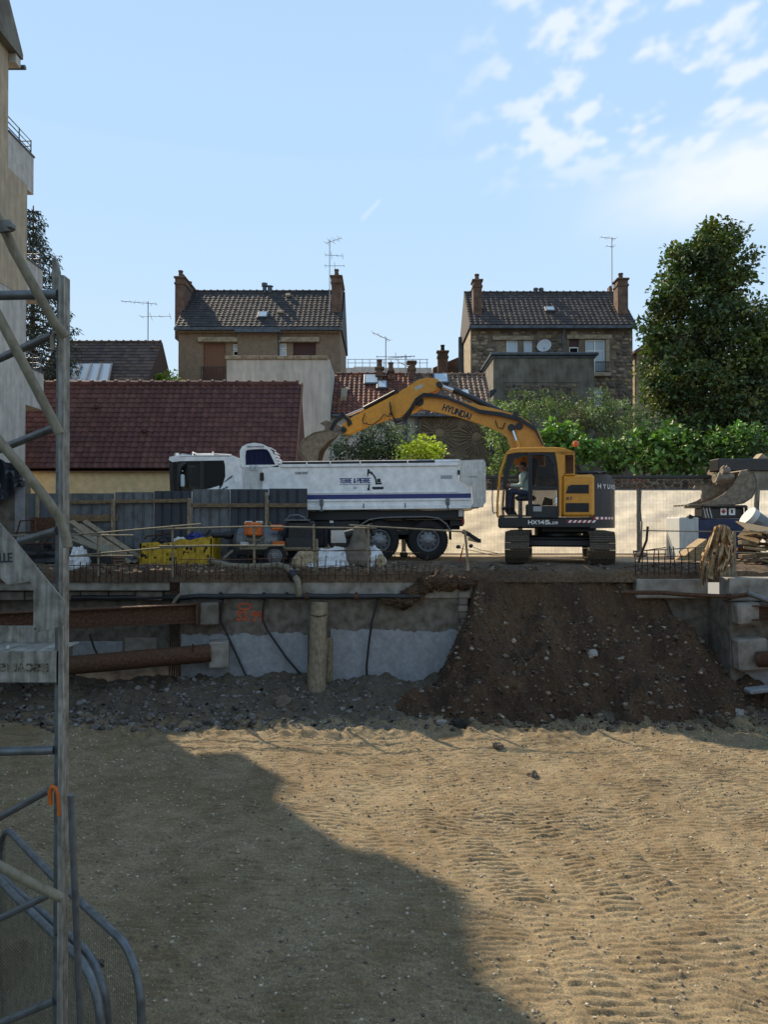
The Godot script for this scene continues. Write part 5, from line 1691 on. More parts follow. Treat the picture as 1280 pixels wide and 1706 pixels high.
	for i in range(0, outer.size() - 1):
		if i < 6:
			var p0 := P(outer[i][0], outer[i][1], D); var p1 := P(outer[i + 1][0], outer[i + 1][1], D)
			b.bar(Vector3(p0.x, p0.y - 0.015, zn - 1.2), Vector3(p1.x, p1.y - 0.015, zn - 1.2), 2.3, 0.03, Vector3.UP)
	part("rock_guard", b, M.truck_white, bed)
	b = B.new()
	for k in 12:
		var px := 411.0 + k * 4.0
		b.tube([P(px, 747, D) + Vector3(0, 0, -0.1), P(px + 0.8, 758, D) + Vector3(0, 0, -0.06 - 0.03 * (k % 2)), P(px + 0.3, 773, D) + Vector3(0, 0, -0.1)], 0.04, 6)
	slab(b, inner, D, zn - 0.16, 0.02)
	part("folded_net", b, M.navy, bed)
	b = B.new()
	for k in 6:
		var u := k / 5.0
		b.bar(P(lerpf(449, 461, u) + 2, lerpf(744, 773, u), D) + Vector3(0, 0, -0.02), P(lerpf(455, 472, u), lerpf(746, 774, u), D) + Vector3(0, 0, -0.5), 0.05, 0.035)
	slab(b, [[450, 743], [455, 745], [472, 774], [466, 775]], D, zn - 0.5, 0.03)
	part("guard_slats", b, M.truck_white, bed)
	for px in [421, 429]:
		b = B.new(); b.tube([P(px, 773, D) + Vector3(0, 0, 0.03), P(px, 781, D) + Vector3(0, 0, 0.03)], 0.035, 8)
		part("air_bottle", b, M.pane_light, bed)
	b = B.new(); b.box(P(438, 792, D) + Vector3(0, 0, 0.05), Vector3(0.1, 0.22, 0.06), Basis(), 0.015); b.box(P(766, 788, D) + Vector3(0, 0, 0.05), Vector3(0.06, 0.13, 0.03), Basis(), 0.01)
	part("control_box", b, M.steel_dark, bed)
	# printing on the side
	var zt := zn + 0.006
	block_lettering(bed, "TERRE & PIERRE", Vector3(X(593, D), Y(800, D), zn + 0.001), 52 / FOCAL * D, 8.6 / FOCAL * D, M.blue_paint)
	b = B.new(); b.span(Vector3(X(566, D), Y(806.6, D), zt), Vector3(X(619, D), Y(805.9, D), zn + 0.002))
	part("printed_rule", b, M.blue_paint, bed)
	lettering(bed, "IDF", Vector3(X(593, D), Y(812, D), zt), 6.5 / FOCAL * D, 4.6 / FOCAL * D, M.print_grey)
	lettering(bed, "VINCENT", Vector3(X(504, D), Y(786.5, D), zt), 22 / FOCAL * D, 4.2 / FOCAL * D, M.print_dark)
	lettering(bed, "VINCENT", Vector3(X(789, D), Y(795.5, D), zn + 0.036), 17 / FOCAL * D, 3.6 / FOCAL * D, M.print_grey)
	lettering(bed, "TERRE & PIERRE IDF", Vector3(X(427, D), Y(741.7, D), zn + 0.004), 29 / FOCAL * D, 2.6 / FOCAL * D, M.print_dark)
	b = B.new(); b.span(Vector3(X(736, D), Y(798.5, D), zn + 0.006), Vector3(X(755, D), Y(792.5, D), zn + 0.002))
	part("body_plate", b, M.print_grey, bed)
	# printed excavator emblem
	b = B.new()
	for s in [[[[614, 781], [617, 781], [617.6, 786], [615, 791], [615, 793.5], [613.5, 793.5], [613.3, 788]]], [[[616, 784.5], [622, 787], [627, 793], [629.5, 800], [629.5, 807], [627, 807], [626.6, 799], [623, 791.5], [616.5, 787.5]]], [[[617, 782.5], [623, 787], [622.6, 787.8], [617, 783.6]]], [[[630, 797], [635.5, 797], [636, 803], [630, 803]]], [[[629.5, 803.6], [637.5, 803.6], [637.5, 806.6], [629.5, 806.6]]], [[[622, 810.5], [640, 810.5], [641, 812.5], [639, 815], [623, 815], [621, 812.5]]], [[[615.3, 806.8], [617.3, 806.8], [617.3, 816.5], [613, 816], [613.5, 813.5], [614.6, 812]]]]:
		for q in s: slab(b, q, D, zn + 0.006, 0.003)
	part("printed_emblem", b, M.print_dark, bed)
	# --- cab
	var cab := Node3D.new()
	cab.name = "cab"
	t.add_child(cab, true)
	b = B.new()
	slab(b, [[283, 800], [282, 766], [284, 757], [300, 755.5], [388, 756], [402, 764], [405, 800], [405, 882], [283, 882]], D, zn - 0.05, 0.02)
	var frame := [[283, 820], [281.5, 765], [284, 757], [300, 755], [388, 755.5], [401, 762], [405, 778], [405, 882], [283, 882]]
	b = B.new()
	# side skin around the window opening
	slab(b, [[282, 762], [283.5, 757], [300, 755], [388, 755.5], [374, 764], [300, 764.5], [288, 766]], D, zn, 0.05)
	slab(b, [[388, 755.5], [400, 761], [404, 778], [405, 815], [365, 815], [372, 805], [376.5, 790], [376, 772], [374, 764]], D, zn, 0.05)
	slab(b, [[284, 816], [318, 815.5], [350, 811], [366, 806], [366, 815], [405, 815.2], [405, 882], [283, 882]], D, zn, 0.05)
	part("side_skin", b, M.truck_white, cab)
	b = B.new()
	b.prism(pxpoly([[282, 762], [283.5, 757], [300, 755], [388, 755.5], [400, 761], [401, 763], [388, 759], [300, 759], [285, 761.5]], D), Vector3(0, 0, zn - 0.052), Vector3.RIGHT, Vector3.UP, Vector3(0, 0, -2.3))
	b.span(Vector3(X(399, D), Y(882, D), zn - 0.052), Vector3(X(404.5, D), Y(762.5, D), zf + 0.1))
	part("roof_and_rear", b, M.truck_white, cab)
	b = B.new(); slab(b, [[283, 882], [283, 757], [300, 755.6], [388, 756], [400, 762], [404, 780], [404.5, 882]], D, zf + 0.09, 0.05)
	part("far_side_skin", b, M.truck_white, cab)
	b = B.new(); b.span(Vector3(X(283, D), Y(882, D), zn - 0.06), Vector3(X(398, D), Y(818, D), zf + 0.1))
	part("interior", b, M.black, cab)
	b = B.new(); slab(b, [[287, 815], [288, 767], [300, 765], [338, 764.5], [338, 812], [318, 815]], D, zn - 0.02, 0.012)
	part("door_window", b, M.glass, cab)
	b = B.new(); slab(b, [[340, 764.5], [374, 764.5], [376, 772], [376.3, 790], [372, 804], [366, 806], [350, 810.5], [340, 811.5]], D, zn - 0.018, 0.014)
	part("rear_quarter_panel", b, M.pane, cab)
	b = B.new(); slab(b, [[334, 815], [334, 764.5], [341, 764.5], [341, 813]], D, zn - 0.004, 0.02)
	slab(b, [[284, 816], [282.5, 767], [290, 766], [290, 816]], D, zn - 0.004, 0.02)
	part("window_pillar", b, M.black, cab)
	b = B.new(); b.span(Vector3(X(282.4, D), Y(815, D), zn - 0.1), Vector3(X(283, D), Y(764, D), zf + 0.12))
	part("windscreen", b, M.glass, cab)
	# far window: opaque pale pane, the daylight through it put into the colour
	b = B.new(); b.span(Vector3(X(314, 21.5), Y(806, 21.5), zf + 0.16), Vector3(X(343, 21.5), Y(774, 21.5), zf + 0.145))
	part("far_window", b, M.pane_light, cab)
	b = B.new(); b.span(Vector3(X(340, D), Y(822, D), zn - 0.4), Vector3(X(352, D), Y(776, D), zn - 0.9), 0.06); b.span(Vector3(X(325, D), Y(830, D), zn - 0.4), Vector3(X(352, D), Y(814, D), zn - 0.9), 0.06)
	part("driver_seat", b, M.steel_dark, cab)
	b = B.new(); b.tube([P(298, 816, D) + Vector3(0, 0, 0.1), P(299.5, 800, D) + Vector3(0, 0, 0.12), P(300, 786, D) + Vector3(0, 0, 0.12), P(302, 775, D) + Vector3(0, 0, 0.1), P(307, 770, D) + Vector3(0, 0, 0.06), P(309, 769, D) + Vector3(0, 0, 0.0)], [0.08, 0.085, 0.085, 0.08, 0.07, 0.06], 12)
	for k in 8: b.cyl(P(299.6, 812 - k * 4.2, D) + Vector3(0, 0, 0.12), P(299.7, 810.6 - k * 4.2, D) + Vector3(0, 0, 0.12), 0.1, 0.1, 12)
	part("air_intake", b, M.black, cab)
	b = B.new(); b.box(P(308, 798, D) + Vector3(0, 0, 0.16), Vector3(0.1, 0.34, 0.14), Basis(), 0.03); b.bar(P(305, 780, D), P(308, 782, D) + Vector3(0, 0, 0.16), 0.03, 0.03)
	part("mirror", b, M.pane_light, cab)
	b = B.new(); b.cyl(P(291.5, 755, D) + Vector3(0, 0, -0.2), P(291.5, 750, D) + Vector3(0, 0, -0.2), 0.075, 0.07, 12); b.tube([P(288, 757, D) + Vector3(0, 0, -0.3), P(300, 752.5, D) + Vector3(0, 0, -0.3), P(314, 755, D) + Vector3(0, 0, -0.3)], 0.04, 8)
	part("roof_lamp", b, M.chrome, cab)
	b = B.new(); b.tube([P(317, 756, D) + Vector3(0, 0, -0.3), P(317.5, 748.5, D) + Vector3(0, 0, -0.3), P(325, 751.5, D) + Vector3(0, 0, -0.3), P(352, 751.5, D) + Vector3(0, 0, -0.3)], 0.025, 8); b.tube([P(351.5, 756, D) + Vector3(0, 0, -0.3), P(351.5, 747.5, D) + Vector3(0, 0, -0.3)], 0.025, 8); b.tube([P(352, 751, D) + Vector3(0, 0, -0.3), P(380, 751.5, D) + Vector3(0, 0, -0.5)], 0.012, 6)
	part("roof_bar", b, M.truck_white, cab)
	b = B.new()   # shut lines of the door and the bunk panel
	for q in [[286.5, 880, 288, 817], [340, 880, 341, 812], [378, 880, 378.6, 808]]: b.span(Vector3(X(q[0], D), Y(q[1], D), zn + 0.002), Vector3(X(q[2], D), Y(q[3], D), zn - 0.002))
	b.span(Vector3(X(300, D), Y(757.6, D), zn + 0.002), Vector3(X(386, D), Y(757, D), zn - 0.002))
	part("shut_line", b, M.black, cab)
	b = B.new()   # swallow-tail pinstripes
	for s in [[[374, 800], [386, 790.5], [389, 789], [387, 791.5], [391, 790], [383, 795.5], [375, 800.8]], [[366, 813.5], [377, 809], [379, 806], [379.5, 808.5], [384, 808], [377, 811], [367, 814.2]]]: slab(b, s, D, zn + 0.003, 0.002)
	part("pinstripe", b, M.print_dark, cab)
	b = B.new(); b.span(Vector3(X(392, D), Y(800, D), zn + 0.02), Vector3(X(394, D), Y(793, D), zn + 0.002), 0.006)
	part("door_handle", b, M.chrome, cab)
	b = B.new(); b.tube([P(405, 812, D) + Vector3(0, 0, -0.5), P(409, 810, D) + Vector3(0, 0, -0.5), P(411, 816, D) + Vector3(0, 0, -0.6), P(408, 830, D) + Vector3(0, 0, -0.6)], 0.02, 6)
	part("air_hose", b, M.hose, cab)
	# --- rear lamps and under-run bar
	b = B.new(); b.box(P(773.5, 870, D) + Vector3(0, 0, -0.1), Vector3(0.06, 0.16, 0.08), Basis(), 0.012)
	part("tail_lamp", b, M.red_lamp, t)
	b = B.new(); b.bar(P(772, 886, D) + Vector3(0, 0, -0.15), P(786, 893, D) + Vector3(0, 0, -0.15), 0.12, 0.1, Vector3.BACK, 0.02); b.bar(P(784, 892, D) + Vector3(0, 0, -0.15), P(801, 903, D) + Vector3(0, 0, -0.15), 0.1, 0.07, Vector3.BACK, 0.02); b.bar(P(800, 902.5, D) + Vector3(0, 0, -0.1), P(800, 902.5, D) + Vector3(0, 0, -2.3), 0.1, 0.1)
	part("underrun_bar", b, M.black, t)
	b = B.new(); b.span(Vector3(X(766, D), Y(862, D), zn - 0.1), Vector3(X(774, D), Y(846, D), zn - 0.3), 0.02)
	part("rear_hinge", b, M.truck_white2, t)
	t.rotation.z = deg_to_rad(0.55)

# ---------------------------------------------------------------- excavator
const EC := Vector3(4.65, 0.0, -19.2)
const EA := 0.31      # how far the upper body is swung away from the picture's plane
var EXF := Transform3D()

func ex(px: float, py: float, w: float) -> Vector3:   # a point of the upper body: x runs to its rear, z to its left side
	var k := (px - 640.0) / FOCAL
	var sa := sin(EA)
	var ca := cos(EA)
	var lx := (EC.x - sa * w - k * (-EC.z - ca * w)) / (ca + k * sa)
	var d := -EC.z + sa * lx - ca * w
	return Vector3(-lx, Y(py, d), w)

func explate(b: B, pts: Array, w: float, dep: float) -> B:
	var poly := PackedVector2Array()
	for q in pts:
		var p := ex(q[0], q[1], w)
		poly.append(Vector2(p.x, p.y))
	return b.prism(poly, Vector3(0, 0, w), Vector3.RIGHT, Vector3.UP, Vector3(0, 0, -dep))

func exbox(b: B, px0: float, py0: float, px1: float, py1: float, w: float, w2: float, bev := 0.0) -> B:
	var p := ex(px0, py0, w)
	var q := ex(px1, py1, w)
	return b.span(p, Vector3(q.x, q.y, w2), bev)

func bucket_shell(b: B, prof: Array, w0: float, w1: float, th: float) -> void:   # a curved plate swept across the width: prof in (x, y)
	for i in prof.size() - 1:
		var p: Vector2 = prof[i]
		var q: Vector2 = prof[i + 1]
		b.bar(Vector3(p.x, p.y, (w0 + w1) * 0.5), Vector3(q.x, q.y, (w0 + w1) * 0.5), absf(w1 - w0), th, Vector3.UP)

func excavator() -> void:
	EXF = Transform3D(Basis(Vector3.UP, -EA), Vector3(EC.x, 0, EC.z))
	var b: B
	var t := thing("excavator", "orange crawler excavator at the top of the earth ramp reaching over the truck", "excavator", Vector3(EC.x, UP_Y, EC.z))
	# --- crawler tracks pointing down the ramp
	var ub := Basis(Vector3.UP, -0.225)
	var fwd := ub * Vector3(0, 0, 1)
	var sid := ub * Vector3(1, 0, 0)
	var foot := Vector3(EC.x, UP_Y, EC.z) + Vector3(0.06, 0, 0.02)
	var sb := B.new()
	sb.box(Vector3.ZERO, Vector3(0.6, 0.03, 0.165), Basis(), 0.005)
	for z in [-0.06, 0.0, 0.06]: sb.box(Vector3(0, 0.028, z), Vector3(0.6, 0.026, 0.014))
	for x in [-0.1, 0.1]: sb.box(Vector3(x, 0.018, 0.03), Vector3(0.05, 0.02, 0.05))
	var shoe := to_mesh(sb)
	for s in [-1.0, 1.0]:
		var c: Vector3 = foot + sid * (s * 1.02)
		b = B.new()
		b.box(c + Vector3(0, 0.37, 0), Vector3(0.36, 0.34, 3.0), ub, 0.05)
		var tr := part("track", b, M.machine_black, t)
		for z in [-1.5, 1.5]:
			b = B.new(); b.lathe([Vector2(0, -0.16), Vector2(0.29, -0.16), Vector2(0.33, -0.1), Vector2(0.33, 0.1), Vector2(0.29, 0.16), Vector2(0, 0.16)], c + Vector3(0, 0.385, 0) + fwd * z, sid, 20)
			part("idler", b, M.track_steel, tr)
		for k in 7:
			b = B.new(); b.cyl(c + Vector3(0, 0.14, 0) + fwd * (-1.1 + k * 0.37) - sid * 0.2, c + Vector3(0, 0.14, 0) + fwd * (-1.1 + k * 0.37) + sid * 0.2, 0.1, 0.1, 12)
			part("roller", b, M.track_steel, tr)
		var r := 0.36
		var half := 1.5
		var per := 4.0 * half + TAU * r
		var n := 48
		for k in n:
			var u := per * k / n
			var zz: float; var yy: float; var an: float
			if u < 2.0 * half: zz = -half + u; yy = -r; an = PI
			elif u < 2.0 * half + PI * r:
				var a := (u - 2.0 * half) / r
				zz = half + r * sin(a); yy = -r * cos(a); an = PI - a
			elif u < 4.0 * half + PI * r: zz = half - (u - 2.0 * half - PI * r); yy = r; an = 0.0
			else:
				var a := (u - 4.0 * half - PI * r) / r
				zz = -half - r * sin(a); yy = r * cos(a); an = -a
			piece("track_shoe", shoe, M.track_steel, tr, Transform3D(ub * Basis(Vector3.RIGHT, an), c + Vector3(0, 0.40 + yy, 0) + fwd * zz))
	b = B.new()
	b.box(foot + Vector3(0, 0.55, 0), Vector3(1.7, 0.26, 1.3), ub, 0.05)
	b.box(foot + Vector3(0, 0.5, 0) + fwd * 0.85, Vector3(1.6, 0.2, 0.3), ub, 0.04)
	b.box(foot + Vector3(0, 0.5, 0) - fwd * 0.85, Vector3(1.6, 0.2, 0.3), ub, 0.04)
	part("undercarriage", b, M.machine_black, t)
	b = B.new(); b.cyl(foot + Vector3(0, 0.66, 0), foot + Vector3(0, 0.98, 0), 0.62, 0.62, 32)
	part("slew_ring", b, M.machine_black, t)
	# --- upper platform
	var y0 := ex(930, 880, 1.25).y
	var y1 := ex(930, 862, 1.25).y
	b = B.new(); exbox(b, 830, 880, 986, 861.5, 1.22, -1.2, 0.04)
	b.box(Vector3(0.35, y0 - 0.04, 0), Vector3(1.4, 0.2, 1.5), Basis(), 0.05)
	part("platform", b, M.machine_black, t, EXF)
	# counterweight, rounded to the tail swing
	b = B.new()
	var poly := PackedVector2Array()
	var xr := ex(992, 850, 1.2).x
	for i in 15:
		var an := lerpf(0.92, -0.92, i / 14.0)
		poly.append(Vector2(1.53 * cos(an), 1.53 * sin(an)))
	poly.append(Vector2(xr - 0.1, -1.22)); poly.append(Vector2(xr - 0.1, 1.22))
	var ytop := ex(1000, 789, 1.0).y
	b.prism(poly, Vector3(0, y0, 0), Vector3.RIGHT, Vector3.BACK, Vector3(0, ytop - y0 - 0.1, 0))
	var poly2 := PackedVector2Array()
	for q in poly: poly2.append(q * 0.955)
	b.prism(poly2, Vector3(0, ytop - 0.11, 0), Vector3.RIGHT, Vector3.BACK, Vector3(0, 0.11, 0))
	part("counterweight", b, M.machine_black, t, EXF)
	# engine covers
	b = B.new(); exbox(b, 937, 861, 991, 790, 1.235, 0.2, 0.06)
	var cov := part("engine_cover", b, M.yellow_machine, t, EXF)
	b = B.new(); exbox(b, 937, 861, 1000, 792, 0.18, -1.18, 0.05)
	part("far_side_cover", b, M.yellow_machine, t, EXF)
	b = B.new(); exbox(b, 962, 790, 1012, 784, 0.9, -0.7, 0.04); exbox(b, 998, 790, 1004, 786, 1.1, 1.0, 0.01)
	part("engine_hood", b, M.machine_black, t, EXF)
	for q in [[[943, 822], [948, 810], [953, 807.5], [982, 807.5], [982, 822]], [[943, 853], [943, 838], [982, 838], [982, 853]]]:
		b = B.new(); explate(b, q, 1.246, 0.015)
		var g := part("air_grille", b, M.steel_dark, t, EXF)
		b = B.new()
		for k in 6: exbox(b, 945 if k > 2 or q.size() == 4 else 950, q[0][1] - 1.5 - k * 2.2, 981, q[0][1] - 2.4 - k * 2.2, 1.256, 1.247)
		part("grille_bar", b, M.machine_black, g, EXF)
	b = B.new(); exbox(b, 944, 833, 947, 828, 1.24, 1.237); exbox(b, 947.5, 832.5, 949, 828, 1.241, 1.236); exbox(b, 951, 833, 953.5, 827, 1.24, 1.237)
	part("warning_label", b, M.brick_red, cov, EXF)
	# hazard stripes
	for q in [[945, 991, 871, 866.5], [995, 1026, 866, 862]]:
		b = B.new()
		var w: float = 1.23 if q[0] < 990 else 1.2
		if q[0] < 990:
			exbox(b, q[0], q[2], q[1], q[3], w, w - 0.01)
			part("hazard_band", b, M.red_lamp, t, EXF)
			b = B.new()
			for k in 6: explate(b, [[q[0] + 2 + k * 8, q[2] - 0.2], [q[0] + 5 + k * 8, q[3] + 0.2], [q[0] + 9 + k * 8, q[3] + 0.2], [q[0] + 6 + k * 8, q[2] - 0.2]], w + 0.003, 0.002)
			part("hazard_stripe", b, M.print_white, t, EXF)
		else:
			for k in 11:
				var a0 := lerpf(0.86, 0.25, k / 11.0)
				var a1 := lerpf(0.86, 0.25, (k + 1.0) / 11.0)
				b = B.new()
				var p0 := Vector3(1.537 * cos(a0), y1 - 0.02, 1.537 * sin(a0)); var p1 := Vector3(1.537 * cos(a1), y1 - 0.02, 1.537 * sin(a1))
				b.bar(p0, p1, 0.01, 0.06)
				part("hazard_stripe", b, M.red_lamp if k % 2 == 0 else M.print_white, t, EXF)
	# --- cab
	var cab := Node3D.new()
	cab.name = "cab"
	t.add_child(cab, true)
	var W := 1.24
	var FW := 0.24
	var fp := [[829.5, 861], [829, 838], [833, 790], [843.5, 757], [850, 750], [862, 747.5], [925, 746.5], [944, 748.5]]
	b = B.new()
	for w in [W - 0.03, FW]:
		for i in fp.size() - 1:
			var a := ex(fp[i][0], fp[i][1], W); var c := ex(fp[i + 1][0], fp[i + 1][1], W)
			b.bar(Vector3(a.x, a.y, w), Vector3(c.x, c.y, w), 0.06, 0.065, Vector3.BACK, 0.015)
	for q in [[830, 861], [833, 790], [845, 755]]:
		var a := ex(q[0], q[1], W); b.bar(Vector3(a.x, a.y, W - 0.03), Vector3(a.x, a.y, FW), 0.05, 0.05)
	part("cab_frame", b, M.yellow_machine, cab, EXF)
	b = B.new(); explate(b, [[844, 757], [850, 750], [862, 747.6], [925, 746], [944, 747.5], [957, 752], [957, 757], [930, 757], [925, 753], [862, 753.5]], W, W - FW)
	part("cab_roof", b, M.yellow_machine, cab, EXF)
	b = B.new()
	explate(b, [[926, 752], [944, 752], [942, 758], [941.5, 788], [937, 795], [936, 861], [931.5, 861], [931.5, 800], [929.5, 775]], W, 0.06)
	explate(b, [[944, 751], [958, 753], [958.5, 791], [942.5, 791], [943.5, 789.5], [957, 789], [956.6, 757.5], [943, 757.5]], W, 0.06)
	explate(b, [[926, 752], [957, 753], [958, 791], [937, 795], [936, 861], [931, 861], [929.5, 775]], FW + 0.06, 0.06)
	part("cab_pillar", b, M.yellow_machine, cab, EXF)
	b = B.new(); exbox(b, 933, 861, 937, 797, W - 0.07, FW + 0.07)
	part("cab_back", b, M.machine_black, cab, EXF)
	b = B.new(); explate(b, [[943.5, 789], [944, 758], [956, 758], [956.5, 788.5]], W - 0.02, 0.012)
	part("side_window", b, M.glass, cab, EXF)
	b = B.new(); explate(b, [[834, 852], [836, 790], [846, 758], [884, 755], [884, 858], [834, 858]], W - 0.035, 0.01)
	part("front_side_window", b, M.glass_clear, cab, EXF)
	b = B.new(); explate(b, [[834, 852], [836, 790], [846, 758], [926, 755], [930, 800], [930, 858], [834, 858]], FW + 0.03, 0.01)
	part("far_window", b, M.glass_clear, cab, EXF)
	b = B.new(); explate(b, [[888, 856], [888, 760], [905, 759], [915, 762], [922, 775], [928, 800], [928, 856]], W - 0.03, 0.012)
	part("door_window", b, M.glass, cab, EXF)
	b = B.new()
	var dp := [[886, 861], [886, 757], [906, 757], [916, 760], [924, 773], [930, 799], [930.5, 861]]
	for i in dp.size():
		var a := ex(dp[i][0], dp[i][1], W + 0.005); var c := ex(dp[(i + 1) % dp.size()][0], dp[(i + 1) % dp.size()][1], W + 0.005)
		b.bar(a, c, 0.05, 0.06, Vector3.BACK, 0.01)
	exbox(b, 887, 814, 929, 810, W + 0.01, W - 0.04)
	exbox(b, 880.5, 860, 886, 752, W - 0.005, W - 0.06)
	explate(b, [[888, 861], [888, 843], [930, 843], [930, 861]], W, 0.02)
	explate(b, [[846, 757.5], [862, 753.6], [925, 753], [929, 770], [931, 795], [927, 790], [921, 772], [913, 760], [880, 758.5], [858, 764], [851, 780], [846, 800], [842, 815], [838, 815], [840, 790]], W - 0.06, 0.02)
	part("cab_door", b, M.machine_black, cab, EXF)
	b = B.new(); exbox(b, 889, 852, 903, 843.5, W + 0.008, W + 0.001)
	part("door_notice", b, M.print_grey, cab, EXF)
	b = B.new(); exbox(b, 925.5, 839, 929, 829, W + 0.05, W + 0.03, 0.01)
	part("door_handle", b, M.print_white, cab, EXF)
	b = B.new(); var mh := [[829, 854], [823, 855], [821.5, 850], [821, 830], [822, 800], [829, 798]]
	var mp := []
	for q in mh: mp.append(ex(q[0], q[1], W) + Vector3(0, 0, 0.03))
	b.tube(mp, 0.016, 6)
	part("grab_rail", b, M.machine_black, cab, EXF)
	b = B.new(); b.box(ex(826.5, 806, W) + Vector3(0, 0, 0.1), Vector3(0.06, 0.3, 0.16), Basis(), 0.02)
	part("mirror", b, M.machine_black, cab, EXF)
	b = B.new(); b.box(ex(873, 800, 0.8) * Vector3(1, 1, 0) + Vector3(0.27, 0.2, 0.74), Vector3(0.14, 0.75, 0.5), Basis(Vector3.BACK, -0.12), 0.05); b.box(ex(873, 830, 0.8) * Vector3(1, 1, 0) + Vector3(0.05, 0, 0.74), Vector3(0.5, 0.14, 0.5), Basis(), 0.05); exbox(b, 876, 860, 900, 840, 0.98, 0.5, 0.03)
	part("seat", b, M.machine_black, cab, EXF)
	b = B.new(); explate(b, [[842, 852], [843, 812], [847, 806], [856, 806], [858, 815], [857, 850], [862, 858], [846, 858]], 0.5, 0.2); b.tube([ex(848, 850, 0.98), ex(845, 824, 0.98), ex(844, 815, 0.98)], 0.02, 6)
	part("console", b, M.black, cab, EXF)
	b = B.new(); explate(b, [[903, 842], [908, 828], [922, 832], [922, 842]], 0.5, 0.02); explate(b, [[918, 812], [926, 800], [927, 812]], 0.4, 0.02)
	part("side_box", b, M.yellow_machine, cab, EXF)
	b = B.new(); exbox(b, 833, 861, 932, 858, W - 0.07, FW + 0.07)
	part("cab_floor", b, M.black, cab, EXF)
	# --- lettering
	var bs := EXF.basis
	var put := func(s: String, px: float, py: float, w: float, wpx: float, hpx: float, m: Material, roll := 0.0) -> void:
		var p := ex(px, py, w)
		block_lettering(t, s, EXF * p, wpx / 65.5, hpx / 65.5, m, bs * Basis(Vector3.BACK, roll), 1.5)
	put.call("HX145", 898, 870, 1.221, 35, 7.2, M.print_white)
	put.call("LCR", 923, 871.3, 1.221, 14, 4.4, M.print_white)
	for k in 7:   # maker's name round the counterweight
		var an := 0.72 - k * 0.13
		var nr := Vector3(cos(an), 0, sin(an))
		var q := nr * 1.535 + Vector3(0, ex(1010, 809, 1.2).y, 0)
		block_lettering(t, "HYUNDAI"[k], EXF * q, 0.12, 0.12, M.print_white, EXF.basis * Basis(Vector3(-nr.z, 0, nr.x) * -1.0, Vector3.UP, nr))
	# --- beacon
	b = B.new(); b.tube([ex(959, 762, 0.9), ex(960, 750, 0.9), ex(960.5, 744, 0.9)], 0.015, 6)
	var be := part("beacon", b, M.iron, t, EXF)
	b = B.new(); b.lathe([Vector2(0, 0), Vector2(0.07, 0), Vector2(0.075, 0.06), Vector2(0.055, 0.13), Vector2(0, 0.15)], ex(960.5, 743.5, 0.9), Vector3.UP, 16)
	part("beacon_lens", b, M.orange_lamp, be, EXF)
	# --- boom: fabricated box, foot hidden behind the cab
	var BW := 0.12
	b = B.new()
	explate(b, [[858, 775], [852, 748], [845, 728], [826, 715], [800, 705], [760, 692], [720, 683], [697, 678], [690, 670], [694, 661], [704, 657], [735, 662], [780, 670], [820, 679], [855, 688], [880, 700], [897, 716], [905, 738], [908, 775]], BW, 0.34)
	var boom := part("boom", b, M.yellow_machine, t, EXF)
	for q in [[866, 710, 6.5], [699, 669, 7], [860, 690, 5]]:
		b = B.new(); var p := ex(q[0], q[1], BW); b.cyl(p + Vector3(0, 0, 0.05), p + Vector3(0, 0, -0.4), q[2] * 0.0155, q[2] * 0.0155, 16)
		part("pivot_pin", b, M.machine_black, boom, EXF)
	for z in [BW + 0.1, BW - 0.44]:
		b = B.new(); b.cyl(Vector3(ex(871, 765, BW).x, ex(871, 765, BW).y, z), Vector3(ex(862, 735, BW).x, ex(862, 735, BW).y, z), 0.075, 0.075, 12)
		var lc := part("boom_cylinder", b, M.yellow_machine, t, EXF)
		b = B.new(); b.cyl(Vector3(ex(862, 735, BW).x, ex(862, 735, BW).y, z), Vector3(ex(854.5, 713, BW).x, ex(854.5, 713, BW).y, z), 0.045, 0.045, 12)
		part("cylinder_rod", b, M.chrome, lc, EXF)
		b = B.new(); b.cyl(Vector3(ex(854, 713, BW).x, ex(854, 713, BW).y, z + 0.05), Vector3(ex(854, 713, BW).x, ex(854, 713, BW).y, z - 0.05), 0.1, 0.1, 14)
		part("cylinder_eye", b, M.machine_black, lc, EXF)
	b = B.new(); b.cyl(ex(845, 690, BW - 0.17), ex(762, 652, BW - 0.17), 0.085, 0.085, 14); b.cyl(ex(764, 653, BW - 0.17), ex(757, 650, BW - 0.17), 0.1, 0.1, 14)
	var ac := part("arm_cylinder", b, M.machine_black, t, EXF)
	b = B.new(); b.cyl(ex(762, 652, BW - 0.17), ex(731, 641, BW - 0.17), 0.05, 0.05, 12)
	part("cylinder_rod", b, M.chrome, ac, EXF)
	b = B.new(); explate(b, [[838, 693], [840, 685], [852, 684], [858, 692], [852, 697]], BW - 0.02, 0.3)
	part("cylinder_bracket", b, M.machine_black, ac, EXF)
	# --- arm (stick)
	b = B.new()
	explate(b, [[737, 638], [728, 630], [712, 628], [697, 632], [676, 646], [645, 664], [610, 682], [580, 698], [570, 708], [568, 716], [573, 723], [582, 722], [610, 708], [650, 695], [682, 688], [697, 680], [706, 664], [712, 656], [726, 650]], BW - 0.03, 0.28)
	var arm := part("arm", b, M.yellow_machine, t, EXF)
	for q in [[732, 640, 5], [699, 669, 8], [661, 651, 4], [573, 716, 5]]:
		b = B.new(); var p := ex(q[0], q[1], BW); b.cyl(p + Vector3(0, 0, 0.03), p + Vector3(0, 0, -0.36), q[2] * 0.016, q[2] * 0.016, 16)
		part("pivot_pin", b, M.machine_black, arm, EXF)
	b = B.new(); explate(b, [[691, 645], [703, 639], [705, 644], [693, 650]], BW - 0.028, 0.01)
	part("lifting_label", b, M.plastic_white, arm, EXF)
	b = B.new(); b.cyl(ex(660, 652, BW - 0.17), ex(607, 680, BW - 0.17), 0.065, 0.065, 12)
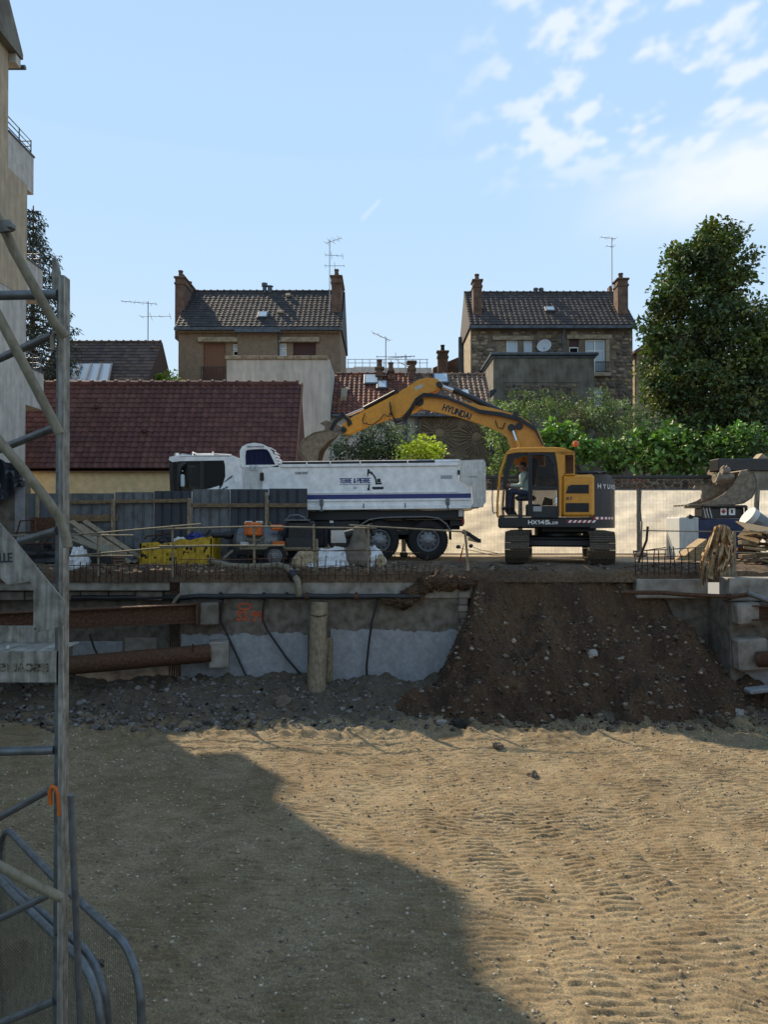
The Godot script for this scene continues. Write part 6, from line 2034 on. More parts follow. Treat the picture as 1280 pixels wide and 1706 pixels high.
	var bc := part("bucket_cylinder", b, M.machine_black, t, EXF)
	b = B.new(); b.cyl(ex(607, 680, BW - 0.17), ex(574, 694, BW - 0.17), 0.035, 0.035, 10)
	part("cylinder_rod", b, M.chrome, bc, EXF)
	b = B.new()
	for z in [BW + 0.03, BW - 0.33]:
		for q in [[[586, 706], [584, 700], [572, 687], [568, 690], [578, 702], [579, 710]], [[574, 694], [570, 688], [556, 700], [548, 716], [554, 718], [561, 704]]]: explate(b, q, z, 0.05)
	part("bucket_linkage", b, M.machine_black, t, EXF)
	# --- hoses along boom and arm
	for s in 4:
		b = B.new()
		var w := BW + 0.03 + 0.03 * s
		var o := s * 1.6
		var pts := []
		for q in [[906, 742], [893, 712 + o], [868, 696 + o], [838, 688 + o], [800, 683 + o], [772, 671 + o * 0.6], [745, 661 + o * 0.5], [722, 656 + o], [706, 655 + o], [693, 664 + o * 1.5], [684, 680 + o * 2.2], [672, 694 + o * 2.4], [660, 700 + o * 1.5], [652, 690 - o], [650, 674 - o]]: pts.append(ex(q[0], q[1], w))
		b.tube(pts, 0.02, 6)
		part("hydraulic_hose", b, M.hose, t, EXF)
	for s in [[[650, 672], [652, 684], [648, 694], [640, 690], [632, 700], [620, 708], [610, 706]], [[608, 688], [604, 700], [606, 706], [612, 704]], [[690, 668], [684, 690], [676, 700], [660, 703], [648, 698]], [[826, 700], [830, 712], [838, 714], [842, 704]]]:
		b = B.new()
		var pts := []
		for q in s: pts.append(ex(q[0], q[1], BW + 0.05))
		b.tube(pts, 0.016, 6)
		part("hydraulic_hose", b, M.hose, t, EXF)
	var a2 := ex(742, 676, BW); var b2 := ex(787, 692, BW)
	var rl := atan2(b2.y - a2.y, b2.x - a2.x)
	block_lettering(t, "HYUNDAI", EXF * (ex(762, 686, BW) + Vector3(0, 0, 0.001)), 0.88, 0.19, M.print_dark, bs * Basis(Vector3.BACK, rl), 1.5)
	# --- bucket, open towards the machine
	b = B.new()
	var BK := 0.42
	var BK2 := -0.62
	var prof := []
	for q in [[566, 722], [545, 716], [522, 721], [505, 732], [498, 746], [501, 758], [510, 769], [522, 779], [530, 786]]:
		var p := ex(q[0], q[1], BK); prof.append(Vector2(p.x, p.y))
	bucket_shell(b, prof, BK, BK2, 0.035)
	var bk := part("bucket", b, M.bucket_steel, t, EXF)
	b = B.new()
	var sp := [[566, 723], [545, 718], [523, 723], [507, 733], [500, 746], [503, 757], [512, 768], [524, 777], [531, 784], [535, 772], [541, 752], [552, 738]]
	explate(b, [[566, 723], [545, 718], [523, 723], [507, 733], [500, 746], [503, 757], [512, 768], [524, 777], [531, 784], [527, 772], [531, 752], [546, 735]], BK, 0.03)
	part("side_plate", b, M.bucket_steel, bk, EXF)
	b = B.new(); explate(b, sp, BK2 + 0.03, 0.03)
	part("side_plate", b, M.bucket_steel, bk, EXF)
	b = B.new()
	for z in [0.14, -0.28]: explate(b, [[548, 718], [540, 710], [533, 705], [543, 700], [560, 706], [572, 712], [576, 720], [566, 724]], z, 0.06)
	exbox(b, 540, 716, 574, 708, 0.1, -0.24, 0.03)
	part("quick_coupler", b, M.bucket_steel, bk, EXF)
	for k in 5:
		b = B.new(); var p := ex(530, 786, BK); b.bar(Vector3(p.x, p.y, BK - 0.08 - k * 0.22), Vector3(p.x + 0.1, p.y - 0.12, BK - 0.08 - k * 0.22), 0.09, 0.04)
		part("bucket_tooth", b, M.bucket_steel, bk, EXF)
	operator()

# ---------------------------------------------------------------- the person at the controls: one smooth skin over a posed skeleton
func skin_net(b: B, bones: Array, lo: Vector3, hi: Vector3, cell: float, blend: float) -> void:   # bones: [a, b, ra, rb, colour]
	var n := Vector3i(((hi - lo) / cell).ceil()) + Vector3i.ONE
	var val := PackedFloat32Array()
	val.resize(n.x * n.y * n.z)
	var f := func(p: Vector3) -> float:
		var d := 1e3
		for q in bones:
			var ab: Vector3 = q[1] - q[0]
			var h := clampf((p - q[0]).dot(ab) / maxf(ab.length_squared(), 1e-8), 0.0, 1.0)
			var e: float = (p - q[0] - ab * h).length() - lerpf(q[2], q[3], h)
			var m := maxf(blend - absf(d - e), 0.0) / blend
			d = minf(d, e) - m * m * blend * 0.25
		return d
	for z in n.z:
		for y in n.y:
			for x in n.x: val[(z * n.y + y) * n.x + x] = f.call(lo + Vector3(x, y, z) * cell)
	var ids := {}
	var pts := PackedVector3Array()
	var sy := n.x
	var sz := n.x * n.y
	for z in n.z - 1:
		for y in n.y - 1:
			for x in n.x - 1:
				var o := z * sz + y * sy + x
				var acc := Vector3.ZERO
				var cnt := 0
				for e in [[0, 1], [0, sy], [0, sz], [1, 1 + sy], [1, 1 + sz], [sy, sy + 1], [sy, sy + sz], [sz, sz + 1], [sz, sz + sy], [1 + sy, 1 + sy + sz], [1 + sz, 1 + sy + sz], [sy + sz, 1 + sy + sz]]:
					var v0: float = val[o + e[0]]
					var v1: float = val[o + e[1]]
					if (v0 < 0.0) != (v1 < 0.0):
						var t := v0 / (v0 - v1)
						var i0: int = e[0]; var i1: int = e[1]
						var c0 := Vector3(i0 % sy, (i0 % sz) / sy, i0 / sz)
						var c1 := Vector3(i1 % sy, (i1 % sz) / sy, i1 / sz)
						acc += c0.lerp(c1, t); cnt += 1
				if cnt > 0:
					ids[o] = pts.size()
					pts.append(lo + (Vector3(x, y, z) + acc / cnt) * cell)
	var nrm := PackedVector3Array()
	var col := []
	for p in pts:
		var h := cell * 0.5
		nrm.append(Vector3(f.call(p + Vector3(h, 0, 0)) - f.call(p - Vector3(h, 0, 0)), f.call(p + Vector3(0, h, 0)) - f.call(p - Vector3(0, h, 0)), f.call(p + Vector3(0, 0, h)) - f.call(p - Vector3(0, 0, h))).normalized())
		var best := 1e3
		var cc := Color.WHITE
		for q in bones:
			var ab: Vector3 = q[1] - q[0]
			var hh := clampf((p - q[0]).dot(ab) / maxf(ab.length_squared(), 1e-8), 0.0, 1.0)
			var e: float = (p - q[0] - ab * hh).length() - lerpf(q[2], q[3], hh)
			if e < best: best = e; cc = q[4]
		col.append(cc)
	for z in range(1, n.z - 1):
		for y in range(1, n.y - 1):
			for x in range(1, n.x - 1):
				var o := z * sz + y * sy + x
				for ax in [[1, sy, sz], [sy, sz, 1], [sz, 1, sy]]:
					if (val[o] < 0.0) != (val[o + ax[0]] < 0.0):
						var k := [o, o - ax[1], o - ax[1] - ax[2], o - ax[2]]
						if ids.has(k[0]) and ids.has(k[1]) and ids.has(k[2]) and ids.has(k[3]):
							var i := [ids[k[0]], ids[k[1]], ids[k[2]], ids[k[3]]]
							b.col = col[i[0]]
							b.trin(pts[i[0]], pts[i[1]], pts[i[2]], nrm[i[0]], nrm[i[1]], nrm[i[2]])
							b.trin(pts[i[0]], pts[i[2]], pts[i[3]], nrm[i[0]], nrm[i[2]], nrm[i[3]])

func operator() -> void:
	# seated, facing the boom (local -x); hips on the seat cushion
	var hip := ex(872, 823, 0.8) * Vector3(1, 1, 0) + Vector3(0.10, 0.02, 0.74)
	var sh := L("#b3c2b6"); var je := L("#2a3450"); var sk := L("#a8755a"); var bo := L("#3a3128"); var hr := L("#241c16")
	var v := func(x: float, y: float, z: float) -> Vector3: return hip + Vector3(x, y, z)
	var bones := []
	bones.append([v.call(0, 0.02, 0), v.call(-0.03, 0.22, 0), 0.15, 0.145, sh])
	bones.append([v.call(-0.03, 0.22, 0), v.call(-0.06, 0.42, 0), 0.145, 0.15, sh])
	bones.append([v.call(-0.06, 0.45, -0.13), v.call(-0.06, 0.45, 0.13), 0.085, 0.085, sh])
	bones.append([v.call(-0.07, 0.50, 0), v.call(-0.10, 0.60, 0), 0.06, 0.055, sk])
	for s in [-1.0, 1.0]:
		bones.append([v.call(0, 0.0, s * 0.09), v.call(-0.40, 0.06, s * 0.13), 0.095, 0.07, je])
		bones.append([v.call(-0.40, 0.06, s * 0.13), v.call(-0.46, -0.34, s * 0.13), 0.068, 0.045, je])
		bones.append([v.call(-0.45, -0.37, s * 0.13), v.call(-0.62, -0.41, s * 0.14), 0.05, 0.038, bo])
		bones.append([v.call(-0.06, 0.44, s * 0.19), v.call(-0.14, 0.20, s * 0.24), 0.062, 0.05, sh])
		bones.append([v.call(-0.14, 0.20, s * 0.24), v.call(-0.37, 0.20, s * 0.25), 0.052, 0.04, sh])
		bones.append([v.call(-0.37, 0.20, s * 0.25), v.call(-0.43, 0.205, s * 0.25), 0.032, 0.03, sk])
	var b := B.new()
	skin_net(b, bones, v.call(-0.76, -0.5, -0.36), v.call(0.22, 0.64, 0.36), 0.022, 0.05)
	# head with brow, nose, chin, ears and hair
	var hd: Vector3 = v.call(-0.12, 0.70, 0)
	var hb := [[hd + Vector3(0.015, 0.03, 0), hd + Vector3(-0.01, 0.02, 0), 0.088, 0.08, sk], [hd + Vector3(-0.03, -0.04, 0), hd + Vector3(-0.06, -0.09, 0), 0.065, 0.04, sk], [hd + Vector3(-0.085, 0.015, 0), hd + Vector3(-0.105, -0.025, 0), 0.012, 0.017, sk], [hd + Vector3(-0.085, -0.062, -0.02), hd + Vector3(-0.085, -0.062, 0.02), 0.013, 0.013, L("#8a4f44")]]
	for s in [-1.0, 1.0]:
		hb.append([hd + Vector3(0.01, 0.02, s * 0.083), hd + Vector3(0.015, -0.02, s * 0.083), 0.018, 0.012, sk])
		hb.append([hd + Vector3(-0.083, 0.012, s * 0.034), hd + Vector3(-0.083, 0.012, s * 0.036), 0.011, 0.011, L("#e0dcd4")])
		hb.append([hd + Vector3(-0.082, 0.035, s * 0.02), hd + Vector3(-0.078, 0.037, s * 0.05), 0.01, 0.008, hr])
	skin_net(b, hb, hd - Vector3(0.16, 0.16, 0.13), hd + Vector3(0.14, 0.16, 0.13), 0.01, 0.018)
	# hands closed round the two levers
	for s in [-1.0, 1.0]:
		var w: Vector3 = v.call(-0.43, 0.205, s * 0.25)
		var fb := [[w, w + Vector3(-0.075, 0.005, 0), 0.027, 0.03, sk]]
		for k in 4:
			var y := 0.03 - k * 0.019
			var kn := w + Vector3(-0.085, y, s * -0.012)
			var ln: float = [0.036, 0.042, 0.039, 0.03][k]
			fb.append([kn, kn + Vector3(-ln, 0.0, s * 0.004), 0.0095, 0.009, sk])
			fb.append([kn + Vector3(-ln, 0.0, s * 0.004), kn + Vector3(-ln - 0.008, -0.004, s * 0.032), 0.009, 0.0085, sk])
			fb.append([kn + Vector3(-ln - 0.008, -0.004, s * 0.032), kn + Vector3(-ln * 0.4, -0.006, s * 0.042), 0.0085, 0.008, sk])
		fb.append([w + Vector3(-0.03, 0.02, s * 0.015), w + Vector3(-0.07, 0.035, s * 0.035), 0.012, 0.01, sk])
		fb.append([w + Vector3(-0.07, 0.035, s * 0.035), w + Vector3(-0.1, 0.03, s * 0.04), 0.01, 0.009, sk])
		skin_net(b, fb, w - Vector3(0.16, 0.06, 0.07), w + Vector3(0.04, 0.07, 0.07), 0.0075, 0.008)
	var foot: Vector3 = EXF * v.call(-0.3, -0.45, 0)
	var p := thing("person", "person in pale grey-green top and dark jeans seated in the excavator cab", "person", foot)
	M.skin.albedo_color = Color.WHITE
	part("body", b, M.skin, p, EXF)
	b = B.new(); b.blob(hd + Vector3(0.025, 0.05, 0), Vector3(0.1, 0.085, 0.094), 2.0, 0.03, 9, 14)
	part("hair", b, M.hair, p, EXF)

# ---------------------------------------------------------------- machines, rubbish and stores on the yard
func crumple(b: B, c: Vector3, r: Vector3, sd: float) -> void:   # a slumped heap of cloth or film with creases
	var la := 10
	var lo := 18
	var g := []
	for i in la + 1:
		var row := PackedVector3Array()
		for k in lo:
			var th := PI * 0.56 * i / la
			var ph := TAU * k / lo
			var d := Vector3(sin(th) * cos(ph), cos(th), sin(th) * sin(ph))
			var m := 1.0 + 0.22 * noise.get_noise_3d(d.x * 2.0 + sd, d.y * 2.0, d.z * 2.0) + 0.16 * absf(noise.get_noise_3d(d.x * 5.0 + sd, d.y * 5.0, d.z * 5.0)) - 0.10 * absf(sin(ph * 5.0 + sd + th * 2.0))
			row.append(c + d * r * m)
		g.append(row)
	for i in la:
		for k in lo:
			var k2 := (k + 1) % lo
			b.quad_o(g[i][k], g[i][k2], g[i + 1][k2], g[i + 1][k], g[i][k] + g[i + 1][k2] - c * 2.0)

func board(b: B, a: Vector3, c: Vector3, w: float, th: float) -> B: return b.bar(a, c, w, th, Vector3(0.1, 1, 0.15), 0.004)

func left_yard() -> void:
	var b: B
	# yellow skip
	var D := 17.55
	var s := thing("skip", "dented yellow steel skip full of scrap beside the hoarding", "skip", Vector3(X(293, D), UP_Y, -D))
	b = B.new()
	var prof := [[233, 903], [300, 898], [316, 896], [353, 894]]
	slab(b, [[236, 950], [232, 905], [262, 903], [268, 907], [290, 902], [300, 897], [316, 900], [330, 896], [353, 894], [352, 948]], D, -D, 0.05)
	slab(b, [[236, 950], [233, 900], [353, 892], [352, 948]], D, -D - 1.2, 0.05)
	b.bar(Vector3(X(234, D), Y(926, D), -D), Vector3(X(234, D), Y(926, D), -D - 1.2), 0.05, 0.62)
	b.bar(Vector3(X(352, D), Y(921, D), -D), Vector3(X(352, D), Y(921, D), -D - 1.2), 0.05, 0.72)
	part("body", b, M.skip_yellow, s)
	for px in [250, 275, 300, 330]:
		b = B.new(); b.bar(P(px, 947, D) + Vector3(0, 0, 0.02), P(px, 905, D) + Vector3(0, 0, 0.02), 0.07, 0.045, Vector3.BACK, 0.01)
		part("rib", b, M.skip_yellow, s)
	b = B.new()
	for k in 26: b.blob(P(rf(236, 350), rf(908, 934), D) + Vector3(0, 0, 0.002), Vector3(rf(0.015, 0.05), rf(0.015, 0.06), 0.004), k, 0.4, 5, 7)
	part("mud_splash", b, M.rubber, s)
	# scrap lying in the skip
	var sc := [["crumpled blue plastic sheet on the scrap in the yellow skip", "plastic_sheet", "blue_paint", 326, 893, 0.16], ["dark crumpled bag on the left of the yellow skip", "rubbish_bag", "black", 268, 900, 0.17], ["pale crumpled bag in the middle of the yellow skip", "rubbish_bag", "cloth_white", 300, 897, 0.11], ["brown crumpled sack by the right rim of the yellow skip", "rubbish_sack", "wood_v", 340, 896, 0.12]]
	for q in sc:
		b = B.new(); crumple(b, P(q[3], q[4], D + 0.5) + Vector3(0, -0.08, 0), Vector3(q[5] * 1.6, q[5], q[5] * 1.3), q[3])
		single(q[1], b, M[q[2]], q[0], "rubbish", P(q[3], q[4], D + 0.5) + Vector3(0, -0.1, 0))
	b = B.new(); b.bar(P(333, 905, D + 0.35), P(350, 884, D + 0.5), 0.12, 0.04)
	single("scrap_plank", b, M.machine_black, "dark plank sticking up out of the yellow skip", "plank", P(333, 905, D + 0.35))
	b = B.new(); b.tube([P(240, 899, D + 0.4), P(244, 893, D + 0.4), P(262, 892, D + 0.5), P(285, 888, D + 0.5)], 0.02, 6)
	single("scrap_rod", b, M.rebar, "bent rusty rod lying across the yellow skip", "rod", P(240, 899, D + 0.4))
	# trailer pump: grey drum, orange boxes, wheel
	D = 17.7
	var m := thing("trailer_pump", "trailer pump with grey drum and orange control boxes in front of the hoarding", "pump", Vector3(X(440, D), UP_Y, -D))
	b = B.new(); b.lathe([Vector2(0, -0.55), Vector2(0.26, -0.55), Vector2(0.36, -0.45), Vector2(0.38, -0.2), Vector2(0.38, 0.25), Vector2(0.32, 0.55), Vector2(0.16, 0.68), Vector2(0, 0.68)], P(425, 903, D) + Vector3(0, 0, -0.3), Vector3(1, 0, 0), 28)
	part("drum", b, M.galv, m)
	b = B.new(); b.box(P(424, 881, D) + Vector3(0, 0, 0.14), Vector3(0.43, 0.33, 0.3), Basis(Vector3.BACK, -0.03), 0.03)
	part("control_box", b, M.orange_paint, m)
	for px in [416.5, 434]:
		b = B.new(); b.box(P(px, 870.5, D) + Vector3(0, 0, 0.16), Vector3(0.15, 0.07, 0.2), Basis(), 0.01)
		part("box_label", b, M.plastic_white, m)
	b = B.new(); b.box(P(463, 879, D) + Vector3(0, 0, 0.1), Vector3(0.3, 0.14, 0.25), Basis(), 0.03)
	part("motor_cover", b, M.orange_paint, m)
	b = B.new(); b.box(P(466, 905, D) + Vector3(0, 0, 0.18), Vector3(0.3, 0.11, 0.2), Basis(), 0.02)
	part("lamp_block", b, M.orange_paint, m)
	b = B.new(); b.span(P(400, 916, D) + Vector3(0, 0, -0.55), P(520, 910, D) + Vector3(0, 0, 0.1), 0.02); b.bar(P(388, 917, D), P(372, 930, D), 0.06, 0.06)
	b.tube([P(409, 898, D) + Vector3(0, 0, 0.15), P(420, 900, D) + Vector3(0, 0, 0.15), P(436, 900, D) + Vector3(0, 0, 0.15), P(441, 893, D) + Vector3(0, 0, 0.15)], 0.025, 6)
	part("frame", b, M.galv_dirty, m)
	b = B.new(); b.box(P(409, 906, D) + Vector3(0, 0, 0.12), Vector3(0.2, 0.1, 0.1), Basis(), 0.015)
	part("valve_block", b, M.plastic_white, m)
	b = B.new(); b.span(P(478, 912, D) + Vector3(0, 0, -0.7), P(522, 868, D) + Vector3(0, 0, 0.02), 0.05)
	part("engine_housing", b, M.steel_dark, m)
	b = B.new(); b.span(P(474, 868, D) + Vector3(0, 0, -0.4), P(515, 865.5, D) + Vector3(0, 0, 0.08), 0.01); b.tube([P(478, 865, D), P(483, 859, D), P(496, 858, D), P(507, 862, D), P(508, 866, D)], 0.025, 6)
	part("housing_handle", b, M.galv, m)
	b = B.new(); b.span(P(476, 914, D) + Vector3(0, 0, 0.06), P(524, 896, D) + Vector3(0, 0, 0.1), 0.03)
	part("side_panel", b, M.machine_black, m)
	for z in [0.2, -0.9]:
		var c := P(460, 926, D) + Vector3(0, 0, z)
		b = B.new(); b.lathe([Vector2(0.17, -0.16), Vector2(0.27, -0.15), Vector2(0.285, -0.1), Vector2(0.28, -0.02), Vector2(0.2, 0.01), Vector2(0.18, 0.0)], c, Vector3.BACK, 28)
		var w := part("wheel", b, M.rubber, m)
		b = B.new(); b.lathe([Vector2(0.19, 0.0), Vector2(0.175, 0.01), Vector2(0.165, -0.03), Vector2(0.06, -0.02), Vector2(0.05, 0.02), Vector2(0, 0.02)], c, Vector3.BACK, 24)
		part("rim", b, M.rim, w)
		b = B.new()
		for k in 14: b.box(c + Vector3(cos(TAU * k / 14), sin(TAU * k / 14), 0) * 0.128 + Vector3(0, 0, -0.018), Vector3(0.05, 0.018, 0.012), Basis(Vector3.BACK, TAU * k / 14))
		part("hand_hole", b, M.black, w)
	b = B.new(); b.tube([P(388, 890, D) + Vector3(0, 0, -0.2), P(372, 892, D) + Vector3(0, 0, -0.2), P(350, 892, D) + Vector3(0, 0, -0.2)], 0.07, 10); b.cyl(P(372, 892, D) + Vector3(0, 0, -0.2), P(384, 892, D) + Vector3(0, 0, -0.2), 0.1, 0.1, 12)
	part("inlet_pipe", b, M.steel_dark, m)
	# big suction hose over the wall
	D = 16.95
	b = B.new()
	var hp := [P(352, 934, 17.4), P(358, 937, 17.1), P(380, 943, D), P(410, 945, D), P(440, 944, D), P(465, 942, D), P(480, 947, 16.75), P(489, 957, 16.6), P(496, 968, 16.5), P(498, 982, 16.45), P(498, 991, 16.5)]
	b.tube(hp, 0.085, 12)
	var ho := thing("suction_hose", "thick tan hose running from the pump over the wall's edge", "hose", P(420, 955, D))
	part("tube", b, M.galv_dirty, ho)
	b = B.new(); b.cyl(P(486, 954, 16.64), P(492, 962, 16.56), 0.115, 0.115, 12); b.bar(P(483, 950, 16.6), P(494, 952, 16.55), 0.05, 0.03)
	part("coupling", b, M.machine_black, ho)
	# bags and sheets by the wall edge
	D = 17.35
	var bags := [["crumpled white-blue plastic sheet in front of the truck's fuel tank", "plastic_sheet", "cloth_white", 553, 932, 0.52, 0.42, 17.4], ["dirty white sack between the truck's two rear wheels and the grey funnel", "sack", "cloth_white", 622, 930, 0.32, 0.42, 17.5], ["tan crumpled sack left of the white plastic sheet", "sack", "cloth_tan", 512, 938, 0.42, 0.34, 17.3], ["small pale stained sack right of the grey funnel", "sack", "cloth_tan", 635, 936, 0.13, 0.26, 17.3], ["long pale sheet fallen below the white plastic sheet", "plastic_sheet", "cloth_white", 545, 945, 0.5, 0.12, 17.1]]
	for q in bags:
		b = B.new(); var c := P(q[3], q[4], q[7]); c.y = UP_Y - 0.02
		crumple(b, c, Vector3(q[5], q[6], 0.3), q[3])
		single(q[1], b, M[q[2]], q[0], "sack" if q[1] == "sack" else "sheet", c)
	# grey concrete funnel
	D = 17.45
	var fc := Vector3(X(598, D), UP_Y, -D)
	var fu := thing("concrete_funnel", "grey cone-shaped concrete funnel standing before the truck's rear wheels", "funnel", fc)
	b = B.new(); b.lathe([Vector2(0, 0), Vector2(0.36, 0), Vector2(0.38, 0.12), Vector2(0.33, 0.3), Vector2(0.22, 0.55), Vector2(0.17, 0.8), Vector2(0.15, 0.9), Vector2(0.1, 0.93), Vector2(0, 0.93)], fc, Vector3.UP, 22)
	part("cone", b, M.concrete_rough, fu)
	b = B.new(); b.cyl(fc + Vector3(-0.34, 0.72, 0), fc + Vector3(-0.1, 0.78, 0), 0.11, 0.11, 12)
	part("clamp", b, M.steel_dark, fu)
	b = B.new(); b.tube([fc + Vector3(0.1, 0.85, 0), fc + Vector3(0.3, 0.98, 0), fc + Vector3(0.34, 0.7, -0.1)], 0.04, 8)
	part("handle", b, M.steel_dark, fu)
	# tumbled boards at the left
	var bl := [[118, 868, 205, 935, 17.7], [124, 880, 216, 940, 17.6], [130, 874, 228, 938, 17.8], [118, 890, 196, 930, 17.5], [140, 868, 235, 930, 17.95], [120, 898, 180, 920, 17.4]]
	var bn := ["topmost grey board of the tumbled stack beside the scaffold post", "grey board second from the front in the tumbled stack", "long grey board leaning deepest into the tumbled stack", "short grey board in front of the tumbled stack", "grey board at the back of the tumbled stack", "short low board sticking out under the tumbled stack"]
	for k in bl.size():
		var q: Array = bl[k]
		b = B.new(); var p0 := P(q[0], q[1], q[4] + 0.2); var p1 := P(q[2], q[3], q[4] - 0.15)
		p1.y = maxf(p1.y, UP_Y + 0.04)
		b.bar(p0, p1, 0.15, 0.035, Vector3(0.3, 1, 0.6), 0.005)
		single("board", b, M.wood_v if k % 2 == 0 else M.galv_dirty, bn[k], "board", Vector3(p1.x, UP_Y, p1.z), "tumbled boards")
	var ex_ := [["pale blue rag lying under the tumbled boards", "rag", "cloth_white", 132, 920, 0.2, 0.13, 17.2], ["red-orange crate corner among the tumbled boards", "crate", "brick_red", 198, 950, 0.16, 0.28, 17.3], ["dark heap of film behind the tumbled boards", "film_heap", "tarp_dark", 215, 930, 0.3, 0.28, 17.9], ["dark pile of rubbish behind the scaffold post", "rubbish_pile", "black", 80, 945, 0.9, 0.4, 17.9]]
	for q in ex_:
		b = B.new(); var c := P(q[3], q[4], q[7]); c.y = UP_Y - 0.02
		if q[1] == "crate":
			for k in 4: b.box(c + Vector3(0, 0.06 + k * 0.07, 0), Vector3(0.3, 0.05, 0.3), Basis(Vector3.UP, 0.4), 0.01)
		else:
			crumple(b, c, Vector3(q[5], q[6] + (0.35 if q[1] == "rag" else 0.0), 0.4), q[3])
		single(q[1], b, M[q[2]], q[0], q[1].replace("_", " "), c)
	# steel trestle frame leaning at far left
	var tr := thing("trestle", "rusty tubular trestle standing behind the scaffold post", "trestle", P(62, 935, 17.8))
	for q in [[[25, 900], [33, 868], [58, 866], [60, 900]], [[24, 888], [92, 884]], [[48, 930], [72, 906], [88, 890]], [[40, 906], [90, 905]], [[20, 935], [28, 885]], [[90, 935], [92, 880]]]:
		b = B.new(); var pts := []
		for e in q: pts.append(P(e[0], e[1], 17.8))
		b.tube(pts, 0.022, 7)
		part("tube", b, M.rust, tr)
	b = B.new(); b.span(P(50, 886, 17.95), P(92, 862, 17.95) + Vector3(0, 0, -0.02))
	single("metal_sheet", b, M.rust, "brown metal sheet leaning behind the rusty trestle", "sheet", P(70, 886, 17.95))
	b = B.new(); b.box(P(50, 925, 18.0) , Vector3(0.9, 0.55, 0.5), Basis(), 0.04)
	single("equipment_case", b, M.machine_black, "dark equipment case on the ground behind the rusty trestle", "case", P(50, 935, 18.0))

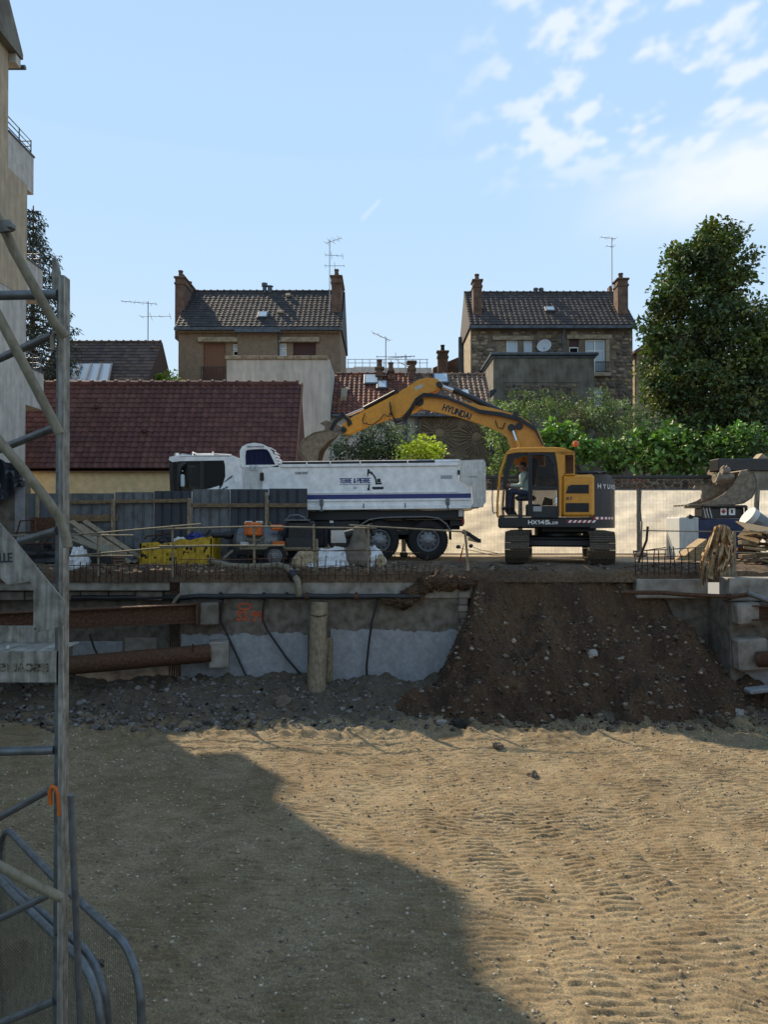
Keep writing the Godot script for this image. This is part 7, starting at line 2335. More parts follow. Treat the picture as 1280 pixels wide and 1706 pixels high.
func right_yard() -> void:
	var b: B
	# spare bucket on a blue tank
	var D := 19.6
	var tk := thing("fuel_tank", "dark blue site fuel tank with hazard labels under the spare bucket", "tank", Vector3(X(1205, D), UP_Y, -D))
	b = B.new(); b.span(Vector3(X(1165, D), UP_Y, -D), Vector3(X(1246, D), Y(864, D), -D - 1.1), 0.03)
	part("tank_body", b, M.blue_tank, tk)
	b = B.new(); b.span(Vector3(X(1184, D), Y(863.8, D), -D - 0.1), Vector3(X(1244, D), Y(846, D), -D - 1.0), 0.02); b.span(Vector3(X(1168, D), Y(846, D), -D + 0.02), Vector3(X(1246, D), Y(841.5, D), -D - 1.1), 0.02); b.bar(P(1170, 864, D), P(1172, 843, D), 0.06, 0.06); b.bar(P(1244, 864, D), P(1244, 843, D), 0.06, 0.06)
	part("tank_rack", b, M.machine_black, tk)
	for k in 3:
		b = B.new(); b.bar(P(1172 + k * 5, 846, D) + Vector3(0, 0, 0.03), P(1176 + k * 5, 863, D) + Vector3(0, 0, 0.03), 0.03, 0.02)
		part("strap", b, M.plastic_white, tk)
	b = B.new(); b.span(Vector3(X(1204, D), Y(858, D), -D - 0.085), Vector3(X(1214, D), Y(846.5, D), -D - 0.097)); b.span(Vector3(X(1218, D), Y(858, D), -D - 0.085), Vector3(X(1228.5, D), Y(846.5, D), -D - 0.097))
	part("label_plate", b, M.print_white, tk)
	b = B.new(); b.box(Vector3(X(1209, D), Y(852.2, D), -D - 0.083), Vector3(0.1, 0.1, 0.004), Basis(Vector3.BACK, PI / 4))
	part("flammable_diamond", b, M.red_lamp, tk)
	b = B.new(); b.box(Vector3(X(1223, D), Y(852.2, D), -D - 0.083), Vector3(0.05, 0.1, 0.004))
	part("pictogram", b, M.iron, tk)
	b = B.new(); b.blob(P(1150, 861.5, D), Vector3(0.1, 0.05, 0.1), 2.0); b.tube([P(1146, 862, D), P(1150, 858, D), P(1156, 861, D), P(1162, 860, D), P(1168, 862, D)], 0.025, 6)
	part("hose_nozzle", b, M.black, tk)
	b = B.new(); b.span(Vector3(X(1132, D), UP_Y, -D + 0.05), Vector3(X(1164, D), Y(862, D), -D - 0.9), 0.02)
	single("plastic_box", b, M.plastic_white, "pale plastic storage box left of the blue fuel tank", "box", Vector3(X(1148, D), UP_Y, -D))
	D = 19.5
	var sb := thing("digger_bucket", "rusty toothed spare digger bucket resting on the blue fuel tank", "bucket", Vector3(X(1215, D), Y(842, D), -D - 0.5))
	b = B.new()
	var prof := []
	for q in [[1151, 841], [1180, 841.5], [1222, 841], [1240, 838], [1254, 829], [1261, 815], [1262, 800], [1257, 788], [1246, 783]]: prof.append(Vector2(X(q[0], D), Y(q[1], D)))
	bucket_shell(b, prof, -D, -D - 1.1, 0.03)
	part("shell", b, M.bucket_steel, sb)
	for z in [-D, -D - 1.08]:
		b = B.new(); slab(b, [[1166, 841], [1222, 841], [1240, 838], [1254, 829], [1261, 815], [1262, 800], [1257, 788], [1246, 783], [1236, 784], [1230, 795], [1222, 809], [1208, 822], [1190, 833]], D, z, 0.03)
		part("side_plate", b, M.bucket_steel, sb)
	b = B.new(); slab(b, [[1171, 812], [1174, 807.5], [1224, 804.5], [1220, 813], [1206, 824], [1186, 834], [1184, 826], [1186, 818], [1184, 812]], D, -D - 0.55, 0.04)
	part("wear_plate", b, M.bucket_steel, sb)
	for k in 5:
		b = B.new(); b.bar(Vector3(X(1166, D), Y(840.5, D), -D - 0.08 - k * 0.23), Vector3(X(1149, D), Y(842, D), -D - 0.08 - k * 0.23), 0.09, 0.045)
		part("bucket_tooth", b, M.bucket_steel, sb)
	b = B.new(); b.cyl(Vector3(X(1199, D), Y(796, D), -D - 0.3), Vector3(X(1231, D), Y(795, D), -D - 0.3), 0.13, 0.13, 16); b.cyl(Vector3(X(1212, D), Y(783, D), -D - 0.3), Vector3(X(1224, D), Y(784, D), -D - 0.3), 0.12, 0.12, 14); slab(b, [[1196, 803], [1203, 786], [1206, 788], [1199, 804]], D, -D - 0.1, 0.05); slab(b, [[1210, 778], [1214, 774], [1215, 780], [1219, 774], [1219, 782]], D, -D - 0.2, 0.05)
	part("coupler_ears", b, M.bucket_steel, sb)
	# big grey tube at the right edge
	D = 18.6
	var tb := thing("metal_tube", "wide grey ventilation tube sloping down at the right edge", "tube", P(1290, 925, D))
	b = B.new(); b.cyl(P(1250, 862, D), P(1330, 918, D - 0.2), 0.26, 0.26, 20)
	part("tube_wall", b, M.galv, tb)
	b = B.new(); b.cyl(P(1246, 859, D), P(1254, 865, D), 0.275, 0.275, 20)
	part("collar", b, M.plastic_white, tb)
	# timber offcuts pile
	D = 17.6
	var label := "timber offcut in the jumbled wood pile at the right edge"
	for k in 34:
		b = B.new()
		var row := k / 7
		var c := Vector3(X(1236, D) + (k % 7) * 0.17 + rf(-0.08, 0.08) + 0.05 * row, UP_Y + 0.05 + row * 0.15 + rf(0, 0.04), -D - rf(-0.25, 0.4))
		var an := rf(-0.7, 0.7)
		b.box(Vector3.ZERO, Vector3(rf(0.35, 0.75), rf(0.05, 0.11), rf(0.08, 0.2)), Basis(), 0.006)
		var tone: String = ["pale", "brown", "dark"][k % 3]
		var layer: String = ["bottom", "second", "middle", "fourth", "top"][row]
		label = "%s timber offcut in the %s layer of the wood pile at right" % [tone, layer]
		var o := single("timber_offcut", b, M.wood_pale if k % 3 == 0 else (M.wood if k % 3 == 1 else M.rust), label, "timber", Vector3.ZERO, "wood pile offcuts")
		o.position = c
		o.rotation = Vector3(rf(-0.3, 0.3), an, rf(-0.25, 0.25))
	for q in [[1238, 876, 1300, 888, 0.02, "pale plywood panel lying on top of the wood pile"], [1246, 900, 1262, 882, 0.3, "tilted plywood sheet standing in the wood pile"]]:
		b = B.new(); b.bar(P(q[0], q[1], D - 0.1), P(q[2], q[3], D + 0.3), 0.5, 0.03, Vector3(0, 1, 0.5))
		single("plywood_panel", b, M.wood_pale, q[5], "panel", P(q[0], q[1], D - 0.1))
	# sand-coloured sloping board left of the rag
	b = B.new(); slab(b, [[1136, 934], [1146, 922], [1164, 908], [1178, 898], [1182, 934]], 17.9, -17.9, 0.5)
	single("sand_bank", b, M.wood_pale, "tan sloping sand bank held by a board left of the hanging rag", "sand", P(1160, 934, 17.9))
	# ragged tarpaulin hung on the corner post
	D = 15.95
	b = B.new()
	var rows := []
	for i in 25:
		var row := PackedVector3Array()
		var u := i / 24.0
		for m in 21:
			var v := m / 20.0
			var wid := lerpf(14.0, 27.0, minf(v * 2.2, 1.0)) * (1.0 if v < 0.7 else lerpf(1.0, 0.72, (v - 0.7) / 0.3))
			var cx := lerpf(1203.0, 1192.0, v) - (8.0 * v * v if u < 0.4 else 0.0)
			var bot := 82.0 + 12.0 * noise.get_noise_2d(u * 9.0, 3.0) + (14.0 if u < 0.35 else (-12.0 if u > 0.55 else 4.0))
			var px := cx + (u - 0.5) * 2.0 * wid
			var py := 874.0 + 5.0 * pow(absf(u - 0.5) * 2.0, 2.0) + v * bot
			var fold := 0.09 * sin(u * 26.0 + v * 3.0) + 0.06 * noise.get_noise_2d(u * 14.0, v * 5.0)
			row.append(P(px, py, D + 0.05 - 0.12 * sin(u * PI) + fold * (0.35 + v)))
		rows.append(row)
	for i in 24:
		for m in 20:
			if noise.get_noise_2d(i * 0.9, m * 0.35 + 50.0) > 0.5 and m > 5: continue
			b.col = Color(1, 1, 1) if noise.get_noise_2d(i * 0.35 + 20.0, m * 0.12) > -0.1 else L("#c9a878")
			b.quad_o(rows[i][m], rows[i + 1][m], rows[i + 1][m + 1], rows[i][m + 1], Vector3.BACK)
	single("ragged_tarp", b, M.cloth_tan, "torn tan-white tarp hanging over the right wall's corner post", "tarp", P(1198, 965, D))
	var po := thing("timber_bundle", "bundle of upright split timbers behind the torn tarp", "timber", P(1215, 962, 16.15))
	for k in 6:
		b = B.new(); b.bar(P(1203 + k * 4.4, 963, 16.15), P(1201 + k * 4.6, 884 + (k * 7) % 11, 16.15 + 0.05 * (k % 2)), 0.06, 0.05, Vector3.BACK, 0.006)
		part("split_timber", b, M.wood_v, po)

# ---------------------------------------------------------------- guard rail, starter bars
func rails_and_bars() -> void:
	var b: B
	var D := 16.6
	var r := thing("guard_rail", "thin grey guard rail of poles along the left pit edge", "railing", P(400, 960, D))
	for q in [[164, 886, 960], [288, 874, 962], [424, 876, 940], [524, 873, 950], [529, 898, 955], [615, 873, 955]]:
		b = B.new(); b.cyl(P(q[0], q[2], D), P(q[0] - 1, q[1], D), 0.028, 0.028, 8)
		part("post", b, M.galv_dirty, r)
	for q in [[[-20, 893], [117, 891], [164, 888], [288, 877], [335, 873]], [[150, 892], [222, 892]], [[260, 882], [290, 881], [424, 877], [524, 879], [615, 880], [628, 880]], [[117, 926], [222, 926]], [[117, 927], [164, 922], [280, 912], [345, 909]], [[265, 910], [360, 909], [474, 909]]]:
		b = B.new(); var pts := []
		for e in q: pts.append(P(e[0], e[1], D - 0.05))
		b.tube(pts, 0.02, 7)
		part("rail", b, M.galv_dirty, r)
	var r2 := thing("guard_rail", "guard rail with a sloping pole in front of the truck's rear wheels", "railing", P(690, 955, D))
	for q in [[582, 875, 775, 886]]:
		b = B.new(); b.cyl(P(q[0], q[1], D - 0.08), P(q[2], q[3], D - 0.08), 0.02, 0.02, 7)
		part("rail", b, M.galv_dirty, r2)
	b = B.new(); b.cyl(P(781, 950, D), P(775, 884, D), 0.026, 0.03, 8)
	part("post", b, M.wood_v, r2)
	var r3 := thing("guard_rail", "wire and bent post guard rail above the earth ramp's right side", "railing", P(1150, 955, D))
	for q in [[1072, 884, 1280, 886, 0.016], [1055, 918, 1180, 911, 0.014], [1200, 920, 1290, 921, 0.014]]:
		b = B.new(); b.tube([P(q[0], q[1], D), P((q[0] + q[2]) * 0.5, (q[1] + q[3]) * 0.5 + 0.5, D), P(q[2], q[3], D)], q[4], 6)
		part("rail", b, M.galv_dirty, r3)
	b = B.new(); b.tube([P(1064, 938, D), P(1072, 915, D), P(1078, 900, D), P(1080, 877, D)], 0.03, 8)
	part("post", b, M.rebar, r3)
	# starter bars cast into the edge, leaning every way
	var bars := thing("starter_bars", "row of rusty starter bars sticking up along the pit edge below the truck", "rebar", P(540, 962, D))
	for k in 46:
		var px := 300.0 + k * 9.6 + rf(-2, 2)
		var h := rf(22, 42)
		var lean := rf(-2.5, 2.5)
		if px > 640.0: lean += rf(0, 9)
		b = B.new(); var z := D - rf(-0.12, 0.1)
		var pts := [P(px, 966, z), P(px + lean * 0.4, 966 - h * 0.6, z), P(px + lean, 966 - h, z)]
		if k % 4 == 1: pts.append(P(px + lean + 3.5, 966 - h + 4, z))
		b.tube(pts, 0.011, 6)
		part("rebar", b, M.rebar, bars)
	for q in [[300, 932, 480, 930], [480, 916, 640, 917], [640, 918, 700, 921], [300, 957, 690, 957], [470, 917, 610, 915.5]]:
		b = B.new(); b.tube([P(q[0], q[1], D - 0.06), P((q[0] + q[2]) * 0.5, (q[1] + q[3]) * 0.5 + 1.5, D - 0.06), P(q[2], q[3], D - 0.06)], 0.009, 6)
		part("tie_bar", b, M.rebar, bars)
	var bars2 := thing("starter_bars", "short rusty starter bars along the left pit edge by the tumbled boards", "rebar", P(190, 965, D))
	for k in 17:
		b = B.new(); var px := 112.0 + k * 10.5 + rf(-2, 2)
		b.tube([P(px, 970, D), P(px + rf(-2, 2), rf(934, 946), D)], 0.011, 6)
		part("rebar", b, M.rebar, bars2)
	b = B.new(); b.tube([P(112, 942, D - 0.05), P(290, 941, D - 0.05)], 0.01, 6)
	part("tie_bar", b, M.rebar, bars2)
	var bars3 := thing("starter_bars", "bent starter bars at the ramp's right edge in front of the white fence", "rebar", P(1120, 955, D))
	for k in 13:
		b = B.new(); var px := 1058.0 + k * 10.0 + rf(-3, 3)
		b.tube([P(px, 958, D), P(px + rf(-2, 2), 930, D), P(px + rf(-4, 4), rf(910, 920), D)], 0.012, 6)
		part("rebar", b, M.rebar, bars3)
	for q in [[1055, 920, 1110, 912], [1090, 928, 1150, 926], [1040, 945, 1160, 935]]:
		b = B.new(); b.tube([P(q[0], q[1], D - 0.05), P(q[2], q[3], D - 0.05)], 0.011, 6)
		part("tie_bar", b, M.rebar, bars3)
	var wr := thing("loose_wires", "thin loose wires with black caps between the truck and excavator", "wire", P(790, 935, 17.5))
	for q in [[[762, 912], [790, 918], [820, 925], [842, 927]], [[785, 910], [800, 916], [830, 922]]]:
		b = B.new(); var pts := []
		for e in q: pts.append(P(e[0], e[1], 17.5))
		b.tube(pts, 0.007, 5)
		part("wire", b, M.rebar, wr)
	for q in [[764, 911], [785, 909.5]]:
		b = B.new(); b.blob(P(q[0], q[1], 17.5), Vector3(0.06, 0.05, 0.05), q[0], 0.1)
		part("cap", b, M.black, wr)
	b = B.new(); b.tube([P(766, 936, 17.4), P(770, 920, 17.4), P(773, 906, 17.4)], [0.02, 0.018, 0.008], 6)
	part("red_tie", b, M.cable, wr)

# ---------------------------------------------------------------- struts, pipes, posts and hoses in the pit
func pit_things() -> void:
	var b: B
	# rusty I beam strut and its anchor block
	var s := thing("steel_strut", "rusty steel I-beam strut bracing the left end of the pit wall", "strut", P(200, 1050, 16.0))
	var p0 := P(-40, 1038, 15.3); var p1 := P(332, 1020, 16.25)
	p0 = p1 + (p0 - p1) * 1.375
	b = B.new(); b.bar(p0, p1, 0.03, 0.38)
	part("web", b, M.rust, s)
	for y in [0.2, -0.2]:
		b = B.new(); b.bar(p0 + Vector3(0, y, 0), p1 + Vector3(0, y, 0), 0.32, 0.025)
		part("flange", b, M.rust, s)
	b = B.new(); b.bar(p1 + Vector3(-0.02, 0, 0), p1 + Vector3(0.02, 0, 0), 0.42, 0.5, Vector3.UP)
	part("end_plate", b, M.rust, s)
	b = B.new(); b.box(P(349, 1021, 16.45) , Vector3(0.42, 0.5, 0.5), Basis(Vector3.UP, 0.2), 0.03)
	single("anchor_block", b, M.concrete_rough, "concrete anchor block at the end of the rusty I-beam", "block", P(349, 1040, 16.45))
	var q := thing("pipe_strut", "rusty round pipe strut bracing the wall below the I-beam", "strut", P(230, 1110, 15.9))
	b = B.new(); b.cyl(P(352, 1087, 16.25) + (P(-40, 1122, 15.2) - P(352, 1087, 16.25)) * 1.36, P(352, 1087, 16.25), 0.205, 0.205, 20)
	part("pipe", b, M.rust, q)
	b = B.new(); b.tube([P(322, 1100, 16.0), P(322, 1072, 16.0)], 0.02, 6)
	part("strap", b, M.rebar, q)
	b = B.new(); b.box(P(366, 1088, 16.45), Vector3(0.44, 0.6, 0.5), Basis(Vector3.UP, 0.15), 0.03)
	single("anchor_block", b, M.concrete, "concrete anchor block at the end of the round pipe", "block", P(366, 1110, 16.45))
	# timber post with a thinner one behind
	b = B.new()
	var pts := []
	var rr := []
	for i in 12:
		var t := i / 11.0
		pts.append(P(lerpf(527, 532, t) + 0.8 * sin(i * 1.3), lerpf(1182, 1003, t), lerpf(16.0, 16.3, t)))
		rr.append(0.225 - 0.03 * t + 0.008 * sin(i * 2.1))
	b.tube(pts, rr, 18)
	var lp := thing("timber_post", "thick weathered log post standing against the pit wall", "post", P(527, 1182, 16.0))
	part("log", b, M.wood_v, lp)
	b = B.new(); b.tube([P(517, 1024, 16.05), P(531, 1027, 16.05), P(545, 1024, 16.1)], 0.012, 6)
	part("strap", b, M.rebar, lp)
	b = B.new(); b.bar(P(549, 1185, 16.4), P(548, 1062, 16.5), 0.12, 0.1, Vector3.BACK, 0.02)
	single("timber_prop", b, M.wood_v, "thin square timber prop just right of the log post", "post", P(549, 1185, 16.4))
	# black pipe along the wall and thin drop hoses
	var D := 16.5
	var pi_ := thing("drain_pipe", "long black pipe running along the wall below the capping beam", "pipe", P(470, 1000, D))
	b = B.new(); var pp := []
	for i in 20: pp.append(P(120 + i * 30.5, 995 + (1.0 if i % 2 == 0 else 0.0) - (2.0 if i > 6 else 0.0), D + (0.35 if i < 6 else 0.0)))
	b.tube(pp, 0.065, 10)
	part("pipe", b, M.hose, pi_)
	for px in [368, 440, 478, 512, 594]:
		b = B.new(); b.cyl(P(px - 3, 993.5, D), P(px + 3, 993.5, D), 0.085, 0.085, 12); b.cyl(P(px, 989, D - 0.05), P(px, 986, D - 0.05), 0.02, 0.02, 6)
		part("collar", b, M.rust if px > 500 else M.steel_dark, pi_)
	var hoses := [["thin black hose hanging left of the orange level mark", [[373, 994], [369, 1010], [368, 1032], [374, 1046], [392, 1085], [413, 1131]]], ["thin black hose hanging right of the orange level mark", [[443, 994], [439, 1010], [438, 1032], [446, 1050], [478, 1096], [512, 1135]]], ["thin hose hanging straight down the right wall panel", [[631, 992], [628, 1005], [620, 1035], [615, 1070], [611, 1110], [612, 1145]]], ["thin hose slanting down near the pipe strut's left end", [[150, 1056], [158, 1080], [168, 1100]]]]
	for h in hoses:
		b = B.new(); var hp := []
		for e in h[1]: hp.append(P(e[0], e[1], 16.55))
		b.tube(hp, 0.026, 8)
		single("drop_hose", b, M.hose, h[0], "hose", hp[-1], "thin drop hoses")
	b = B.new(); b.tube([P(300, 991, D), P(292, 1000, D), P(288, 1008, D)], 0.045, 8)
	single("pipe_elbow", b, M.galv_dirty, "bent grey pipe end at the left end of the black pipe", "pipe", P(288, 1008, D))
	# ledge of earth spilled along the wall top
	b = B.new()
	var le := [[640, 996, 0.1], [660, 1000, 0.16], [680, 996, 0.2], [695, 984, 0.22], [708, 972, 0.22], [725, 966, 0.24], [745, 968, 0.2], [765, 968, 0.2], [785, 966, 0.22]]
	for i in le.size() - 1:
		for k in 11:
			var t := k / 11.0
			b.col = heap_c(i * 0.7 + t, k * 0.4, 0.0)
			b.blob(P(lerpf(le[i][0], le[i + 1][0], t), lerpf(le[i][1], le[i + 1][1], t), 16.6) + Vector3(rf(-0.08, 0.08), rf(-0.09, 0.05), rf(-0.06, 0.06)), Vector3(rf(0.1, 0.24), le[i][2] * rf(0.35, 0.8), rf(0.08, 0.15)), rf(0, 50), 0.3, 6, 8)
	struct("earth_ledge", b, M.earth)
	# pipe crossing the right side above the ramp, with props
	var rp := thing("drain_pipe", "rusty thin pipe crossing above the ramp's right side to the corner", "pipe", P(1120, 988, 15.9))
	b = B.new(); b.tube([P(1034, 987, 16.35), P(1100, 987, 16.2), P(1150, 991, 15.9), P(1216, 994, 15.6), P(1250, 990, 15.55)], 0.05, 8)
	part("pipe", b, M.rust, rp)
	b = B.new(); b.cyl(P(1212, 994, 15.6), P(1219, 994, 15.55), 0.075, 0.075, 10)
	part("collar", b, M.rebar, rp)
	b = B.new(); b.cyl(P(1246, 988, 15.4), P(1310, 1012, 15.2), 0.06, 0.06, 10)
	single("strut_tube", b, M.galv, "thin grey tube sloping down at the right wall's capping", "tube", P(1280, 1005, 15.3))
	var rs := thing("steel_strut", "dark steel strut running off right from the upper anchor block", "strut", P(1275, 1025, 15.3))
	b = B.new(); b.bar(P(1256, 1020, 15.5), P(1500, 1030, 13.6), 0.03, 0.3)
	part("web", b, M.rust, rs)
	for y in [0.15, -0.15]:
		b = B.new(); b.bar(P(1256, 1020, 15.5) + Vector3(0, y, 0), P(1500, 1030, 13.6) + Vector3(0, y, 0), 0.26, 0.025)
		part("flange", b, M.rust, rs)
	b = B.new(); b.cyl(P(1262, 1098, 15.4), P(1500, 1086, 13.6), 0.17, 0.17, 16)
	single("pipe_strut", b, M.rust, "brown pipe strut running off right from the lower anchor block", "strut", P(1290, 1110, 15.3))
	b = B.new(); b.box(P(1265, 1148, 15.2), Vector3(0.55, 0.09, 0.3), Basis(Vector3.BACK, 0.12), 0.02)
	single("concrete_slab", b, M.concrete_pale, "small pale slab lying at the foot of the right wall", "slab", P(1265, 1154, 15.2))

# ---------------------------------------------------------------- scaffold stair and leaning mesh barriers in the foreground
func scaffold() -> void:
	var b: B
	var D := 2.6
	var px := func(x: float, y: float, d := 2.6) -> Vector3: return P(x, y, d)
	var s := thing("scaffold_stair", "galvanised scaffold stair tower with tube rails at the left edge", "scaffold", Vector3(X(104, D), 0.0, -D))
	# standard: an open channel, one leg towards the camera
	b = B.new()
	b.span(Vector3(X(92, D), 0.0, -D), Vector3(X(106, D), Y(462, D), -D - 0.006))
	b.span(Vector3(X(105, D), 0.0, -D + 0.002), Vector3(X(106, D) + 0.003, Y(462, D), -D + 0.03))
	part("standard", b, M.galv, s)
	b = B.new()
	b.prism(PackedVector2Array([Vector2(X(106.5, D), 0), Vector2(X(116, D), 0), Vector2(X(111, D), Y(462, D)), Vector2(X(102, D), Y(462, D)), Vector2(X(103, D), Y(700, D)), Vector2(X(105, D), Y(900, D))]), Vector3(0, 0, -D + 0.034), Vector3.RIGHT, Vector3.UP, Vector3(0, 0, -0.05))
	part("standard_flange", b, M.galv_plate, s)  # paler than the web: light off the bright ground put into the colour
	b = B.new(); b.prism(PackedVector2Array([Vector2(X(88, D), Y(500, D)), Vector2(X(100, D), Y(500, D)), Vector2(X(99, D), Y(452, D)), Vector2(X(95, D), Y(435, D)), Vector2(X(91, D), Y(429, D)), Vector2(X(88, D), Y(434, D))]), Vector3(0, 0, -D + 0.02), Vector3.RIGHT, Vector3.UP, Vector3(0, 0, -0.02))
	part("spigot", b, M.galv_plate, s)
	b = B.new(); b.span(Vector3(-2.42, 0.0, -D - 0.1), Vector3(-2.36, Y(462, D), -D - 0.16), 0.006)
	part("standard", b, M.galv, s)
	# holes punched in the standard
	b = B.new()
	for y in [788, 1138, 1552, 985]: b.cyl(P(98, y, D) + Vector3(0, 0, 0.001), P(98, y, D) + Vector3(0, 0, 0.003), 0.005, 0.005, 10)
	part("punched_hole", b, M.black, s)
	# horizontal and rising tubes fixed to the standard
	for q in [[-60, 492, 94, 489, 0.017, 2.6, 2.58], [-60, 622, 86, 557, 0.015, 2.9, 2.6], [-60, 772, 90, 712, 0.015, 2.9, 2.6], [30, 903, 96, 884, 0.015, 2.75, 2.6], [-60, 1252, 92, 1248, 0.016, 2.6, 2.6], [-60, 1394, 86, 1313, 0.013, 2.8, 2.6], [-60, 1557, 90, 1484, 0.013, 2.8, 2.6], [-60, 1725, 96, 1660, 0.014, 2.8, 2.6]]:
		b = B.new(); var e1 := P(q[2], q[3], q[6]); b.cyl(e1 + (P(q[0], q[1], q[5]) - e1) * 2.7, e1, q[4], q[4], 14)
		part("ledger_tube", b, M.galv, s)
	# hooks over the standard
	for y in [553, 1308]:
		b = B.new(); var hp := []
		for e in [[86, 30], [85, 8], [89, 0], [95, 2], [99, 12], [101, 34], [101, 48]]: hp.append(P(e[0], y + e[1], D - 0.03))
		b.tube(hp, 0.0085, 8)
		part("hook", b, M.galv_dirty if y == 553 else M.orange_paint, s)
	# handrails descending with the stair
	for q in [[[-40, 300, 2.35], [0, 372, 2.4], [20, 415, 2.42], [60, 487, 2.46], [88, 536, 2.5], [108, 560, 2.52]], [[-40, 465, 2.4], [0, 535, 2.42], [50, 630, 2.46], [98, 722, 2.5]], [[-40, 690, 2.4], [0, 738, 2.42], [40, 785, 2.45], [80, 836, 2.48], [100, 866, 2.5], [110, 895, 2.5], [113, 912, 2.5]], [[-40, 1418, 2.4], [0, 1438, 2.42], [60, 1470, 2.46], [106, 1492, 2.5]]]:
		b = B.new(); var hp := [P(q[0][0], q[0][1], q[0][2]) + (P(q[0][0], q[0][1], q[0][2]) - P(q[1][0], q[1][1], q[1][2])) * 6.0]
		for e in q: hp.append(P(e[0], e[1], e[2]))
		b.tube(hp, 0.0165, 14)
		part("handrail", b, M.galv_dirty, s)
	b = B.new(); b.cyl(P(2, 366, 2.36), P(8, 384, 2.37), 0.024, 0.024, 14); b.box(P(15, 375, 2.36), Vector3(0.02, 0.02, 0.03), Basis(), 0.004)
	part("tube_clamp", b, M.galv, s)
	# stair stringer plate
	b = B.new()
	b.prism(pxpoly([[-300, 523], [0, 873], [24, 900], [107, 1001], [106, 1042], [59, 1054], [56, 1052], [56, 976], [49, 969], [12, 974], [0, 962], [-300, 662]], 2.45), Vector3(0, 0, -2.45), Vector3.RIGHT, Vector3.UP, Vector3(0, 0, -0.006))
	part("stringer_plate", b, M.galv_plate, s)
	block_lettering(s, "ILLE", P(8, 929, 2.45), 26 / FOCAL * 2.45, 16 / FOCAL * 2.45, M.print_dark, Basis(Vector3.BACK, 0.03))
	b = B.new(); b.cyl(P(59, 1047, 2.45), P(59, 1047, 2.45) + Vector3(0, 0, 0.002), 0.003, 0.003, 10)
	part("bolt_hole", b, M.black, s)
	# landing channel with raised lettering seen from behind
	b = B.new()
	b.span(Vector3(-2.4, Y(1132, D), -2.56), Vector3(X(94, 2.56), Y(1083, D), -2.566))
	b.span(Vector3(-2.4, Y(1083, D), -2.56), Vector3(X(94, 2.56), Y(1081, D), -2.75))
	b.span(Vector3(-2.4, Y(1086, D), -2.75), Vector3(X(92, 2.75), Y(1048, D) - 0.01, -2.756))
	part("landing_channel", b, M.galv_plate, s)
	block_lettering(s, "ESCALIS", P(40, 1111, 2.56) + Vector3(0, 0, 0.004), 84 / FOCAL * 2.56, 13 / FOCAL * 2.56, M.galv_dirty, Basis(Vector3(-1, 0, 0), Vector3.UP, Vector3(0, 0, -1)))
	b = B.new(); b.cyl(P(14, 1080, 2.6), P(14, 1075, 2.6), 0.007, 0.005, 10)
	part("rivet", b, M.plastic_white, s)
	b = B.new(); b.cyl(P(120, 1322, 2.55), P(141, 1760, 2.62), 0.012, 0.012, 12)
	part("hanging_tube", b, M.galv, s)
	# mesh barriers: panels leaning together, standing on the pit floor
	var names := ["nearest mesh barrier panel with rounded corner leaning at the lower left", "mesh barrier panel just behind, its lower rail bent", "farthest mesh barrier panel of the leaning stack at lower left"]
	var corner := [[235, 1592, 3.6], [168, 1616, 3.48], [176, 1600, 3.62]]
	for k in 3:
		var c := P(corner[k][0], corner[k][1], corner[k][2])
		c.y = 2.0 - 0.03 * k
		var dir := Vector3(-0.70 - 0.02 * k, 0, -0.714 + 0.02 * k).normalized()
		var lean := Vector3(0.06, -1.0, 0.07 - 0.05 * k).normalized()
		var f := thing("mesh_barrier", names[k], "barrier", c + lean * 2.0 + dir * 1.1, "mesh barriers leaning at lower left")
		var bend := 0.22
		var pts := [c + lean * 2.0, c + lean * 1.0, c + lean * bend]
		for i in 6:
			var a := PI / 2 * (i + 1) / 6.0
			pts.append(c + lean * (bend * (1.0 - sin(a))) + dir * (bend * (1.0 - cos(a))))
		pts.append(c + dir * 1.2 + lean * 0.02)
		pts.append(c + dir * 2.0)
		for i in 6:
			var a := PI / 2 * (i + 1) / 6.0
			pts.append(c + dir * (2.0 + bend * sin(a)) + lean * (bend * (1.0 - cos(a))))
		pts.append(c + dir * (2.0 + bend) + lean * 2.0)
		b = B.new(); b.tube(pts, 0.0215, 14)
		b.cyl(c + lean * 1.93 + dir * 0.0, c + lean * 1.93 + dir * (2.0 + bend), 0.018, 0.018, 10)
		part("frame", b, M.galv, f)
		b = B.new()
		for i in 90: b.tube([c + dir * (0.02 + i * 0.0245) + lean * (0.03 + (0.15 if i < 4 or i > 86 else 0.0)), c + dir * (0.02 + i * 0.0245) + lean * 1.93], 0.0016, 4, false)
		for i in 76: b.tube([c + dir * 0.01 + lean * (0.05 + i * 0.025), c + dir * 2.2 + lean * (0.05 + i * 0.025)], 0.0016, 4, false)
		part("wire_mesh", b, M.galv_dirty, f)
		if k == 0:
			b = B.new(); b.box(c + dir * 0.55 + lean * 0.25 + Vector3(0.03, 0, 0.03), Vector3(0.05, 0.03, 0.05), Basis(Vector3.UP, 0.5), 0.006)
			part("clip", b, M.black, f)
	# stones and a log end below the barriers
	b = B.new(); b.cyl(P(-40, 1560, 4.9), P(22, 1605, 4.7), 0.17, 0.16, 18)
	single("log", b, M.wood, "sawn log lying on the ground at the lower left corner", "log", P(-5, 1620, 4.8))

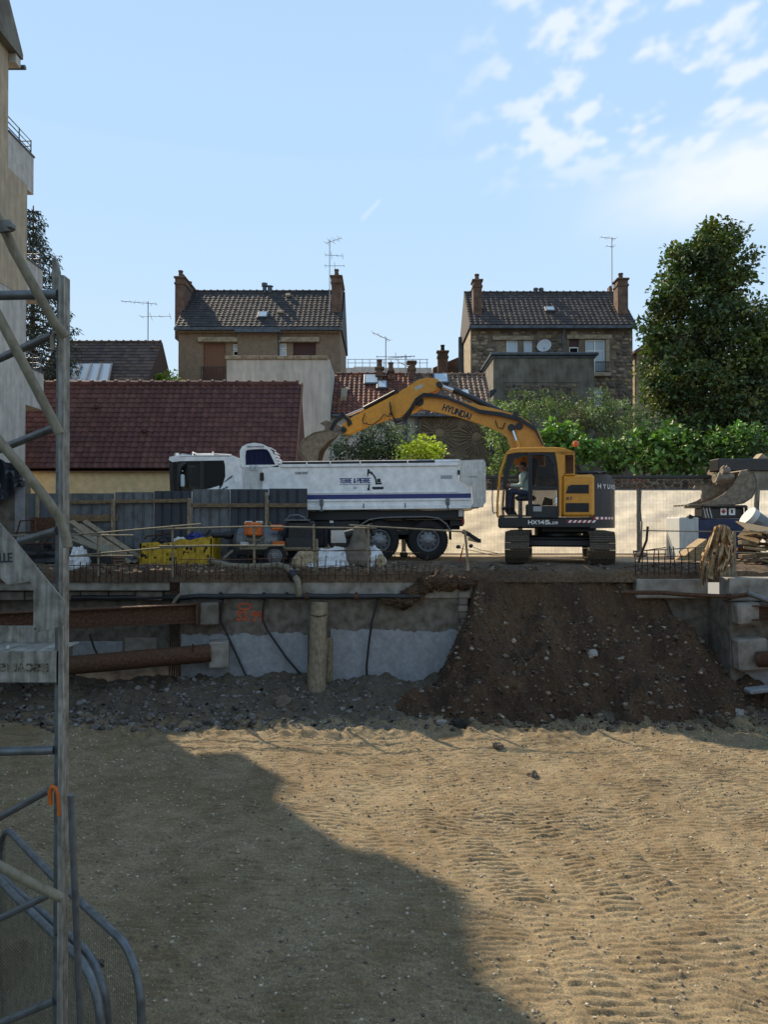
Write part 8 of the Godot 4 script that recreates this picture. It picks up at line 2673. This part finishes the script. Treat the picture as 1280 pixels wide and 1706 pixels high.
func scatter() -> void:
	# loose pebbles and clods: nobody could count them
	var mb := B.new()
	mb.blob(Vector3.ZERO, Vector3(0.5, 0.35, 0.45), 3.0, 0.3, 4, 6)
	var mesh := to_mesh(mb)
	var sets := [["floor_pebbles", 32000, M.stones], ["ramp_stones", 1500, M.stones], ["rubble_clods", 6500, M.stones], ["yard_rubble", 2200, M.stones]]
	var labels := ["small pebbles strewn over the sandy pit floor", "pale stones stuck in the brown earth ramp", "grey rubble and clods along the foot of the pit wall", "loose rubble along the edge of the yard above the pit wall"]
	for k in sets.size():
		var mm := MultiMesh.new()
		mm.transform_format = MultiMesh.TRANSFORM_3D
		mm.use_colors = true
		mm.mesh = mesh
		mm.instance_count = sets[k][1]
		for i in sets[k][1]:
			var x: float; var d: float; var y: float; var s: float; var c: Color
			if k == 0:
				x = rf(-6.5, 8.2); d = 5.3 + 9.2 * rng.randf(); y = floor_h(x, d)
				s = 0.011 + 0.034 * pow(rng.randf(), 5.0)
				c = L(["#b8a688", "#8f8270", "#a3937a", "#c9bca4", "#6e6456"][rng.randi() % 5])
			elif k == 1:
				x = rf(0.2, 8.2); d = rf(14.0, 16.6); y = heap_h(x, d) + 0.002
				s = 0.018 + 0.11 * pow(rng.randf(), 5.0)
				c = L(["#8a7b68", "#5b4a39", "#a39683", "#4c3d2f", "#6f5e4b"][rng.randi() % 5])
			elif k == 2:
				x = rf(-8.5, 8.4); d = 14.0 + 2.5 * pow(rng.randf(), 1.3); y = maxf(floor_h(x, d), heap_h(x, d) if x > -1.0 else -1.0)
				s = 0.03 + 0.16 * pow(rng.randf(), 5.0)
				if x > -2.5: s *= 0.75
				c = L(["#77706a", "#5c5650", "#8b8782", "#665a4c", "#6f6a62"][rng.randi() % 5]) if x < 1.0 else L(["#5d4a38", "#6c5b48", "#4a3c2f", "#7b6d5c"][rng.randi() % 4])
			else:
				x = rf(-9.0, 8.0); d = rf(16.66, 17.5); y = yard_h(x, d)
				s = 0.03 + 0.10 * pow(rng.randf(), 3.0)
				c = L(["#6b5b49", "#57493b", "#8a7c69", "#7b6a55", "#5f5b56"][rng.randi() % 5])
				if x > 2.3 and x < 5.9: y = heap_h(x, d)
			var gain := rf(0.8, 1.15)
			mm.set_instance_color(i, Color(c.r * gain, c.g * gain, c.b * gain))
			mm.set_instance_transform(i, Transform3D(Basis.from_euler(Vector3(rf(0, 6), rf(0, 6), rf(0, 6))).scaled(Vector3(s * rf(0.8, 1.4), s * rf(0.6, 1.0), s)), Vector3(x, y, -d)))
		var o := MultiMeshInstance3D.new()
		o.multimesh = mm
		o.material_override = sets[k][2]
		o.name = sets[k][0]
		add_child(o)
		tag(o, labels[k], "stones")
		o.set_meta("kind", "stuff")
	# a few stones big enough to pick out
	var big := [[472, 1212, 0.22, "dark angular rock at the foot of the log post"], [766, 1217, 0.17, "black stone at the ramp's toe on the sunlit floor's edge"], [735, 1214, 0.09, "small grey stone left of the black stone at the ramp's toe"], [1232, 1206, 0.16, "pale grey stone at the foot of the right wall"], [985, 1052, 0.14, "pale stone caught in the gully of the earth ramp"], [888, 1290, 0.09, "dark clod lying on the sunlit pit floor"], [830, 1250, 0.1, "brown clod near the sunlit floor's back edge"]]
	for q in big:
		var D: float = 4.2 * FOCAL / (q[1] - 867.0)
		var at := Vector3(X(q[0], D), 0, -D)
		if q[0] == 985: at = Vector3(X(985, 15.7), heap_h(X(985, 15.7), 15.7), -15.7)
		elif q[0] == 472: at = Vector3(X(472, 15.2), floor_h(X(472, 15.2), 15.2), -15.2)
		else: at.y = floor_h(at.x, D)
		var b := B.new()
		b.col = L("#26231f") if q[0] == 766 else (L("#9a968e") if q[0] in [1232, 735, 985] else L("#6b5f50"))
		b.blob(at + Vector3(0, q[2] * 0.3, 0), Vector3(q[2], q[2] * 0.7, q[2] * 0.8), q[0], 0.3, 7, 9)
		single("stone", b, M.stones, q[3], "stone", at, "loose stones in the pit")
